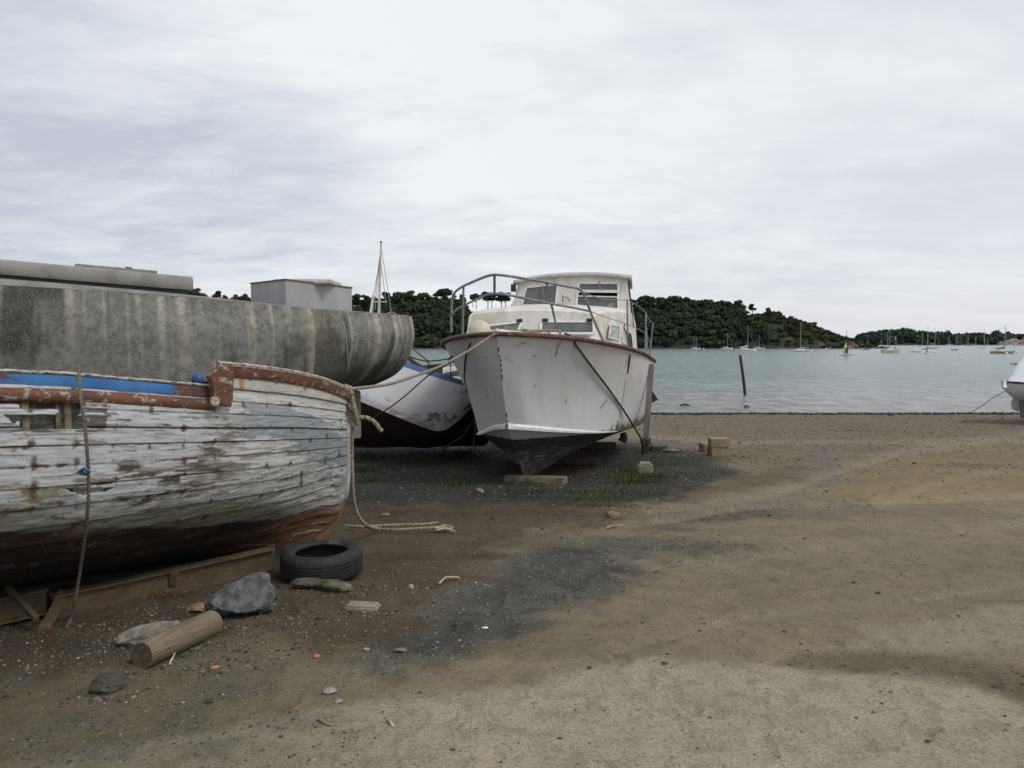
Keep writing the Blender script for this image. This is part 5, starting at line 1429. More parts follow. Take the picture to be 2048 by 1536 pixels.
# ================================================================== big grey hull behind
Gf = Fr((-1.25, 9.6), 0); tg = math.radians(30)
Gf.a = np.array([-math.cos(tg), -math.sin(tg), 0]); Gf.p = np.array([math.sin(tg), -math.cos(tg), 0])
GB = empty('grey_yacht_hull', Gf(3, 0, 0), 'large bare grey mottled hull standing behind the wooden boat', 'boat')
gst = [0, .08, .3, .8, 1.5, 3, 5, 7, 8.5]
gsec = np.array([[(.04, 1.945), (.05, 1.75), (.05, 1.5), (.04, 1.32), (.03, 1.2), (.02, 1.08)],
                 [(.32, 1.95), (.35, 1.75), (.32, 1.5), (.24, 1.3), (.12, 1.16), (.02, 1.05)],
                 [(.54, 1.955), (.60, 1.74), (.55, 1.50), (.40, 1.30), (.20, 1.15), (.02, 1.03)],
                 [(.80, 1.97), (.89, 1.72), (.83, 1.45), (.64, 1.22), (.34, 1.04), (.03, .93)],
                 [(1.02, 1.995), (1.12, 1.7), (1.11, 1.36), (.9, 1.04), (.48, .84), (.04, .75)],
                 [(1.27, 2.075), (1.38, 1.69), (1.37, 1.28), (1.1, .92), (.6, .68), (.08, .55)],
                 [(1.34, 2.14), (1.44, 1.70), (1.43, 1.24), (1.15, .86), (.62, .6), (.09, .45)],
                 [(1.2, 2.20), (1.28, 1.74), (1.24, 1.3), (.95, .95), (.5, .7), (.08, .55)],
                 [(.9, 2.25), (.92, 1.8), (.85, 1.45), (.6, 1.15), (.3, .95), (.03, .9)]])
n1_, n2_ = 1000, 120
s_ = np.linspace(0, 1, n1_) ** 1.4 * 8.5; w_ = np.linspace(0, 1, n2_)
rkg = cubic([0, .2, .4, .6, .8, 1], [0, -.02, .03, .16, .42, .85], w_)[None, :]
t6 = np.stack([cubic(gst, gsec[:, k, 0], s_) for k in range(6)], 1); z6 = np.stack([cubic(gst, gsec[:, k, 1], s_) for k in range(6)], 1)
Tg = np.stack([cubic(wc, t6[i], w_) for i in range(n1_)]); Zg = np.stack([cubic(wc, z6[i], w_) for i in range(n1_)])
Sg = np.repeat(s_[:, None], n2_, 1) + rkg * np.clip(1 - s_ / 3.5, 0, 1)[:, None] ** 1.3
# column coordinate is arc length round the end, so the streaks stay even
arc = np.concatenate([[0], np.cumsum(np.hypot(np.diff(s_), np.diff(t6[:, 0])))])
Ag = np.repeat(arc[:, None], n2_, 1)
Wg2 = np.repeat(w_[None], n1_, 0)
st1 = fbm(Ag * 6.5, Wg2 * .5, 0, 3, 201); st2_ = fbm(Ag * 17, Wg2 * .8, 0, 4, 202)
fade = np.exp(-Wg2 / (.13 + .30 * np.clip(fbm(Ag * 3, 0 * Ag, 0, 2, 204) + .3, 0, 1))) 
endz = sstep(3.6, 1.2, Ag)
stk = sstep(.0, .40, st1 * .7 + st2_ * .7 + .10 * endz) * (fade * (1 - endz) + np.exp(-(Wg2 / .55)**2) * endz)
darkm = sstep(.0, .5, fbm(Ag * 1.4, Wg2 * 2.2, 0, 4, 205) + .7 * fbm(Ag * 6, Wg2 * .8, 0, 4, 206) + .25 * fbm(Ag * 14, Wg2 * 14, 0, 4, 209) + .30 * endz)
base = np.array([.185, .18, .162])
cgy = np.tile(base, Ag.shape + (1,))
cgy = lerp(cgy, np.array([.042, .041, .036]), darkm * .92)
cgy = lerp(cgy, np.array([.24, .235, .215]), sstep(.1, .5, fbm(Ag * 2.2, Wg2 * 5, 0, 4, 207)) * (1 - endz) * .35)
cgy = lerp(cgy, np.array([.40, .375, .305]), stk * .9)
cgy = lerp(cgy, np.array([.17, .14, .07]), blob(*proj(Gf(Sg, Tg, Zg))[:2], 640, 670, 34, 40) * .4)
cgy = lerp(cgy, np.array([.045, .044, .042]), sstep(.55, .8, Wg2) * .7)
m = NM('mottled_grey_hull'); col = m.attr('paint'); v = m.coord()
sp1 = m.noise(v, 13, 10, .8); sp2 = m.noise(v, 110, 4, .75)
col = m.mix(m.ramp(sp1, .42, .56, .6, 0), col, m.mix(1.0, col, (.33, .33, .33), 'MULTIPLY'))
col = m.mix(m.ramp(sp2, .54, .64, 0, .6), col, (.33, .32, .28))
col = m.mix(m.ramp(sp2, .44, .36, 0, .6), col, (.02, .02, .02))
m.color(col); m.rough(.9); m.bump(sp1, .35, .008); M_MOTT = m.m
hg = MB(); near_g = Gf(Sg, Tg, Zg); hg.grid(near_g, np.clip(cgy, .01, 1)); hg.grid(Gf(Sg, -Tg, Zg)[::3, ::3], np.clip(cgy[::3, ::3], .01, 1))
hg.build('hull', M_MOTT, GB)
M_GREYP = simple('old_grey_paint', (0.21, 0.205, 0.19), (0.135, 0.13, 0.12), 5, .85, .2, .004, spots=(60, .6, .7, (.1, .1, .09)))
# inward-leaning toe rail / side deck edge
sg2 = s_[8:]; tr0 = Gf(sg2, t6[8:, 0], z6[8:, 0]); inw = .05 + .22 * sstep(.5, 6, sg2); hgt = .01 + .085 * sstep(.8, 6, sg2)
tr1 = Gf(sg2, t6[8:, 0] - inw, z6[8:, 0] + hgt)
MB().grid(np.stack([tr0 + np.array([0, 0, .003]), tr0 * .5 + tr1 * .5 + np.array([0, 0, .006]), tr1], 1)).build('deck_edge', M_GREYP, GB)
MB().grid(np.stack([Gf(s_, t6[:, 0] * k, z6[:, 0] - .01 + .09 * sstep(.8, 6, s_) * (abs(k) < .8)) for k in (-1, -.8, -.4, 0, .4, .8, .97)], 1)).build('deck', M_GREYP, GB)
# rudder and keel
MB().box(Gf(.72, 0, .82), (.24, .09, .56), np.stack([Gf.a, Gf.p, np.array([0, 0, 1.])], 1), bev=.03).build('rudder', simple('grey_rudder', (.30, .30, .28), (.17, .17, .16), 6), GB)
kl = np.array([[Gf(s, t, z) for (s, z) in [(1.6, .78), (1.9, .0), (5.6, .0), (6.6, .62)]] for t in (-.12, .12)])
mbk = MB(); mbk.poly(kl[0]); mbk.poly(kl[1]); mbk.grid(kl, closeu=True); mbk.build('keel', M_MOTT, GB, smooth=False)
# low hatch slab on the deck
def slab(name, pts_near, depth, parent, matl, th, inward, bev=.03):
    pass
hs0, hs1 = 2.52, 7.0
def hp(s, t, z): return Gf(s, t, z)
rws = []
for s in np.linspace(hs0, hs1, 26):
    zz_ = 2.150 + .056 * (s - hs0)
    e = .02 * math.cos(min((s - hs0) * 30, 1.57))
    rws.append([hp(s, t, z) for t, z in [(.80, zz_), (.81, zz_ + .02), (.81, zz_ + .085), (.79, zz_ + .118), (.72, zz_ + .135), (0, zz_ + .17), (-.72, zz_ + .135), (-.81, zz_ + .085), (-.80, zz_)]])
sl = MB(); g = np.array(rws); sl.grid(g, closeu=True); k = g.shape[1]; sl.f.append(tuple(range(k))); sl.f.append(tuple((len(rws) - 1) * k + j for j in range(k))); sl.mi += [0, 0]
M_SLAB = simple('grey_hatch_paint', (0.27, 0.262, 0.24), (0.19, 0.185, 0.17), 4, .8, .15)
sl.build('hatch_roof', M_SLAB, GB)
rws = []
for s in np.linspace(hs0 + .04, hs1 - .1, 10):
    zz_ = 2.165 + .048 * (s - hs0)
    rws.append([hp(s, t, z) for t, z in [(.74, zz_ - .2), (.74, zz_ + .02), (-.74, zz_ + .02), (-.74, zz_ - .2)]])
sl = MB(); g = np.array(rws); sl.grid(g, closeu=True); sl.f.append((0, 1, 2, 3)); sl.mi += [0]; sl.build('hatch_coaming', simple('shadow_grey', (.09, .09, .085)), GB, smooth=False)
# small lid with handle on the slab
lp = [ray_plane(u, v, Gf(3, .6, 2.33), np.array([0, -1, 0])) for u, v in [(214, 533), (322, 543)]]
a_ = Gf(2.82, .45, 2.315); b_ = Gf(3.5, .45, 2.35)
MB().beam(a_, b_, .5, .03, bev=.008).build('lid', M_SLAB, GB)
hd = (a_ * .72 + b_ * .28)
MB().tube([hd + np.array([0, 0, .01]), hd + np.array([-.005, 0, .04]), hd + Gf.a * .06 + np.array([0, 0, .045])], .008, 6).build('lid_handle', M_BLACK, GB)
# metal box housing
M_ALU = simple('dull_aluminium', (0.40, 0.40, 0.405), (0.33, 0.33, 0.335), 3.0, .55, .05, .003, metal=.15, stretch=(2, 2, .6), spots=(40, .62, .7, (.2, .2, .2)))
A_, B_, C_ = P(572, 605, 8.0), P(704, 624, 8.85), P(502, 599, 8.6)
D_ = B_ + C_ - A_; topz = [P(572, 559.5, 8.0)[2], P(704, 576, 8.85)[2], P(502, 567.5, 8.6)[2]]
topz.append(topz[1] + topz[2] - topz[0])
bt_ = [A_, B_, D_, C_]; tp_ = [np.array([p[0], p[1], z]) for p, z in zip(bt_, [topz[0], topz[1], topz[3], topz[2]])]
bt_ = [p - np.array([0, 0, .1]) for p in bt_]
BX = MB(); BX.add(bt_ + tp_, [(0, 1, 5, 4), (1, 2, 6, 5), (2, 3, 7, 6), (3, 0, 4, 7), (4, 5, 6, 7)])
AB = BX.build('deck_housing', M_ALU, GB, smooth=False)
lip = MB()
for i in range(4):
    lip.beam(tp_[i] + np.array([0, 0, .004]), tp_[(i + 1) % 4] + np.array([0, 0, .004]), .022, .012)
lip.build('housing_lip', simple('dark_metal_edge', (.12, .12, .12)), AB)
cmid = sum(tp_) / 4
MB().box(cmid + np.array([.1, -.1, .02]), (.6, .6, .05), bev=.02).build('housing_lid', simple('bright_lid', (.55, .56, .57)), AB)
# hanging cord
rope('thin_cord', 'thin pale cord hanging down the grey hull beside its end', [P(680, 622, 8.28), P(688, 650, 8.2), P(692, 668, 8.18), P(694, 700, 8.18), P(697, 740, 8.25)], .005, simple('cord', (.33, .29, .25)), 40, 0, 'cord')

# ================================================================== heeled white boat with blue stripe
BW = empty('blue_striped_boat', P(870, 893, 13.2), 'white boat with a blue sheer stripe lying heeled between the grey hull and the cruiser', 'boat')
def curve(pts, n=60): return spline([P(*p) for p in pts], n)
sheer = curve([(960, 782, 12.6), (945, 770, 12.45), (900, 752, 12.25), (850, 736, 12.2), (818, 725, 12.3), (720, 690, 12.9), (600, 655, 13.9)])
stripe = curve([(960, 794, 12.58), (945, 778, 12.42), (905, 765, 12.2), (850, 748, 12.12), (815, 736, 12.2), (720, 702, 12.85), (600, 668, 13.85)])
chn = curve([(955, 802, 12.6), (940, 818, 12.5), (915, 843, 12.3), (893, 858, 12.2), (880, 862, 12.15), (862, 860, 12.1), (800, 836, 12.0), (733, 808, 12.1), (660, 780, 12.6), (580, 750, 13.6)])
kel = curve([(958, 838, 12.9), (935, 850, 13.0), (872, 893, 13.2), (800, 893, 13.35), (720, 893, 13.5), (640, 885, 13.8), (560, 872, 14.4)])
def patch(a, b, n=20, bulge=None):
    g = np.array([a * (1 - t) + b * t + (np.array(bulge) * math.sin(math.pi * t) if bulge is not None else 0) for t in np.linspace(0, 1, n)])
    return np.swapaxes(g, 0, 1)
stripe, chn_f = curve([(960, 794, 12.58), (945, 778, 12.42), (905, 765, 12.2), (850, 748, 12.12), (815, 736, 12.2), (720, 702, 12.85), (600, 668, 13.85)], 260), spline(chn, 260)
pnl = patch(stripe, chn_f, 120, (-.01, -.06, -.02))
U_, V_, _f = proj(pnl); jj = np.linspace(0, 1, 120)[None] * np.ones((260, 1))
b1 = fbm(U_ * .03, V_ * .03, 0, 5, 401); b2 = fbm(U_ * .12, V_ * .12, 0, 5, 402, .62); b3 = fbm(U_ * .08, V_ * .3, 0, 4, 403)
cc_ = np.tile(np.array([.60, .60, .62]), pnl.shape[:2] + (1,)) * (1 + .05 * b1)[..., None]
lowb = sstep(.80, .93, jj) * sstep(900, 850, U_)
cc_ = lerp(cc_, np.array([.33, .34, .33]), lowb * sstep(-.4, .1, b1 + b3 + .3) * .7)
cc_ = lerp(cc_, np.array([.34, .15, .10]), lowb * sstep(.0, .25, b3 + .3 * b2) * .6)
cc_ = lerp(cc_, np.array([.36, .18, .13]), seg(U_, V_, [(738, 788), (775, 802), (800, 818), (850, 838)], 5) * sstep(-.1, .25, b2) * .6)
scf = blob(U_, V_, 925, 785, 16, 22) + blob(U_, V_, 890, 842, 40, 18, .2) + .6 * blob(U_, V_, 868, 832, 26, 10) + .5 * blob(U_, V_, 915, 815, 30, 30)
cc_ = lerp(cc_, np.array([.10, .09, .09]), sstep(.38, .52, scf * .42 + .75 * b2) * .75)
cc_ = lerp(cc_, np.array([.30, .29, .28]), sstep(.25, .5, scf * .4 + .5 * b1 + .3 * b2) * .5)
for pts_, wd_ in [([(862, 829), (868, 827), (878, 831)], 1.6), ([(855, 838), (866, 842)], 1.5), ([(930, 818), (938, 812), (944, 808)], 2.5)]:
    cc_ = lerp(cc_, np.array([.03, .03, .03]), seg(U_, V_, pts_, wd_) * .85)
MB().grid(pnl, np.clip(cc_, .01, .8)).build('topsides', M_VP, BW)
stripe = spline(stripe, 60)
M_TOPS = M_VP
MB().grid(patch(sheer, stripe, 4)).build('sheer_stripe', simple('blue_stripe', (.045, .105, .23), (.035, .08, .18), 6), BW)
M_REDBOT = simple('dark_red_bottom', (0.07, 0.026, 0.022), (0.022, 0.015, 0.014), 3, .85, .3, .01)
MB().grid(patch(chn, kel, 20, (0, -.05, -.02))).build('hull_bottom', M_REDBOT, BW)
# mirrored far side
k0, k1, s0 = kel[10], kel[50], sheer[0] + np.array([.0, .75, .08])
pn_ = np.cross(k1 - k0, np.array([.0, .25, 1.0])); pn_ /= np.linalg.norm(pn_)
def mir(a): return a - 2 * ((a - k0) @ pn_)[:, None] * pn_
far = MB(); far.grid(patch(mir(sheer), mir(chn), 10)); far.grid(patch(mir(chn), mir(kel), 6)); far.build('far_side', M_REDBOT, BW)
MB().grid(patch(sheer * .97 + mir(sheer) * .03, mir(sheer) * .97 + sheer * .03, 6) - np.array([0, 0, .06])).build('deck', M_GREYWOOD, BW)
MB().grid(patch(kel + np.array([0, -.03, 0]), kel + np.array([.0, .03, -.0]), 3)).build('keel', M_DKWOOD, BW)
cm = MB(); cm.tube(curve([(818, 716, 12.9), (830, 727, 12.8), (860, 742, 12.8), (885, 745, 12.8)], 12), .035, 8); cm.build('coaming', M_DKWOOD, BW)
o = MB(); o.beam(P(838, 736, 13.1), P(888, 731, 13.1), .10, .07, bev=.01); o.beam(P(882, 731, 13.1), P(877, 752, 13.0), .06, .06)
tag(o.build('old_timber_frame', M_DKWOOD), 'dark timber frame showing over the blue stripe of the heeled boat', 'timber')
o = MB(); o.beam(P(888, 751, 13.4), P(930, 743, 13.4), .10, .09, bev=.02); o.beam(P(886, 760, 13.3), P(925, 755, 13.3), .07, .05, bev=.01)
tag(o.build('driftwood_pile', M_GREYWOOD), 'grey driftwood pile seen between the heeled boat and the cruiser bow', 'driftwood')
MB().box(P(912, 762, 13.0), (.32, .2, .12), bev=.03).build('cockpit_locker', M_FRAMEW, BW)
rope('dark_line', 'dark slack line across the water gap between grey hull and cruiser', [[P(818, 713, 10.2), P(840, 720, 10.4), P(858, 722, 10.4), P(895, 718, 10.4), P(905, 712, 10.5)], [P(905, 712, 10.5), P(890, 730, 10.7)]], .008, M_ROPED, 40)
rope('dark_line', 'line slanting down from the grey hull to the blue striped boat', [P(820, 692, 10.0), P(838, 708, 10.4), P(853, 720, 10.8), P(864, 742, 11.8)], .008, M_ROPE, 40)
rope('dark_line', 'short black line hanging straight down over the water beside the cruiser bow', [P(899, 716, 10.8), P(901, 730, 10.8), P(902, 757, 10.8)], .006, M_BLACK, 20)
rope('dark_taut_line', 'taut black line slanting across the white side of the heeled boat', [P(908, 722, 10.6), P(862, 747, 10.9), P(800, 800, 11.3), P(742, 840, 11.6)], .009, M_BLACK, 30)
rope('black_hose', 'black hose hanging from the heeled boat bow to the ground beside the cruiser', [[P(948, 838, 11.6), P(951, 860, 11.6), P(948, 885, 11.6), P(953, 905, 11.5), P(960, 912, 11.4)]], .014, M_BLACK, 30, 0, 'hose')
rope('black_hose', 'thin dark line sagging from the heeled boat to the ground left of the hose', [P(940, 850, 12), P(925, 873, 12), P(905, 886, 12), P(885, 897, 12.2)], .011, M_BLACK, 30, 0, 'hose')
# ================================================================== sailing boat whose mast shows over the grey hull
def hull_small(mb, o, d, L, Bm, fb, col=None, draft=.2, ns=22, sheer_up=.18):
    """small moored hull: o = waterline centre, d = heading unit vector (towards bow)"""
    d = np.asarray(d, float); p = np.array([d[1], -d[0], 0]); up = np.array([0, 0, 1.])
    s = np.linspace(0, 1, ns)
    b = Bm / 2 * np.clip(np.sin(np.clip(s * .86 + .0, 0, 1) * math.pi) ** .65, 0, 1) * (s > 0) + .01
    b = Bm / 2 * (cubic([0, .15, .4, .7, .9, 1], [.68, .85, 1, .78, .36, .02], s))
    z = fb * (1 + sheer_up * ((s - .35) * 1.6) ** 2 * 2)
    x = (s - .5) * L
    rake_ = np.where(s > .8, (s - .8) / .2, 0) * L * .04
    ring_ = []
    for i in range(ns):
        c0 = o + d * x[i]
        ring_.append([c0 + d * rake_[i] + p * b[i] + up * z[i], c0 + p * b[i] * .93 + up * z[i] * .45, c0 - d * rake_[i] + p * b[i] * .55 - up * draft,
                      c0 - d * rake_[i] - p * b[i] * .55 - up * draft, c0 - p * b[i] * .93 + up * z[i] * .45, c0 + d * rake_[i] - p * b[i] + up * z[i]])
    g = np.array(ring_); mb.grid(g, col, closeu=True)
    o_ = mb.n - ns * 6; mb.f.append(tuple(o_ + j for j in range(6))); mb.mi.append(0)
    return g

MM = {}
def cm_(name, c, rough=.5):
    if name not in MM: MM[name] = simple(name, c, tuple(x * .8 for x in c), 3, rough, 0)
    return MM[name]
def yacht(u, v, Lpx, umast, vmast, label, head=1, hullc=('yacht_white', (.72, .73, .75)), cabc=('cabin_white', (.66, .67, .69)), cover=None, fore=True, Bm=None, group=None, mast=True, fb=None, name='moored_yacht', mizzen=None, topc=None):
    o = W(u, v); px = o[1] / FP
    L = Lpx * px; Bm = Bm or L * .3; fb = fb or L * .085
    ang = random.uniform(-.25, .25)
    d = np.array([math.cos(ang) * head, math.sin(ang) * head, 0]); L = L / max(.5, abs(d[0]))
    R_ = empty(name, o, label, 'sailing boat' if mast else 'motor boat', group)
    mb = MB(); g = hull_small(mb, o, d, L, Bm, fb); mb.build('hull', cm_(*hullc), R_)
    p = np.array([d[1], -d[0], 0]); up = np.array([0, 0, 1.])
    cab = MB()
    rr = []
    for s, w__, h in [(-.28, .5, .02), (-.26, .55, .09), (-.02, .55, .095), (.10, .42, .075), (.18, .3, .01)]:
        c0 = o + d * s * L + up * fb * .95
        hh = h * L * .62
        rr.append([c0 + p * w__ * Bm / 2, c0 + p * w__ * Bm / 2 * .85 + up * hh, c0 - p * w__ * Bm / 2 * .85 + up * hh, c0 - p * w__ * Bm / 2])
    rr = np.array(rr); cab.grid(rr, closeu=False); cab.build('cabin', cm_(*cabc), R_)
    if mast:
        zm = H + (686 - vmast) / FP * o[1]
        dx = (umast - u) * px
        mb = MB(); base = o + np.array([dx, 0, fb]); top = base.copy(); top[2] = zm
        mr = max(.055, 0.30 * px)
        mb.tube([base, top], [mr, mr * .8], 6); mb.build('mast', cm_('mast_grey', (.42, .43, .45)), R_)
        rg_ = MB(); bow = o + d * L * .5 + up * fb * 1.2; stn = o - d * L * .48 + up * fb
        if fore: rg_.tube([top * .93 + base * .07, bow], mr * .45, 4)
        rg_.tube([top, stn], mr * .2, 4); rg_.tube([top * .9 + base * .1, o + np.array([dx, 0, fb]) + p * Bm * .45], mr * .2, 4)
        rg_.beam(base * .45 + top * .55 - p * Bm * .3, base * .45 + top * .55 + p * Bm * .3, mr, mr)
        rg_.build('rigging', cm_('rigging_grey', (.3, .31, .33)), R_)
        be = base - d * L * .40 + up * L * .10; bs = base + up * L * .12
        bm_ = MB(); bm_.tube([bs, be], [L * .016, L * .012], 6); bm_.build('boom', cm_('mast_grey', (.42, .43, .45)), R_)
        if cover: 
            cv_ = MB(); cv_.tube([bs + up * L * .08, bs + up * L * .03 - d * L * .03, (bs + be) / 2 + up * L * .01, be], np.array([L * .012, L * .035, L * .03, L * .015]), 7); cv_.build('sail_cover', cm_(*cover), R_)
        if mizzen:
            um, vm = mizzen; zt = H + (686 - vm) / FP * o[1]; bb = o + np.array([(um - u) * px, 0, fb]); tt = bb.copy(); tt[2] = zt
            MB().tube([bb, tt], mr, 6).build('mizzen_mast', cm_('brown_sail', (.25, .14, .07)), R_)
            MB().tube([bb * .3 + tt * .7, tt], np.array([mr * 2, mr * 1.2]), 6).build('furled_sail', cm_('sail_cream', (.6, .58, .5)), R_)
    else:
        MB().beam(o + d * L * .0 + up * (fb + L * .06), o + d * L * .16 + up * (fb + L * .06), Bm * .5, L * .07, bev=.03).build('windscreen', cm_('dark_glass', (.06, .07, .08)), R_)
    return R_
DKB = ('navy_cover', (.03, .04, .07))
yacht(1391, 698, 19, 1392.3, 674, 'tiny white yacht moored leftmost, just right of the cruiser stern rails')
yacht(1454, 698, 23, 1455, 665, 'small white yacht with white mast moored left of the larger sail-covered one', head=1)
yacht(1492, 702, 40, 1495, 651, 'white yacht with furled headsail moored above the leaning dark post', head=1, cover=('white_cover', (.7, .71, .73)))
yacht(1518, 698, 22, 1518.5, 670, 'small white yacht moored just behind and right of the furled headsail yacht')
yacht(1597, 703.5, 42, 1601, 644, 'long low white yacht moored off the sloping tip of the near headland', head=-1, fore=False)
yacht(1782, 699, 20, 1779, 655, 'dark covered yacht with tall grey mast left of the two-masted boat', cover=DKB, hullc=('red_hull', (.32, .16, .15)))
yacht(1773, 696, 14, 1774.5, 664, 'small far yacht with short mast left of the tall grey mast')
yacht(1782, 706, 40, 1790.5, 672, 'cream two-masted boat with brown mizzen moored nearest in the left yacht cluster', hullc=('cream_hull', (.55, .54, .47)), mizzen=(1790.5, 672), fb=.8)
yacht(1838, 704.5, 30, 1854.8, 651, 'white yacht with black boom cover and the tallest mast in the middle cluster', cover=('black_cover', (.015, .015, .018)), head=1)
yacht(1851, 706.5, 26, 1851, 690, 'small white motor boat overlapping the black covered yacht', mast=False, name='moored_motor_boat')
yacht(1845, 692.5, 12, 1844.6, 664, 'far white yacht in line behind the middle cluster, mast left of the tallest')
yacht(1866, 697, 24, 1869.5, 656, 'pinkish white yacht moored right of the black covered yacht', hullc=('pink_hull', (.55, .44, .46)))
yacht(1910, 700.5, 16, 1910, 690, 'blue hulled motor boat moored alone in the middle of the right group', mast=False, hullc=('blue_hull', (.07, .16, .30)), name='moored_motor_boat')
yacht(1913, 692, 10, 1913, 668, 'far yacht with faint mast behind the blue hulled motor boat')
yacht(1899, 691, 12, 1898, 673, 'tiny far white yacht between the middle cluster and the blue motor boat')
yacht(1935, 692, 11, 1935.5, 669, 'far yacht with faint mast right of the blue hulled motor boat', hullc=('orange_hull', (.5, .26, .14)))
yacht(1963, 696, 14, 1968, 657, 'white yacht with slim tall mast left of the wooden yacht')
yacht(2006, 707, 50, 2009, 649, 'long varnished wooden yacht with dark boom cover moored at the right', hullc=('varnished_hull', (.36, .27, .15)), cabc=('cabin_yellow', (.6, .56, .38)), cover=DKB, head=1)
yacht(2031, 695, 9, 2031, 690, 'small white motor boat near the houses at the right edge', mast=False, name='moored_motor_boat')
yacht(1731, 699.5, 14, 1731, 690, 'dark blue dinghy moored right of the windsurfer', mast=False, hullc=('dark_blue_hull', (.06, .09, .16)), name='moored_motor_boat')
yacht(1677, 698.5, 7, 1677, 690, 'tiny dark boat left of the windsurfer', mast=False, hullc=('black_hull', (.03, .03, .04)), name='moored_motor_boat')
yacht(1692, 692, 10, 1692.6, 657, 'far yacht whose faint mast rises above the windsurfer sail')
for u, um, vm in [(1762, 1762, 681), (1735, 1735, 680), (1951, 1951, 676), (1975, 1975, 676)]:
    yacht(u, 691.3, 9, um, vm, 'tiny far white yacht under the dark far headland shore', group='tiny yachts under the far headland')
for u in (1712, 1830, 1861, 1880, 1888, 1925, 1942, 1990, 2022):
    yacht(u, 691.2, 7, u, 690, 'tiny far white motor boat along the far headland waterline', mast=False, group='tiny motor boats under the far headland', name='moored_motor_boat')
# red sail dinghy
o = W(1701, 697.5); rd = empty('red_dinghy', o, 'small red sailing dinghy just right of the windsurfer', 'sailing boat')
mb = MB(); hull_small(mb, o, (1, .1, 0), 3.4, 1.2, .4); mb.build('hull', cm_('red_hull2', (.5, .13, .12)), rd)
px = o[1] / FP
MB().poly([P(1697.5, 689.5, o[1]), P(1705, 695.5, o[1]), P(1697.5, 696, o[1])], .03, (0, -1, 0)).build('sail', cm_('red_sail', (.6, .2, .2)), rd)
MB().tube([P(1697.3, 697, o[1]), P(1697.3, 689, o[1])], .04, 5).build('mast', cm_('mast_grey', (.42, .43, .45)), rd)
# windsurfer
o = W(1692, 711); Yw = o[1]; ws = empty('windsurfer', o, 'windsurf board with bright yellow green and orange sail', 'windsurfer')
bd = MB(); hull_small(bd, o + np.array([0.1, 0, .05]), (1, .1, 0), 2.8, .6, .09, draft=.03); bd.build('board', cm_('board_white', (.6, .6, .58)), ws)
pts = [(1691.5, 684.5), (1688.5, 693), (1686, 701), (1686.5, 706), (1688.5, 709), (1693, 707), (1695, 702), (1695, 696), (1693.5, 689)]
MB().poly([P(a, b, Yw) for a, b in pts], .02, (0, -1, 0)).build('sail', cm_('lime_sail', (.62, .72, .22)), ws)
MB().poly([P(a, b, Yw - .06) for a, b in [(1691.5, 695), (1695.2, 696), (1695.2, 702), (1693, 706.8), (1690.5, 703)]], .02, (0, -1, 0)).build('sail_panel', cm_('orange_sail', (.8, .33, .2)), ws)
MB().poly([P(a, b, Yw - .05) for a, b in [(1691.5, 684.5), (1692.6, 687), (1689.5, 695), (1688, 697), (1688.4, 693)]], .02, (0, -1, 0)).build('luff_panel', cm_('teal_sail', (.3, .62, .42)), ws)
MB().tube([P(1690, 709.5, Yw), P(1688, 702, Yw), P(1691.6, 684.3, Yw)], .03, 5).build('mast', cm_('dark_glass', (.06, .07, .08)), ws)
# the surfer: one skinned body
def person(name, joints, edges, radii, loc, label):
    me = bpy.data.meshes.new(name); me.from_pydata([tuple(j) for j in joints], edges, [])
    ob = bpy.data.objects.new(name, me); COL.objects.link(ob); ob.location = tuple(float(x) for x in loc)
    sk_ = ob.modifiers.new('skin', 'SKIN'); sk_.use_smooth_shade = True
    for i, r in enumerate(radii):
        me.skin_vertices[0].data[i].radius = (r, r)
    me.skin_vertices[0].data[0].use_root = True
    ob.modifiers.new('sub', 'SUBSURF').levels = 1
    me.materials.append(cm_('wetsuit', (.02, .02, .03)))
    return tag(ob, label, 'person')
J = [(0, 0, .85), (0, 0, 1.1), (0.02, 0, 1.35), (.04, 0, 1.48), (.06, 0, 1.62), (-.13, 0, .45), (-.2, 0, .05), (.13, 0, .45), (.18, 0, .05), (-.2, 0, 1.22), (-.42, -.1, 1.2), (.0, -.2, 1.2), (-.35, -.18, 1.1), (-.27, -.05, .02), (.27, -.05, .02)]
person('person', J, [(0, 1), (1, 2), (2, 3), (3, 4), (0, 5), (5, 6), (0, 7), (7, 8), (2, 9), (9, 10), (2, 11), (11, 12), (6, 13), (8, 14)],
       [.14, .14, .15, .07, .11, .08, .05, .08, .05, .06, .04, .06, .04, .04, .04], W(1693.5, 711) + np.array([0, -.1, .12]), 'person in a dark wetsuit standing on the board holding the bright sail')
# buoys
bz = None
for i, (u, v) in enumerate([(1407, 698.5), (1511, 702), (1528, 698), (1623, 702), (1652, 698), (1755, 704), (1745, 700), (1805, 697), (1843, 708.5), (1876, 701), (1921, 708), (2035, 705), (2013, 708), (1725, 699), (1463, 699), (1312, 697), (1870, 706)]):
    o = W(u, v); 
    if bz is None:
        bm = bmesh.new(); bmesh.ops.create_uvsphere(bm, u_segments=14, v_segments=10, radius=.32); bm.verts.index_update()
        bmb = MB().add(np.array([q.co[:] for q in bm.verts]), [tuple(x.index for x in f.verts) for f in bm.faces]); bm.free()
        bz = bmb.build('mooring_buoy', cm_('buoy_white', (.75, .76, .78)), None, origin=(0, 0, 0)); b_ = bz
    else: b_ = bz.copy(); COL.objects.link(b_)
    b_.location = (o[0], o[1], WATER_Z + .12)
    tag(b_, 'small round white mooring buoy floating among the yachts in the bay', 'buoy', 'mooring buoys in the bay')
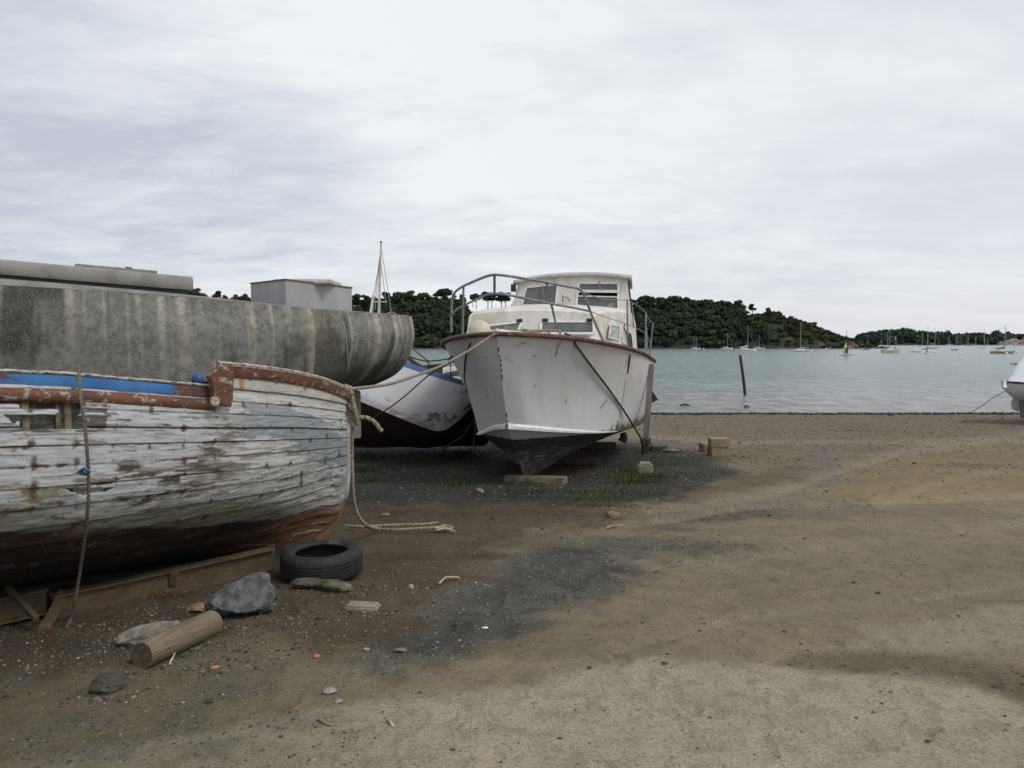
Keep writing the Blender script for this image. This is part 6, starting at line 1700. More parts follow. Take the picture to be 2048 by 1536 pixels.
# houses at the far right shore
for i, (u0, u1, vt, vb, cw, cr) in enumerate([(2014, 2026, 681, 689, (.42, .42, .42), (.22, .21, .22)), (2024, 2036, 678, 686, (.46, .40, .39), (.30, .18, .16)), (2034, 2049, 681, 690, (.38, .30, .28), (.26, .13, .11)),
                                           (2050, 2064, 676, 686, (.5, .49, .47), (.2, .2, .21)), (2002, 2012, 684, 690, (.45, .45, .45), (.2, .2, .22))]):
    Yh = 860 + 6 * i; a_ = P(u0, vb, Yh); b_ = P(u1, vb, Yh); t_ = P(u0, vt, Yh)
    hs = empty('house', (a_ + b_) / 2, ['pale grey walled house by the far shore left of the reddish ones', 'pinkish house with brown roof behind the others on the far shore', 'reddish brown house lowest at the right edge of the far shore', 'cream house beyond the right edge of the far shore', 'small pale house farthest left on the far shore'][i], 'house')
    wd = b_[0] - a_[0]; hh = t_[2] - a_[2]; cx = (a_ + b_) / 2
    MB().box(cx + np.array([0, 3, hh * .1]), (wd, 6, hh * 1.2)).build('wall', cm_('wall%d' % i, cw, .9), hs, smooth=False)
    e = .3
    rf = MB(); z0 = a_[2] + hh * .7; z1 = t_[2] + hh * .15
    v_ = [(cx[0] - wd / 2 - e, Yh - .4, z0), (cx[0] + wd / 2 + e, Yh - .4, z0), (cx[0] + wd / 2 + e, Yh + 3, z1), (cx[0] - wd / 2 - e, Yh + 3, z1), (cx[0] + wd / 2 + e, Yh + 6.4, z0), (cx[0] - wd / 2 - e, Yh + 6.4, z0)]
    rf.add(v_, [(0, 1, 2, 3), (3, 2, 4, 5), (0, 3, 5), (1, 4, 2)]); rf.build('roof', cm_('roof%d' % i, cr, .9), hs, smooth=False)
    for k in range(3):
        MB().box((cx[0] + (k - 1) * wd * .28, Yh - .03, a_[2] + hh * .35), (wd * .12, .1, hh * .28)).build('window', cm_('dark_glass', (.06, .07, .08)), hs, smooth=False)

# mast behind the grey hull
o = np.array([(760 - 1024) / FP * 32, 32, -.35]); MBt = empty('beached_sailboat', o, 'small sailboat with thin white mast and crosstrees showing behind the grey hull', 'sailing boat')
mb = MB(); hull_small(mb, o + np.array([0, 0, .0]), (.95, .3, 0), 6.0, 2.0, .75, draft=.5); mb.build('hull', cm_('yacht_white', (.72, .73, .75)), MBt)
Ym = 32
MB().tube([P(757, 700, Ym), P(757.5, 640, Ym), P(761.5, 500, Ym), P(762.5, 486, Ym)], np.array([.055, .055, .045, .035]), 8, sm=20).build('mast', simple('old_white_mast', (.62, .61, .56), (.4, .38, .33), 1.5, .6, 0), MBt)
MB().tube([P(747, 604, Ym), P(774, 604, Ym)], .03, 6).build('crosstree', cm_('mast_grey', (.42, .43, .45)), MBt)
rg_ = MB()
for a, b, c_, d_ in [(762, 492, 738, 690), (762, 492, 793, 690), (761, 520, 743, 604), (761, 520, 772, 604), (761, 505, 750, 620)]:
    rg_.tube([P(a, b, Ym), P(c_, d_, Ym)], .012, 4)
rg_.build('shroud', cm_('rigging_grey', (.3, .31, .33)), MBt)
MB().tube([P(741, 628, Ym - .5), P(746.5, 590, Ym - .5)], .05, 6).build('boat_pole', cm_('yacht_white', (.72, .73, .75)), MBt)
MB().box(P(762, 484, Ym), (.05, .2, .05)).build('masthead', M_BLACK, MBt)

# rope coil / scraps on the grey hull end
o = MB(); o.tube([P(774, 628, 9.0), P(780, 625.5, 9.0), P(788, 626, 9.0), P(792, 630, 9.0)], .012, 6, sm=14)
tag(o.build('rope_loop', M_ROPE), 'small loop of rope lying on the end of the grey hull deck', 'rope')

# white yacht stern at the right edge, propped ashore
Yy = 21.5
RY = empty('covered_yacht', P(2046, 842, Yy), 'white yacht end under a white cover entering the picture at the right edge', 'boat')
secs = []
for s, (hw, zt, zm, zb) in enumerate([(.05, 762, 768, 775), (.45, 762, 775, 789), (.8, 764, 780, 800), (1.15, 766, 786, 808), (1.4, 768, 790, 814), (1.5, 770, 792, 818)]):
    u = [2010, 2021, 2036, 2060, 2120, 2260][s]; Yc_ = Yy + (u - 2010) * .004
    cz0 = P(u, zt, Yc_); cz1 = P(u, zm, Yc_); cz2 = P(u, zb, Yc_)
    yv = np.array([0, 1., 0])
    secs.append([cz0 - yv * hw, cz1 - yv * hw * .85, cz2 - yv * .1, cz2 + yv * .1, cz1 + yv * hw * .85, cz0 + yv * hw])
MB().grid(np.array(secs)).build('hull', simple('clean_white_hull', (.66, .66, .67), (.6, .6, .61), 2, .4, 0), RY)
g = np.array([[a[0] + np.array([0, -.015, -.01]), a[0] + np.array([0, -.02, -.055])] for a in secs]); MB().grid(g).build('red_stripe', simple('maroon_stripe', (.15, .03, .035)), RY)
ct = []
for u, vt, vb in [(2017, 758, 761), (2026, 742, 762), (2035, 728, 763), (2046, 716, 764), (2090, 690, 766), (2250, 680, 768)]:
    a_ = P(u, vb, Yy - .4); t_ = P(u, vt, Yy + .2); ct.append([a_, (a_ + t_) / 2 + np.array([0, -.03, 0]), t_, P(u, vb - 2, Yy + .9)])
MB().grid(np.array(ct)).build('cover', simple('white_canvas', (.68, .69, .72), (.6, .61, .64), 1.2, .8, .3, .03), RY)
rud = [P(2027, 796, Yy + .05), P(2024, 806, Yy + .05), P(2026, 818, Yy + .05), P(2036, 823, Yy + .05), P(2045, 822, Yy + .05), P(2041, 800, Yy + .05)]
MB().poly(rud, .05, (0, -1, 0)).build('rudder', simple('grey_rudder_paint', (.36, .37, .38), (.3, .31, .32), 3), RY)
MB().beam(P(2046, 800, Yy), P(2046, 836, Yy), .10, .10, bev=.01).build('prop_post', M_GREYWOOD, RY)
# dinghy behind it
o = W(2043, 729); dn = empty('white_dinghy', o, 'small white dinghy with dark outboard half hidden by the covered yacht', 'dinghy')
o = o + np.array([.35, 0, 0])
mb = MB(); hull_small(mb, o, (1, .05, 0), 1.5 * 2, 1.1, .22, draft=.05); mb.build('hull', cm_('yacht_white', (.72, .73, .75)), dn)
MB().box(o + np.array([-1.35, -.3, .02]), (.16, .2, .34), bev=.03).build('outboard', M_BLACK, dn)
MB().box(o + np.array([-.1, -.35, .24]), (.7, .3, .07), bev=.02).build('seat', M_BLACK, dn)

# leaning post in the water
a_ = W(1490, 790); b_ = P(1480, 710, a_[1]); a_ = a_ + (a_ - b_) * .15
o = MB().tube([a_, a_ * .5 + b_ * .5 + np.array([.02, 0, 0]), b_], np.array([.07, .07, .06]), 10, sm=10); o = o.build('leaning_post', simple('black_wet_timber', (.022, .022, .02), (.012, .012, .012), 6, .6, .5, .02))
tag(o, 'dark timber post leaning left out of the shallow water', 'post')
for u0, u1, v, lab in [(1361, 1378, 812, 'dark stick floating in the shallows left of the leaning post'), (1489, 1497, 815.5, 'tiny dark twig in the shallows below the leaning post')]:
    o = MB().tube([W(u0, v) + np.array([0, 0, .02]), W((u0 + u1) / 2, v - .6) + np.array([0, 0, .06]), W(u1, v) + np.array([0, 0, .02])], .035, 6, sm=8).build('floating_stick', M_BLACK); tag(o, lab, 'stick')
rope('shore_line', 'dark line rising from the shoreline towards the covered yacht', [G(1932, 829) + np.array([0, 0, .02]), P(1950, 820, 23), P(1968, 809, 22.8), P(1981, 799, 22.5), P(2015, 780, 22)], .008, M_ROPED, 40)

# ================================================================== things lying on the beach
def rot(ax, a): return np.array(Matrix.Rotation(a, 3, ax))
def on_ground(u, v): 
    p = G(u, v); p[2] = float(gh(p[0], p[1])); return p
rock_m = {}
def rockmat(key, c1, c2, spots=None):
    if key not in rock_m: rock_m[key] = simple('stone_' + key, c1, c2, 14, .92, .7, .006, spots=spots)
    return rock_m[key]
def rock(name, label, u, v, wpx, hpx, dep, mkey, c1, c2, seed, yaw=0.0, tilt=0.0, facets=0.32, sub=4, spots=None, cat='rock', group=None, chop=9, box=0.0):
    """u,v = bottom centre in the picture; width and height in picture units; dep = depth/width"""
    p = on_ground(u, v); px = p[1] / FP
    w, h = wpx * px, hpx * px; d = w * dep
    h = max(h - d * .5 * (H / p[1]), h * .35)
    bm = bmesh.new(); bmesh.ops.create_icosphere(bm, subdivisions=sub, radius=1)
    co = np.array([q.co[:] for q in bm.verts]); rg = np.random.default_rng(seed)
    if box: 
        mx = np.max(np.abs(co), axis=1)[:, None]; co = co * (1 - box) + co / mx * box
    for _ in range(chop):
        n = rg.normal(size=3); n /= np.linalg.norm(n); lim = rg.uniform(.62, .9); dd = co @ n; co = np.where((dd > lim)[:, None], co - (dd - lim)[:, None] * n, co)
    co = co + co * (fbm(co[:, 0] * 2.2 + seed, co[:, 1] * 2.2, co[:, 2] * 2.2, 5, seed, .55) * facets)[:, None]
    co = co * np.array([w / 2, d / 2, h / 2]) / np.abs(co).max(0)
    co = co @ rot('Y', tilt).T @ rot('Z', yaw).T
    bm.verts.index_update(); f = [tuple(x.index for x in ff.verts) for ff in bm.faces]; bm.free()
    c = p + np.array([0, d / 2 * math.cos(yaw), 0]); 
    c[2] = float(gh(c[0], c[1])) - co[:, 2].min() - h * .17
    o = MB().add(co + c, f).build(name, rockmat(mkey, c1, c2, spots)); o.data.shade_smooth()
    try: o.data.set_sharp_from_angle(angle=math.radians(32))
    except Exception: pass
    return tag(o, label, cat, group)
rock('boulder', 'big dark grey boulder beside the tyre below the wooden boat', 470, 1250, 150, 112, .6, 'boulder', (.125, .128, .135), (.045, .045, .048), 23, yaw=.45, tilt=-.22, chop=9, facets=.26, box=.35, spots=(50, .6, .68, (.22, .22, .23)))
rock('pink_slab', 'long grey and pinkish rock slab lying behind the log', 290, 1306, 130, 62, .5, 'pink', (.25, .23, .20), (.13, .11, .09), 12, yaw=.35, tilt=-.12, spots=(5, .56, .62, (.26, .12, .085)))
rock('orange_rock', 'small orange brown stone between the steel beam and the boulder', 386, 1232, 46, 26, .8, 'orange', (.30, .19, .10), (.16, .09, .05), 21)
rock('dark_rock', 'flat dark mossy rock in the foreground lower left of the log', 204, 1396, 78, 52, .8, 'moss', (.062, .062, .05), (.035, .032, .022), 33, yaw=.5, spots=(9, .58, .64, (.12, .09, .045)))
rock('brick_fragment', 'bright orange brick fragment in front of the log end', 428, 1346, 20, 10, .8, 'brick', (.55, .19, .10), (.42, .14, .08), 41, sub=3)
rock('brick_fragment', 'small orange brick fragment right of the brighter one, below the driftwood', 632, 1321, 14, 10, .8, 'brick', (.5, .2, .12), (.4, .15, .09), 42, sub=3)
rock('pale_stone', 'pale grey stone in the lower foreground left of the centre', 656, 1396, 32, 18, .8, 'pale', (.30, .30, .28), (.2, .2, .18), 43, sub=3)
rock('pale_stone', 'light angular stone just below right of another pale stone', 676, 1412, 18, 13, .8, 'pale', (.32, .32, .3), (.2, .2, .18), 44, sub=3)
rock('brown_stone', 'oblong brown stone on the dark gravel edge below the concrete slab', 799, 1306, 32, 13, .5, 'brown', (.22, .15, .09), (.14, .1, .06), 45, sub=3)
rock('grey_pebble', 'olive grey flat pebble left of the oblong brown stone', 731, 1305, 16, 8, .8, 'pale', (.2, .2, .18), (.2, .2, .18), 46, sub=3)
rock('stone', 'pale yellowish stone on the dark ground left of the cruiser keel', 961, 986, 15, 11, .8, 'yellow', (.34, .31, .22), (.25, .22, .15), 47, sub=3)
rock('ochre_stone', 'blocky ochre stone on the ground in front of the cruiser', 1227, 1033, 32, 16, .7, 'ochre', (.23, .18, .10), (.15, .11, .06), 48, box=.7, sub=3)
rock('ochre_stone', 'flat ochre stone right of the hanging rope near the wooden boat stem', 770, 1030, 26, 12, .8, 'ochre', (.23, .18, .10), (.15, .11, .06), 49, sub=3)
rock('stone', 'dark stone sitting on the shoreline edge between cruiser and covered yacht', 1786, 832, 14, 9, .8, 'wetgrey', (.07, .07, .075), (.04, .04, .042), 50, sub=3)
rock('stone', 'small buff stone to the right of the tyre', 821, 1178, 15, 13, .8, 'yellow', (.34, .31, .22), (.25, .22, .15), 51, sub=3)
rock('stone', 'small upright brown stone between the boulder and the driftwood', 521, 1238, 11, 20, .8, 'tan', (.2, .17, .12), (.12, .1, .07), 52, sub=3, box=.6)
rock('dark_stone', 'small dark stone in the foreground lower left', 415, 1413, 20, 13, .8, 'moss', (.062, .062, .05), (.035, .032, .022), 53, sub=3)
rock('stone', 'bright white shell fragment on the dark gravel', 970, 1257, 14, 6, .6, 'white', (.75, .73, .68), (.6, .58, .52), 54, sub=2, cat='shell')
rock('stone', 'small brown stone by the beaching leg foot, right of the cruiser', 1345, 905, 40, 8, .6, 'tan', (.2, .17, .12), (.12, .1, .07), 57, sub=3)
for i, (u, v, s) in enumerate([(1540, 1030, 9), (1610, 1075, 8), (1758, 1185, 12), (1710, 1165, 9), (1740, 1010, 9), (1655, 985, 8), (1995, 1365, 16), (1330, 1330, 14), (1180, 1335, 14), (1120, 1475, 12), (1860, 1480, 15), (1210, 1420, 9),
                                (1830, 930, 9), (1920, 1230, 10), (1570, 1260, 10), (1420, 1440, 9), (985, 1040, 10), (1085, 1060, 9), (905, 1500, 12), (1600, 920, 8), (1480, 885, 9), (1125, 1080, 8), (1010, 1110, 8), (560, 1480, 12), (1285, 1250, 9)]):
    rock('beach_stone', 'small dark stone lying loose on the open sand', u, v, s, s * .6, .8, 'loose', (.085, .078, .065), (.05, .045, .038), 60 + i, sub=2, cat='stone', group='small dark stones on the open sand')

# log
pa, pb = on_ground(297, 1345), on_ground(438, 1276)
ax = (pb - pa); ax[2] = 0; Ll = np.linalg.norm(ax); ax /= Ll; sdv = np.array([-ax[1], ax[0], 0]); rl = .073
cA = pa + sdv * rl * .6 + np.array([0, 0, rl * .93]); 
nL, nA = 90, 72; th = np.linspace(0, 2 * math.pi, nA, endpoint=False); xs_ = np.linspace(0, 1, nL)
gl = np.zeros((nL + 12, nA, 3)); cl = np.zeros((nL + 12, nA, 3))
def lr(th, x): return rl * (1 + .05 * np.cos(2 * th + 1) + .035 * fbm(np.cos(th) * 2, np.sin(th) * 2, x * 1.5, 3, 5) + .022 * fbm(np.cos(th) * 12, np.sin(th) * 12, x * 1.2, 3, 6) + .02 * x)
for i in range(nL + 12):
    if i < 6: x = 0; k = (i / 6) ; 
    elif i >= nL + 6: x = 1; k = (nL + 11 - i) / 6
    else: x = xs_[i - 6]; k = 1
    r = lr(th, np.full_like(th, x)) * (k if k < 1 else (1 - .05 * (x < .01) - .05 * (x > .99)))
    cc_ = cA + ax * Ll * x + (0 if 0 < k < 1 else 0)
    gl[i] = cc_ + (np.cos(th) * r)[:, None] * sdv + (np.sin(th) * r)[:, None] * np.array([0, 0, 1.])
    cl[i] = np.array([.20, .16, .105]) if k == 1 else np.array([.13, .10, .065]) * (.7 + .4 * math.cos(k * 20))
uvl = np.stack([np.repeat(np.linspace(0, 1, nL + 12)[:, None], nA, 1) * Ll, np.repeat((th * rl)[None], nL + 12, 0)], -1)
m = NM('log_wood'); uv = m.coord('UV'); gn = m.noise(m.mapping(uv, (5, 120, 1)), 1, 6, .65, .2)
cc_ = m.mix(m.ramp(gn, .34, .6, .8, 0), m.attr('paint'), m.mix(1.0, m.attr('paint'), (.33, .30, .25), 'MULTIPLY'))
cc_ = m.mix(m.ramp(m.noise(m.coord(), 7, 5, .6), .5, .7, 0, .5), cc_, (.12, .09, .05)); m.color(cc_); m.rough(.9); m.bump(gn, .9, .006)
LG = empty('log', pa, 'short weathered round log lying in the foreground', 'log')
MB().grid(gl[5:nL + 7], cl[5:nL + 7], closeu=True).build('bark', m.m, LG, uv=uvl[5:nL + 7].reshape(-1, 2))
M_END = simple('log_end', (.12, .09, .06), (.055, .04, .027), 30, .9, .5, .004)
for s_i in (5, nL + 6):
    ctr = gl[s_i].mean(0); rng_ = [ctr * (1 - k) + gl[s_i] * k for k in np.linspace(0.02, 1, 8)]
    MB().grid(np.array(rng_), closeu=True).build('cut_end', M_END, LG)

# driftwood beside the tyre
def driftwood(name, label, pts, r, seed, matl, flat=.7, cat='driftwood'):
    pts = spline(pts, 40); th = np.linspace(0, 2 * math.pi, 28, endpoint=False)
    T = np.gradient(pts, axis=0); T /= np.linalg.norm(T, axis=1)[:, None]
    g = []
    for i, p in enumerate(pts):
        t = i / 39; sd2 = np.cross(T[i], (0, 0, 1.)); sd2 /= np.linalg.norm(sd2); up = np.cross(sd2, T[i])
        k = min(1, .35 + 8 * t, .35 + 8 * (1 - t)) * (1 + .3 * float(fbm(np.array(t * 6.), np.array(0.), 0, 2, seed)))
        rr = r * k * (1 + .22 * fbm(np.cos(th) * 1.7, np.sin(th) * 1.7, t * 5, 4, seed))
        g.append(p + (np.cos(th) * rr)[:, None] * sd2 + (np.sin(th) * rr * flat)[:, None] * up)
    mb = MB().grid(np.array(g), closeu=True); mb.f.append(tuple(range(28))); mb.f.append(tuple(39 * 28 + j for j in range(28))); mb.mi += [0, 0]
    return tag(mb.build(name, matl), label, cat)
M_DRIFT = simple('driftwood_bark', (.20, .19, .13), (.05, .042, .03), 11, .9, .9, .01, stretch=(.5, 2, 2))
d0 = np.array([0, 0, .035])
driftwood('driftwood', 'dark mossy driftwood branch lying against the tyre', [on_ground(582, 1176) + d0, on_ground(620, 1178) + d0 * 1.2, on_ground(660, 1181) + d0 * 1.3, on_ground(702, 1187) + d0], .044, 5, M_DRIFT)
driftwood('stick', 'small pale forked stick to the right of the tyre', [on_ground(878, 1172) + d0 * .3, on_ground(892, 1166) + d0 * .8, on_ground(920, 1162) + d0 * .3], .008, 8, simple('pale_stick', (.42, .36, .26)), 1, 'stick')
driftwood('stick', 'brown stick lying flat in front of the cruiser, right of centre', [on_ground(1212, 1060) + d0 * .3, on_ground(1225, 1056) + d0 * .4, on_ground(1247, 1050) + d0 * .3], .014, 9, simple('brown_stick', (.25, .2, .13)), 1, 'stick')
driftwood('stick', 'curved pale stick in the lower foreground', [on_ground(635, 1443) + d0 * .15, on_ground(648, 1452) + d0 * .3, on_ground(664, 1457) + d0 * .15], .005, 10, bpy.data.materials['brown_stick'], 1, 'stick')
driftwood('stick', 'short pale stick right of the curved one in the foreground', [on_ground(774, 1440) + d0 * .15, on_ground(780, 1448) + d0 * .3, on_ground(787, 1456) + d0 * .15], .006, 11, bpy.data.materials['pale_stick'], 1, 'stick')
driftwood('stick', 'thin pale twig lying on the log front side', [on_ground(338, 1338) + d0 * .2, on_ground(346, 1329) + d0 * .6, on_ground(352, 1318) + d0 * .9], .005, 12, bpy.data.materials['pale_stick'], 1, 'stick')
driftwood('stick', 'black bent twig leaning on the boulder left side', [on_ground(405, 1240) + d0 * .2, P(425, 1217, 4.9), P(444, 1195, 4.95)], .005, 13, M_BLACK, 1, 'stick')

# blocks and beams
def block(name, label, u, v, wpx, hpx, dep, yaw, matl, bev=.012, dz=0, cat='block', tilt=0):
    p = on_ground(u, v); px = p[1] / FP; w = wpx * px; h = hpx * px
    Rr = rot('Z', yaw) @ rot('Y', tilt)
    mb = MB(); bm = bmesh.new(); bmesh.ops.create_cube(bm, size=1.0)
    for q in bm.verts: q.co = Vector((q.co.x * w, q.co.y * dep, q.co.z * h))
    bmesh.ops.bevel(bm, geom=bm.edges[:], offset=bev, segments=2, affect='EDGES'); bmesh.ops.subdivide_edges(bm, edges=bm.edges[:], cuts=3, use_grid_fill=True)
    co = np.array([q.co[:] for q in bm.verts]); co = co + (np.stack([fbm(co[:, 0] * 9 + k, co[:, 1] * 9, co[:, 2] * 9, 3, 7 + k) for k in range(3)], 1) * min(w, h) * .035)
    bm.verts.index_update(); mb.add(co @ Rr.T + p + np.array([0, dep / 2, h / 2 + dz - .01]), [tuple(x.index for x in f.verts) for f in bm.faces]); bm.free()
    return tag(mb.build(name, matl), label, cat)
M_CONC = simple('old_concrete', (.27, .25, .20), (.18, .16, .125), 11, .93, .5, .004, spots=(30, .6, .68, (.12, .11, .09)))
M_YCONC = simple('sandy_concrete', (.28, .225, .13), (.19, .15, .085), 7, .93, .5, .006, spots=(12, .6, .7, (.16, .10, .05)))
block('concrete_slab', 'thin broken concrete slab lying flat right of the driftwood', 722, 1227, 68, 13, .12, -.12, M_CONC, cat='slab')
block('stone_block', 'rounded concrete block on the gravel right below the beaching leg', 1293, 950, 29, 25, .24, -.25, M_CONC, .03)
block('concrete_block', 'lower of two stacked ochre concrete blocks on the open beach', 1441, 912, 38, 19, .3, 0.02, M_YCONC)
block('concrete_block', 'upper of two stacked ochre concrete blocks on the open beach', 1441, 912, 37, 18, .28, -.05, M_YCONC, dz=19 * on_ground(1441, 912)[1] / FP)
block('concrete_block', 'small single ochre concrete block left of the stacked pair', 1417, 904, 22, 17, .3, .1, M_YCONC)
block('flat_timber', 'short plank end lying by the foot of the beaching leg', 1318, 903, 34, 10, .2, .1, M_DKWOOD, cat='plank')
a_, b_ = P(1008, 949, 10.25), P(1118, 962, 10.1)
sb_ = on_ground(1068, 974); 
kb = MB().beam(np.array([P(1012, 955, 10.4)[0], 10.42, float(gh(0, 10.42)) + .01]), np.array([P(1131, 965, 10.1)[0], 10.1, float(gh(.6, 10.1)) + .03]), .17, .12, bev=.012)
tag(kb.build('keel_timber', simple('mossy_timber', (.22, .19, .115), (.09, .08, .05), 8, .9, .5, .006, stretch=(.5, 2, 2), spots=(5, .58, .66, (.24, .22, .08)))), 'squared timber beam under the cruiser forefoot', 'timber')
kb = MB().beam(np.array([.55, 12.1, float(gh(.55, 12.1)) + .06]), np.array([1.35, 12.2, float(gh(1.35, 12.2)) + .06]), .2, .10, bev=.01)
tag(kb.build('keel_timber', M_DKWOOD), 'dark timber beam across under the middle of the cruiser keel', 'timber')
kb = MB().beam(np.array([.9, 14.6, float(gh(.9, 14.6)) + .06]), np.array([1.9, 14.6, float(gh(1.9, 14.6)) + .06]), .2, .12, bev=.01)
tag(kb.build('keel_timber', M_DKWOOD), 'dark timber beam across under the aft end of the cruiser keel', 'timber')

# tyre
TY = empty('tyre', on_ground(638, 1172), 'worn black car tyre lying flat beside the wooden boat bow', 'tyre')
c0 = on_ground(638, 1172); R0 = .288; c0 = c0 + np.array([-.045, 0, 0]) + np.array([0, R0 * .95, 0]); c0[2] = float(gh(c0[0], c0[1])) + .10
prof = []
for k, (r, z) in enumerate([(.188, -.062), (.183, -.075), (.20, -.092), (.235, -.098), (.262, -.09), (.278, -.078), (.2865, -.06), (.288, -.045), (.288, -.042), (.282, -.0415), (.282, -.036), (.288, -.0355), (.289, -.015), (.283, -.0145), (.283, -.009), (.289, -.0085), (.289, .0085), (.283, .009), (.283, .0145), (.289, .015),
                            (.288, .0355), (.282, .036), (.282, .0415), (.288, .042), (.2865, .06), (.278, .078), (.262, .09), (.245, .096), (.243, .0945), (.22, .097), (.20, .092), (.195, .0885), (.183, .075), (.188, .062), (.2, .05), (.262, .04), (.268, 0), (.262, -.04), (.2, -.05)]): prof.append((r, z))
pr = np.array(prof); nT = 160; th = np.linspace(0, 2 * math.pi, nT, endpoint=False)
g = np.zeros((nT, len(pr), 3))
for i, t in enumerate(th):
    rr = pr[:, 0].copy(); blockm = (np.abs(pr[:, 1]) > .043) & (pr[:, 0] > .277) & (np.arange(len(pr)) < 26)
    rr[blockm] -= .004 * ((i % 4) == 0)
    g[i] = np.stack([np.cos(t) * rr, np.sin(t) * rr, pr[:, 1] + .0 * rr], 1)
Rt = rot('X', .035) @ rot('Y', -.02)
g = g @ Rt.T + c0
g = np.concatenate([g, g[:1]], 0)
M_TYRE = simple('tyre_rubber', (.021, .022, .024), (.011, .011, .012), 7, .75, .25, .003, spots=(3.5, .56, .7, (.075, .068, .055)))
MB().grid(g, closeu=True).build('tread', M_TYRE, TY)

# ================================================================== gravel, shells, weed, grass
def scatter(n, xr, yr, dens):
    """random ground points, more of them close to the camera"""
    rg = RNG; t = rg.random(n); y = yr[0] * (yr[1] / yr[0]) ** t; k = rg.uniform(xr[0], xr[1], n); x = k * y
    keep = rg.random(n) < dens(x, y); return x[keep], y[keep]
ico = None
def pebbles(name, label, x, y, size, cols, seed, flat=.6):
    bm = bmesh.new(); bmesh.ops.create_icosphere(bm, subdivisions=1, radius=1); bm.verts.index_update()
    bv = np.array([q.co[:] for q in bm.verts]); bf = np.array([[v_.index for v_ in f.verts] for f in bm.faces]); bm.free()
    rg = np.random.default_rng(seed); n = len(x); nv = len(bv)
    vv = bv[None] * (1 + rg.uniform(-.35, .25, (n, nv, 1)))
    sc = np.stack([size * rg.uniform(.7, 1.3, n), size * rg.uniform(.6, 1.1, n), size * flat * rg.uniform(.6, 1.1, n)], 1)
    vv = vv * sc[:, None]; a = rg.uniform(0, 6.28, n); c, s = np.cos(a), np.sin(a)
    X_ = vv[..., 0] * c[:, None] - vv[..., 1] * s[:, None]; Y_ = vv[..., 0] * s[:, None] + vv[..., 1] * c[:, None]
    z = gh(x, y) + sc[:, 2] * .25
    V_ = np.stack([X_ + x[:, None], Y_ + y[:, None], vv[..., 2] + z[:, None]], -1).reshape(-1, 3)
    F_ = (bf[None] + (np.arange(n) * nv)[:, None, None]).reshape(-1, 3)
    o = fast_mesh(name, V_, F_, M_PEB, np.repeat(cols, nv, 0), n=3)
    return tag(o, label, 'gravel', kind='stuff')
m = NM('pebble_stone'); m.color(m.attr('paint')); m.rough(.85); m.b.inputs['Specular IOR Level'].default_value = .25; M_PEB = m.m
def dens(x, y):
    mk = ground_masks(x, y)
    return np.clip(.045 + .95 * mk['gr'] + .35 * mk['mud'] + .6 * mk['shore'] - .04 * mk['pale'] + .15 * sstep(.0, .4, mk['nz2']) + .25 * sstep(800, 400, mk['U']), 0, 1)
x, y = scatter(95000, (-.75, .75), (2.5, 27), dens)
rg = np.random.default_rng(3); n = len(x)
size = (.0022 + .0070 * rg.random(n) ** 3.2) * (1 + .14 * np.clip(y - 2.8, 0, None))
tone = rg.random(n)
pc = np.array([(.075, .078, .085), (.11, .11, .11), (.05, .048, .045), (.17, .145, .105), (.22, .20, .165), (.09, .07, .05)])[rg.integers(0, 6, n)] * rg.uniform(.6, 1.25, n)[:, None]
lt = rg.random(n) < .012; pc[lt] = np.array([.30, .285, .26])
pebbles('gravel', 'loose grey and brown gravel scattered over the beach', x, y, size, pc, 5)
# stones washed up against the log, the boulder, the tyre and the blocks
cl_ = [(470, 1250, .35, .10, 500), (400, 1300, .35, .10, 500), (300, 1340, .3, .08, 400), (640, 1178, .35, .08, 500), (200, 1398, .15, .06, 250), (722, 1228, .15, .05, 160), (300, 1260, .7, .12, 700), (1060, 975, .5, .12, 350), (1293, 952, .2, .1, 150), (1440, 912, .4, .15, 200), (290, 1306, .2, .06, 250)]
xs__ = np.concatenate([on_ground(a, b)[0] + RNG.normal(size=k) * sx for a, b, sx, sy, k in cl_]); ys__ = np.concatenate([on_ground(a, b)[1] + RNG.normal(size=k) * sy for a, b, sx, sy, k in cl_])
nn_ = len(xs__); pebbles('washed_gravel', 'small stones gathered round the log boulder tyre and timber', xs__, ys__, (.003 + .010 * rg.random(nn_) ** 3) * (1 + .08 * (ys__ - 3)), np.array([(.075, .07, .06), (.12, .11, .09), (.05, .045, .038), (.19, .17, .13)])[rg.integers(0, 4, nn_)] * rg.uniform(.6, 1.2, nn_)[:, None], 15)
# shell and brick crumbs
x, y = scatter(1300, (-.7, .6), (2.6, 16), lambda x, y: np.clip(.08 + ground_masks(x, y)['mud'] * .7 + ground_masks(x, y)['gr'] * .3, 0, 1))
n = len(x); sz = .002 + .0045 * rg.random(n) ** 3 * (1 + .05 * y)
pc = np.where((rg.random(n) < .05)[:, None], np.array([.40, .16, .1]), np.array([.55, .52, .45])) * rg.uniform(.5, 1.2, n)[:, None]
o = pebbles('shell_fragments', 'tiny pale shell and brick fragments strewn over the dark ground', x, y, sz * (1 + .05 * y), pc, 9, .4)
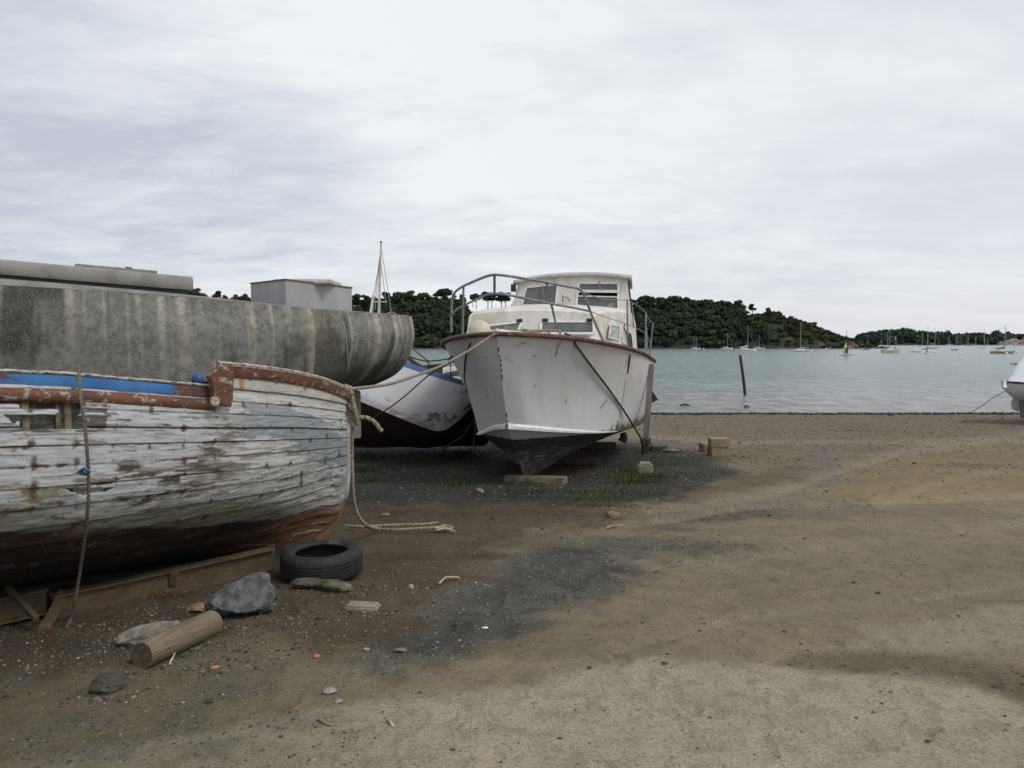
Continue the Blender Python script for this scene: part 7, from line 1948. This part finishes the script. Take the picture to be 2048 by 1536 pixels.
# straw and dry weed
def blades(name, label, cx, cy, n, h, spread, cols, wid, seed, lean=.6, cat='grass', matl=None):
    rg = np.random.default_rng(seed); k = rg.integers(0, len(cx), n)
    x = np.array(cx)[k] + rg.normal(size=n) * np.array(spread)[k][:, 0]; y = np.array(cy)[k] + rg.normal(size=n) * np.array(spread)[k][:, 1]
    hh = np.array(h)[k] * rg.uniform(.4, 1.15, n); a = rg.uniform(0, 6.28, n); ln = rg.uniform(.1, 1, n) * lean
    z = gh(x, y) - .005
    d = np.stack([np.cos(a), np.sin(a), 0 * a], 1); pv = np.stack([-np.sin(a), np.cos(a), 0 * a], 1); up = np.array([0, 0, 1.])
    b0 = np.stack([x, y, z], 1); m1 = b0 + d * (hh * ln * .35)[:, None] + up * (hh * .6)[:, None]; t1 = b0 + d * (hh * ln)[:, None] + up * (hh * (1 - .3 * ln))[:, None]
    w = (wid * rg.uniform(.7, 1.3, n))[:, None]
    V_ = np.stack([b0 - pv * w, b0 + pv * w, m1 + pv * w * .8, m1 - pv * w * .8, t1 + pv * w * .15, t1 - pv * w * .15], 1)
    q = np.array([[0, 1, 2, 3], [3, 2, 4, 5]]); F_ = (q[None] + (np.arange(n) * 6)[:, None, None]).reshape(-1, 4)
    c = np.array(cols)[rg.integers(0, len(cols), n)] * rg.uniform(.6, 1.3, n)[:, None]
    o = fast_mesh(name, V_.reshape(-1, 3), F_, M_GRASS, np.repeat(c, 6, 0)); return tag(o, label, cat, kind='stuff')
m = NM('grass_blade'); m.color(m.attr('paint')); m.rough(.8); m.b.inputs['Specular IOR Level'].default_value = .2; M_GRASS = m.m
gp_ = [(1290, 955, .25, .12, .09), (1275, 965, .18, .12, .08), (1230, 985, .35, .16, .06), (1180, 1000, .25, .12, .045), (1265, 945, .15, .2, .08), (915, 968, .12, .15, .09), (725, 940, .12, .22, .10), (742, 965, .10, .12, .06), (940, 905, .3, .2, .08), (960, 890, .25, .3, .08),
       (1045, 985, .3, .08, .04), (1330, 925, .25, .3, .05), (1215, 1010, .4, .06, .03), (720, 915, .15, .2, .07), (1320, 905, .2, .2, .05), (990, 930, .4, .2, .04), (850, 925, .4, .2, .03)]
cxs = [on_ground(a, b)[0] for a, b, *_ in gp_]; cys = [on_ground(a, b)[1] for a, b, *_ in gp_]
blades('grass', 'short green grass tufts growing round the cruiser and beside the wooden boat', cxs, cys, 9000, [q[4] for q in gp_], [(q[2], q[3]) for q in gp_], [(.045, .075, .02), (.04, .065, .018), (.075, .095, .03), (.12, .11, .045)], .003, 3)
gw = [(1235, 1000, .4, .12, .025), (1060, 1005, .4, .1, .02), (1120, 1030, .5, .1, .015), (700, 1185, .1, .06, .02), (790, 1210, .2, .08, .015), (960, 1090, .4, .15, .012), (870, 1160, .3, .1, .015), (1240, 1250, .10, .05, .02), (1470, 1340, .1, .03, .01), (340, 1195, .04, .03, .06), (660, 1020, .3, .1, .012)]
cxs = [on_ground(a, b)[0] for a, b, *_ in gw]; cys = [on_ground(a, b)[1] for a, b, *_ in gw]
blades('dry_weed', 'dry straw coloured weed strewn flat on the mud', cxs, cys, 2600, [q[4] for q in gw], [(q[2], q[3]) for q in gw], [(.16, .12, .06), (.12, .08, .035), (.2, .16, .08)], .0014, 6, lean=2.5, cat='weed')

# weed line along the water's edge
xx = RNG.uniform(-.1, .75, 900); yy = 27.2 + RNG.normal(size=900) * .35 + .3 * fbm(xx * 14, xx * 0, 0, 3, 12)
blades('seaweed_line', 'thin dark line of seaweed along the water edge', xx * 27, yy, 5200, [.07] * 900, [(.12, .06)] * 900, [(.03, .028, .015), (.05, .04, .02), (.02, .02, .015)], .014, 16, lean=2.5, cat='seaweed')
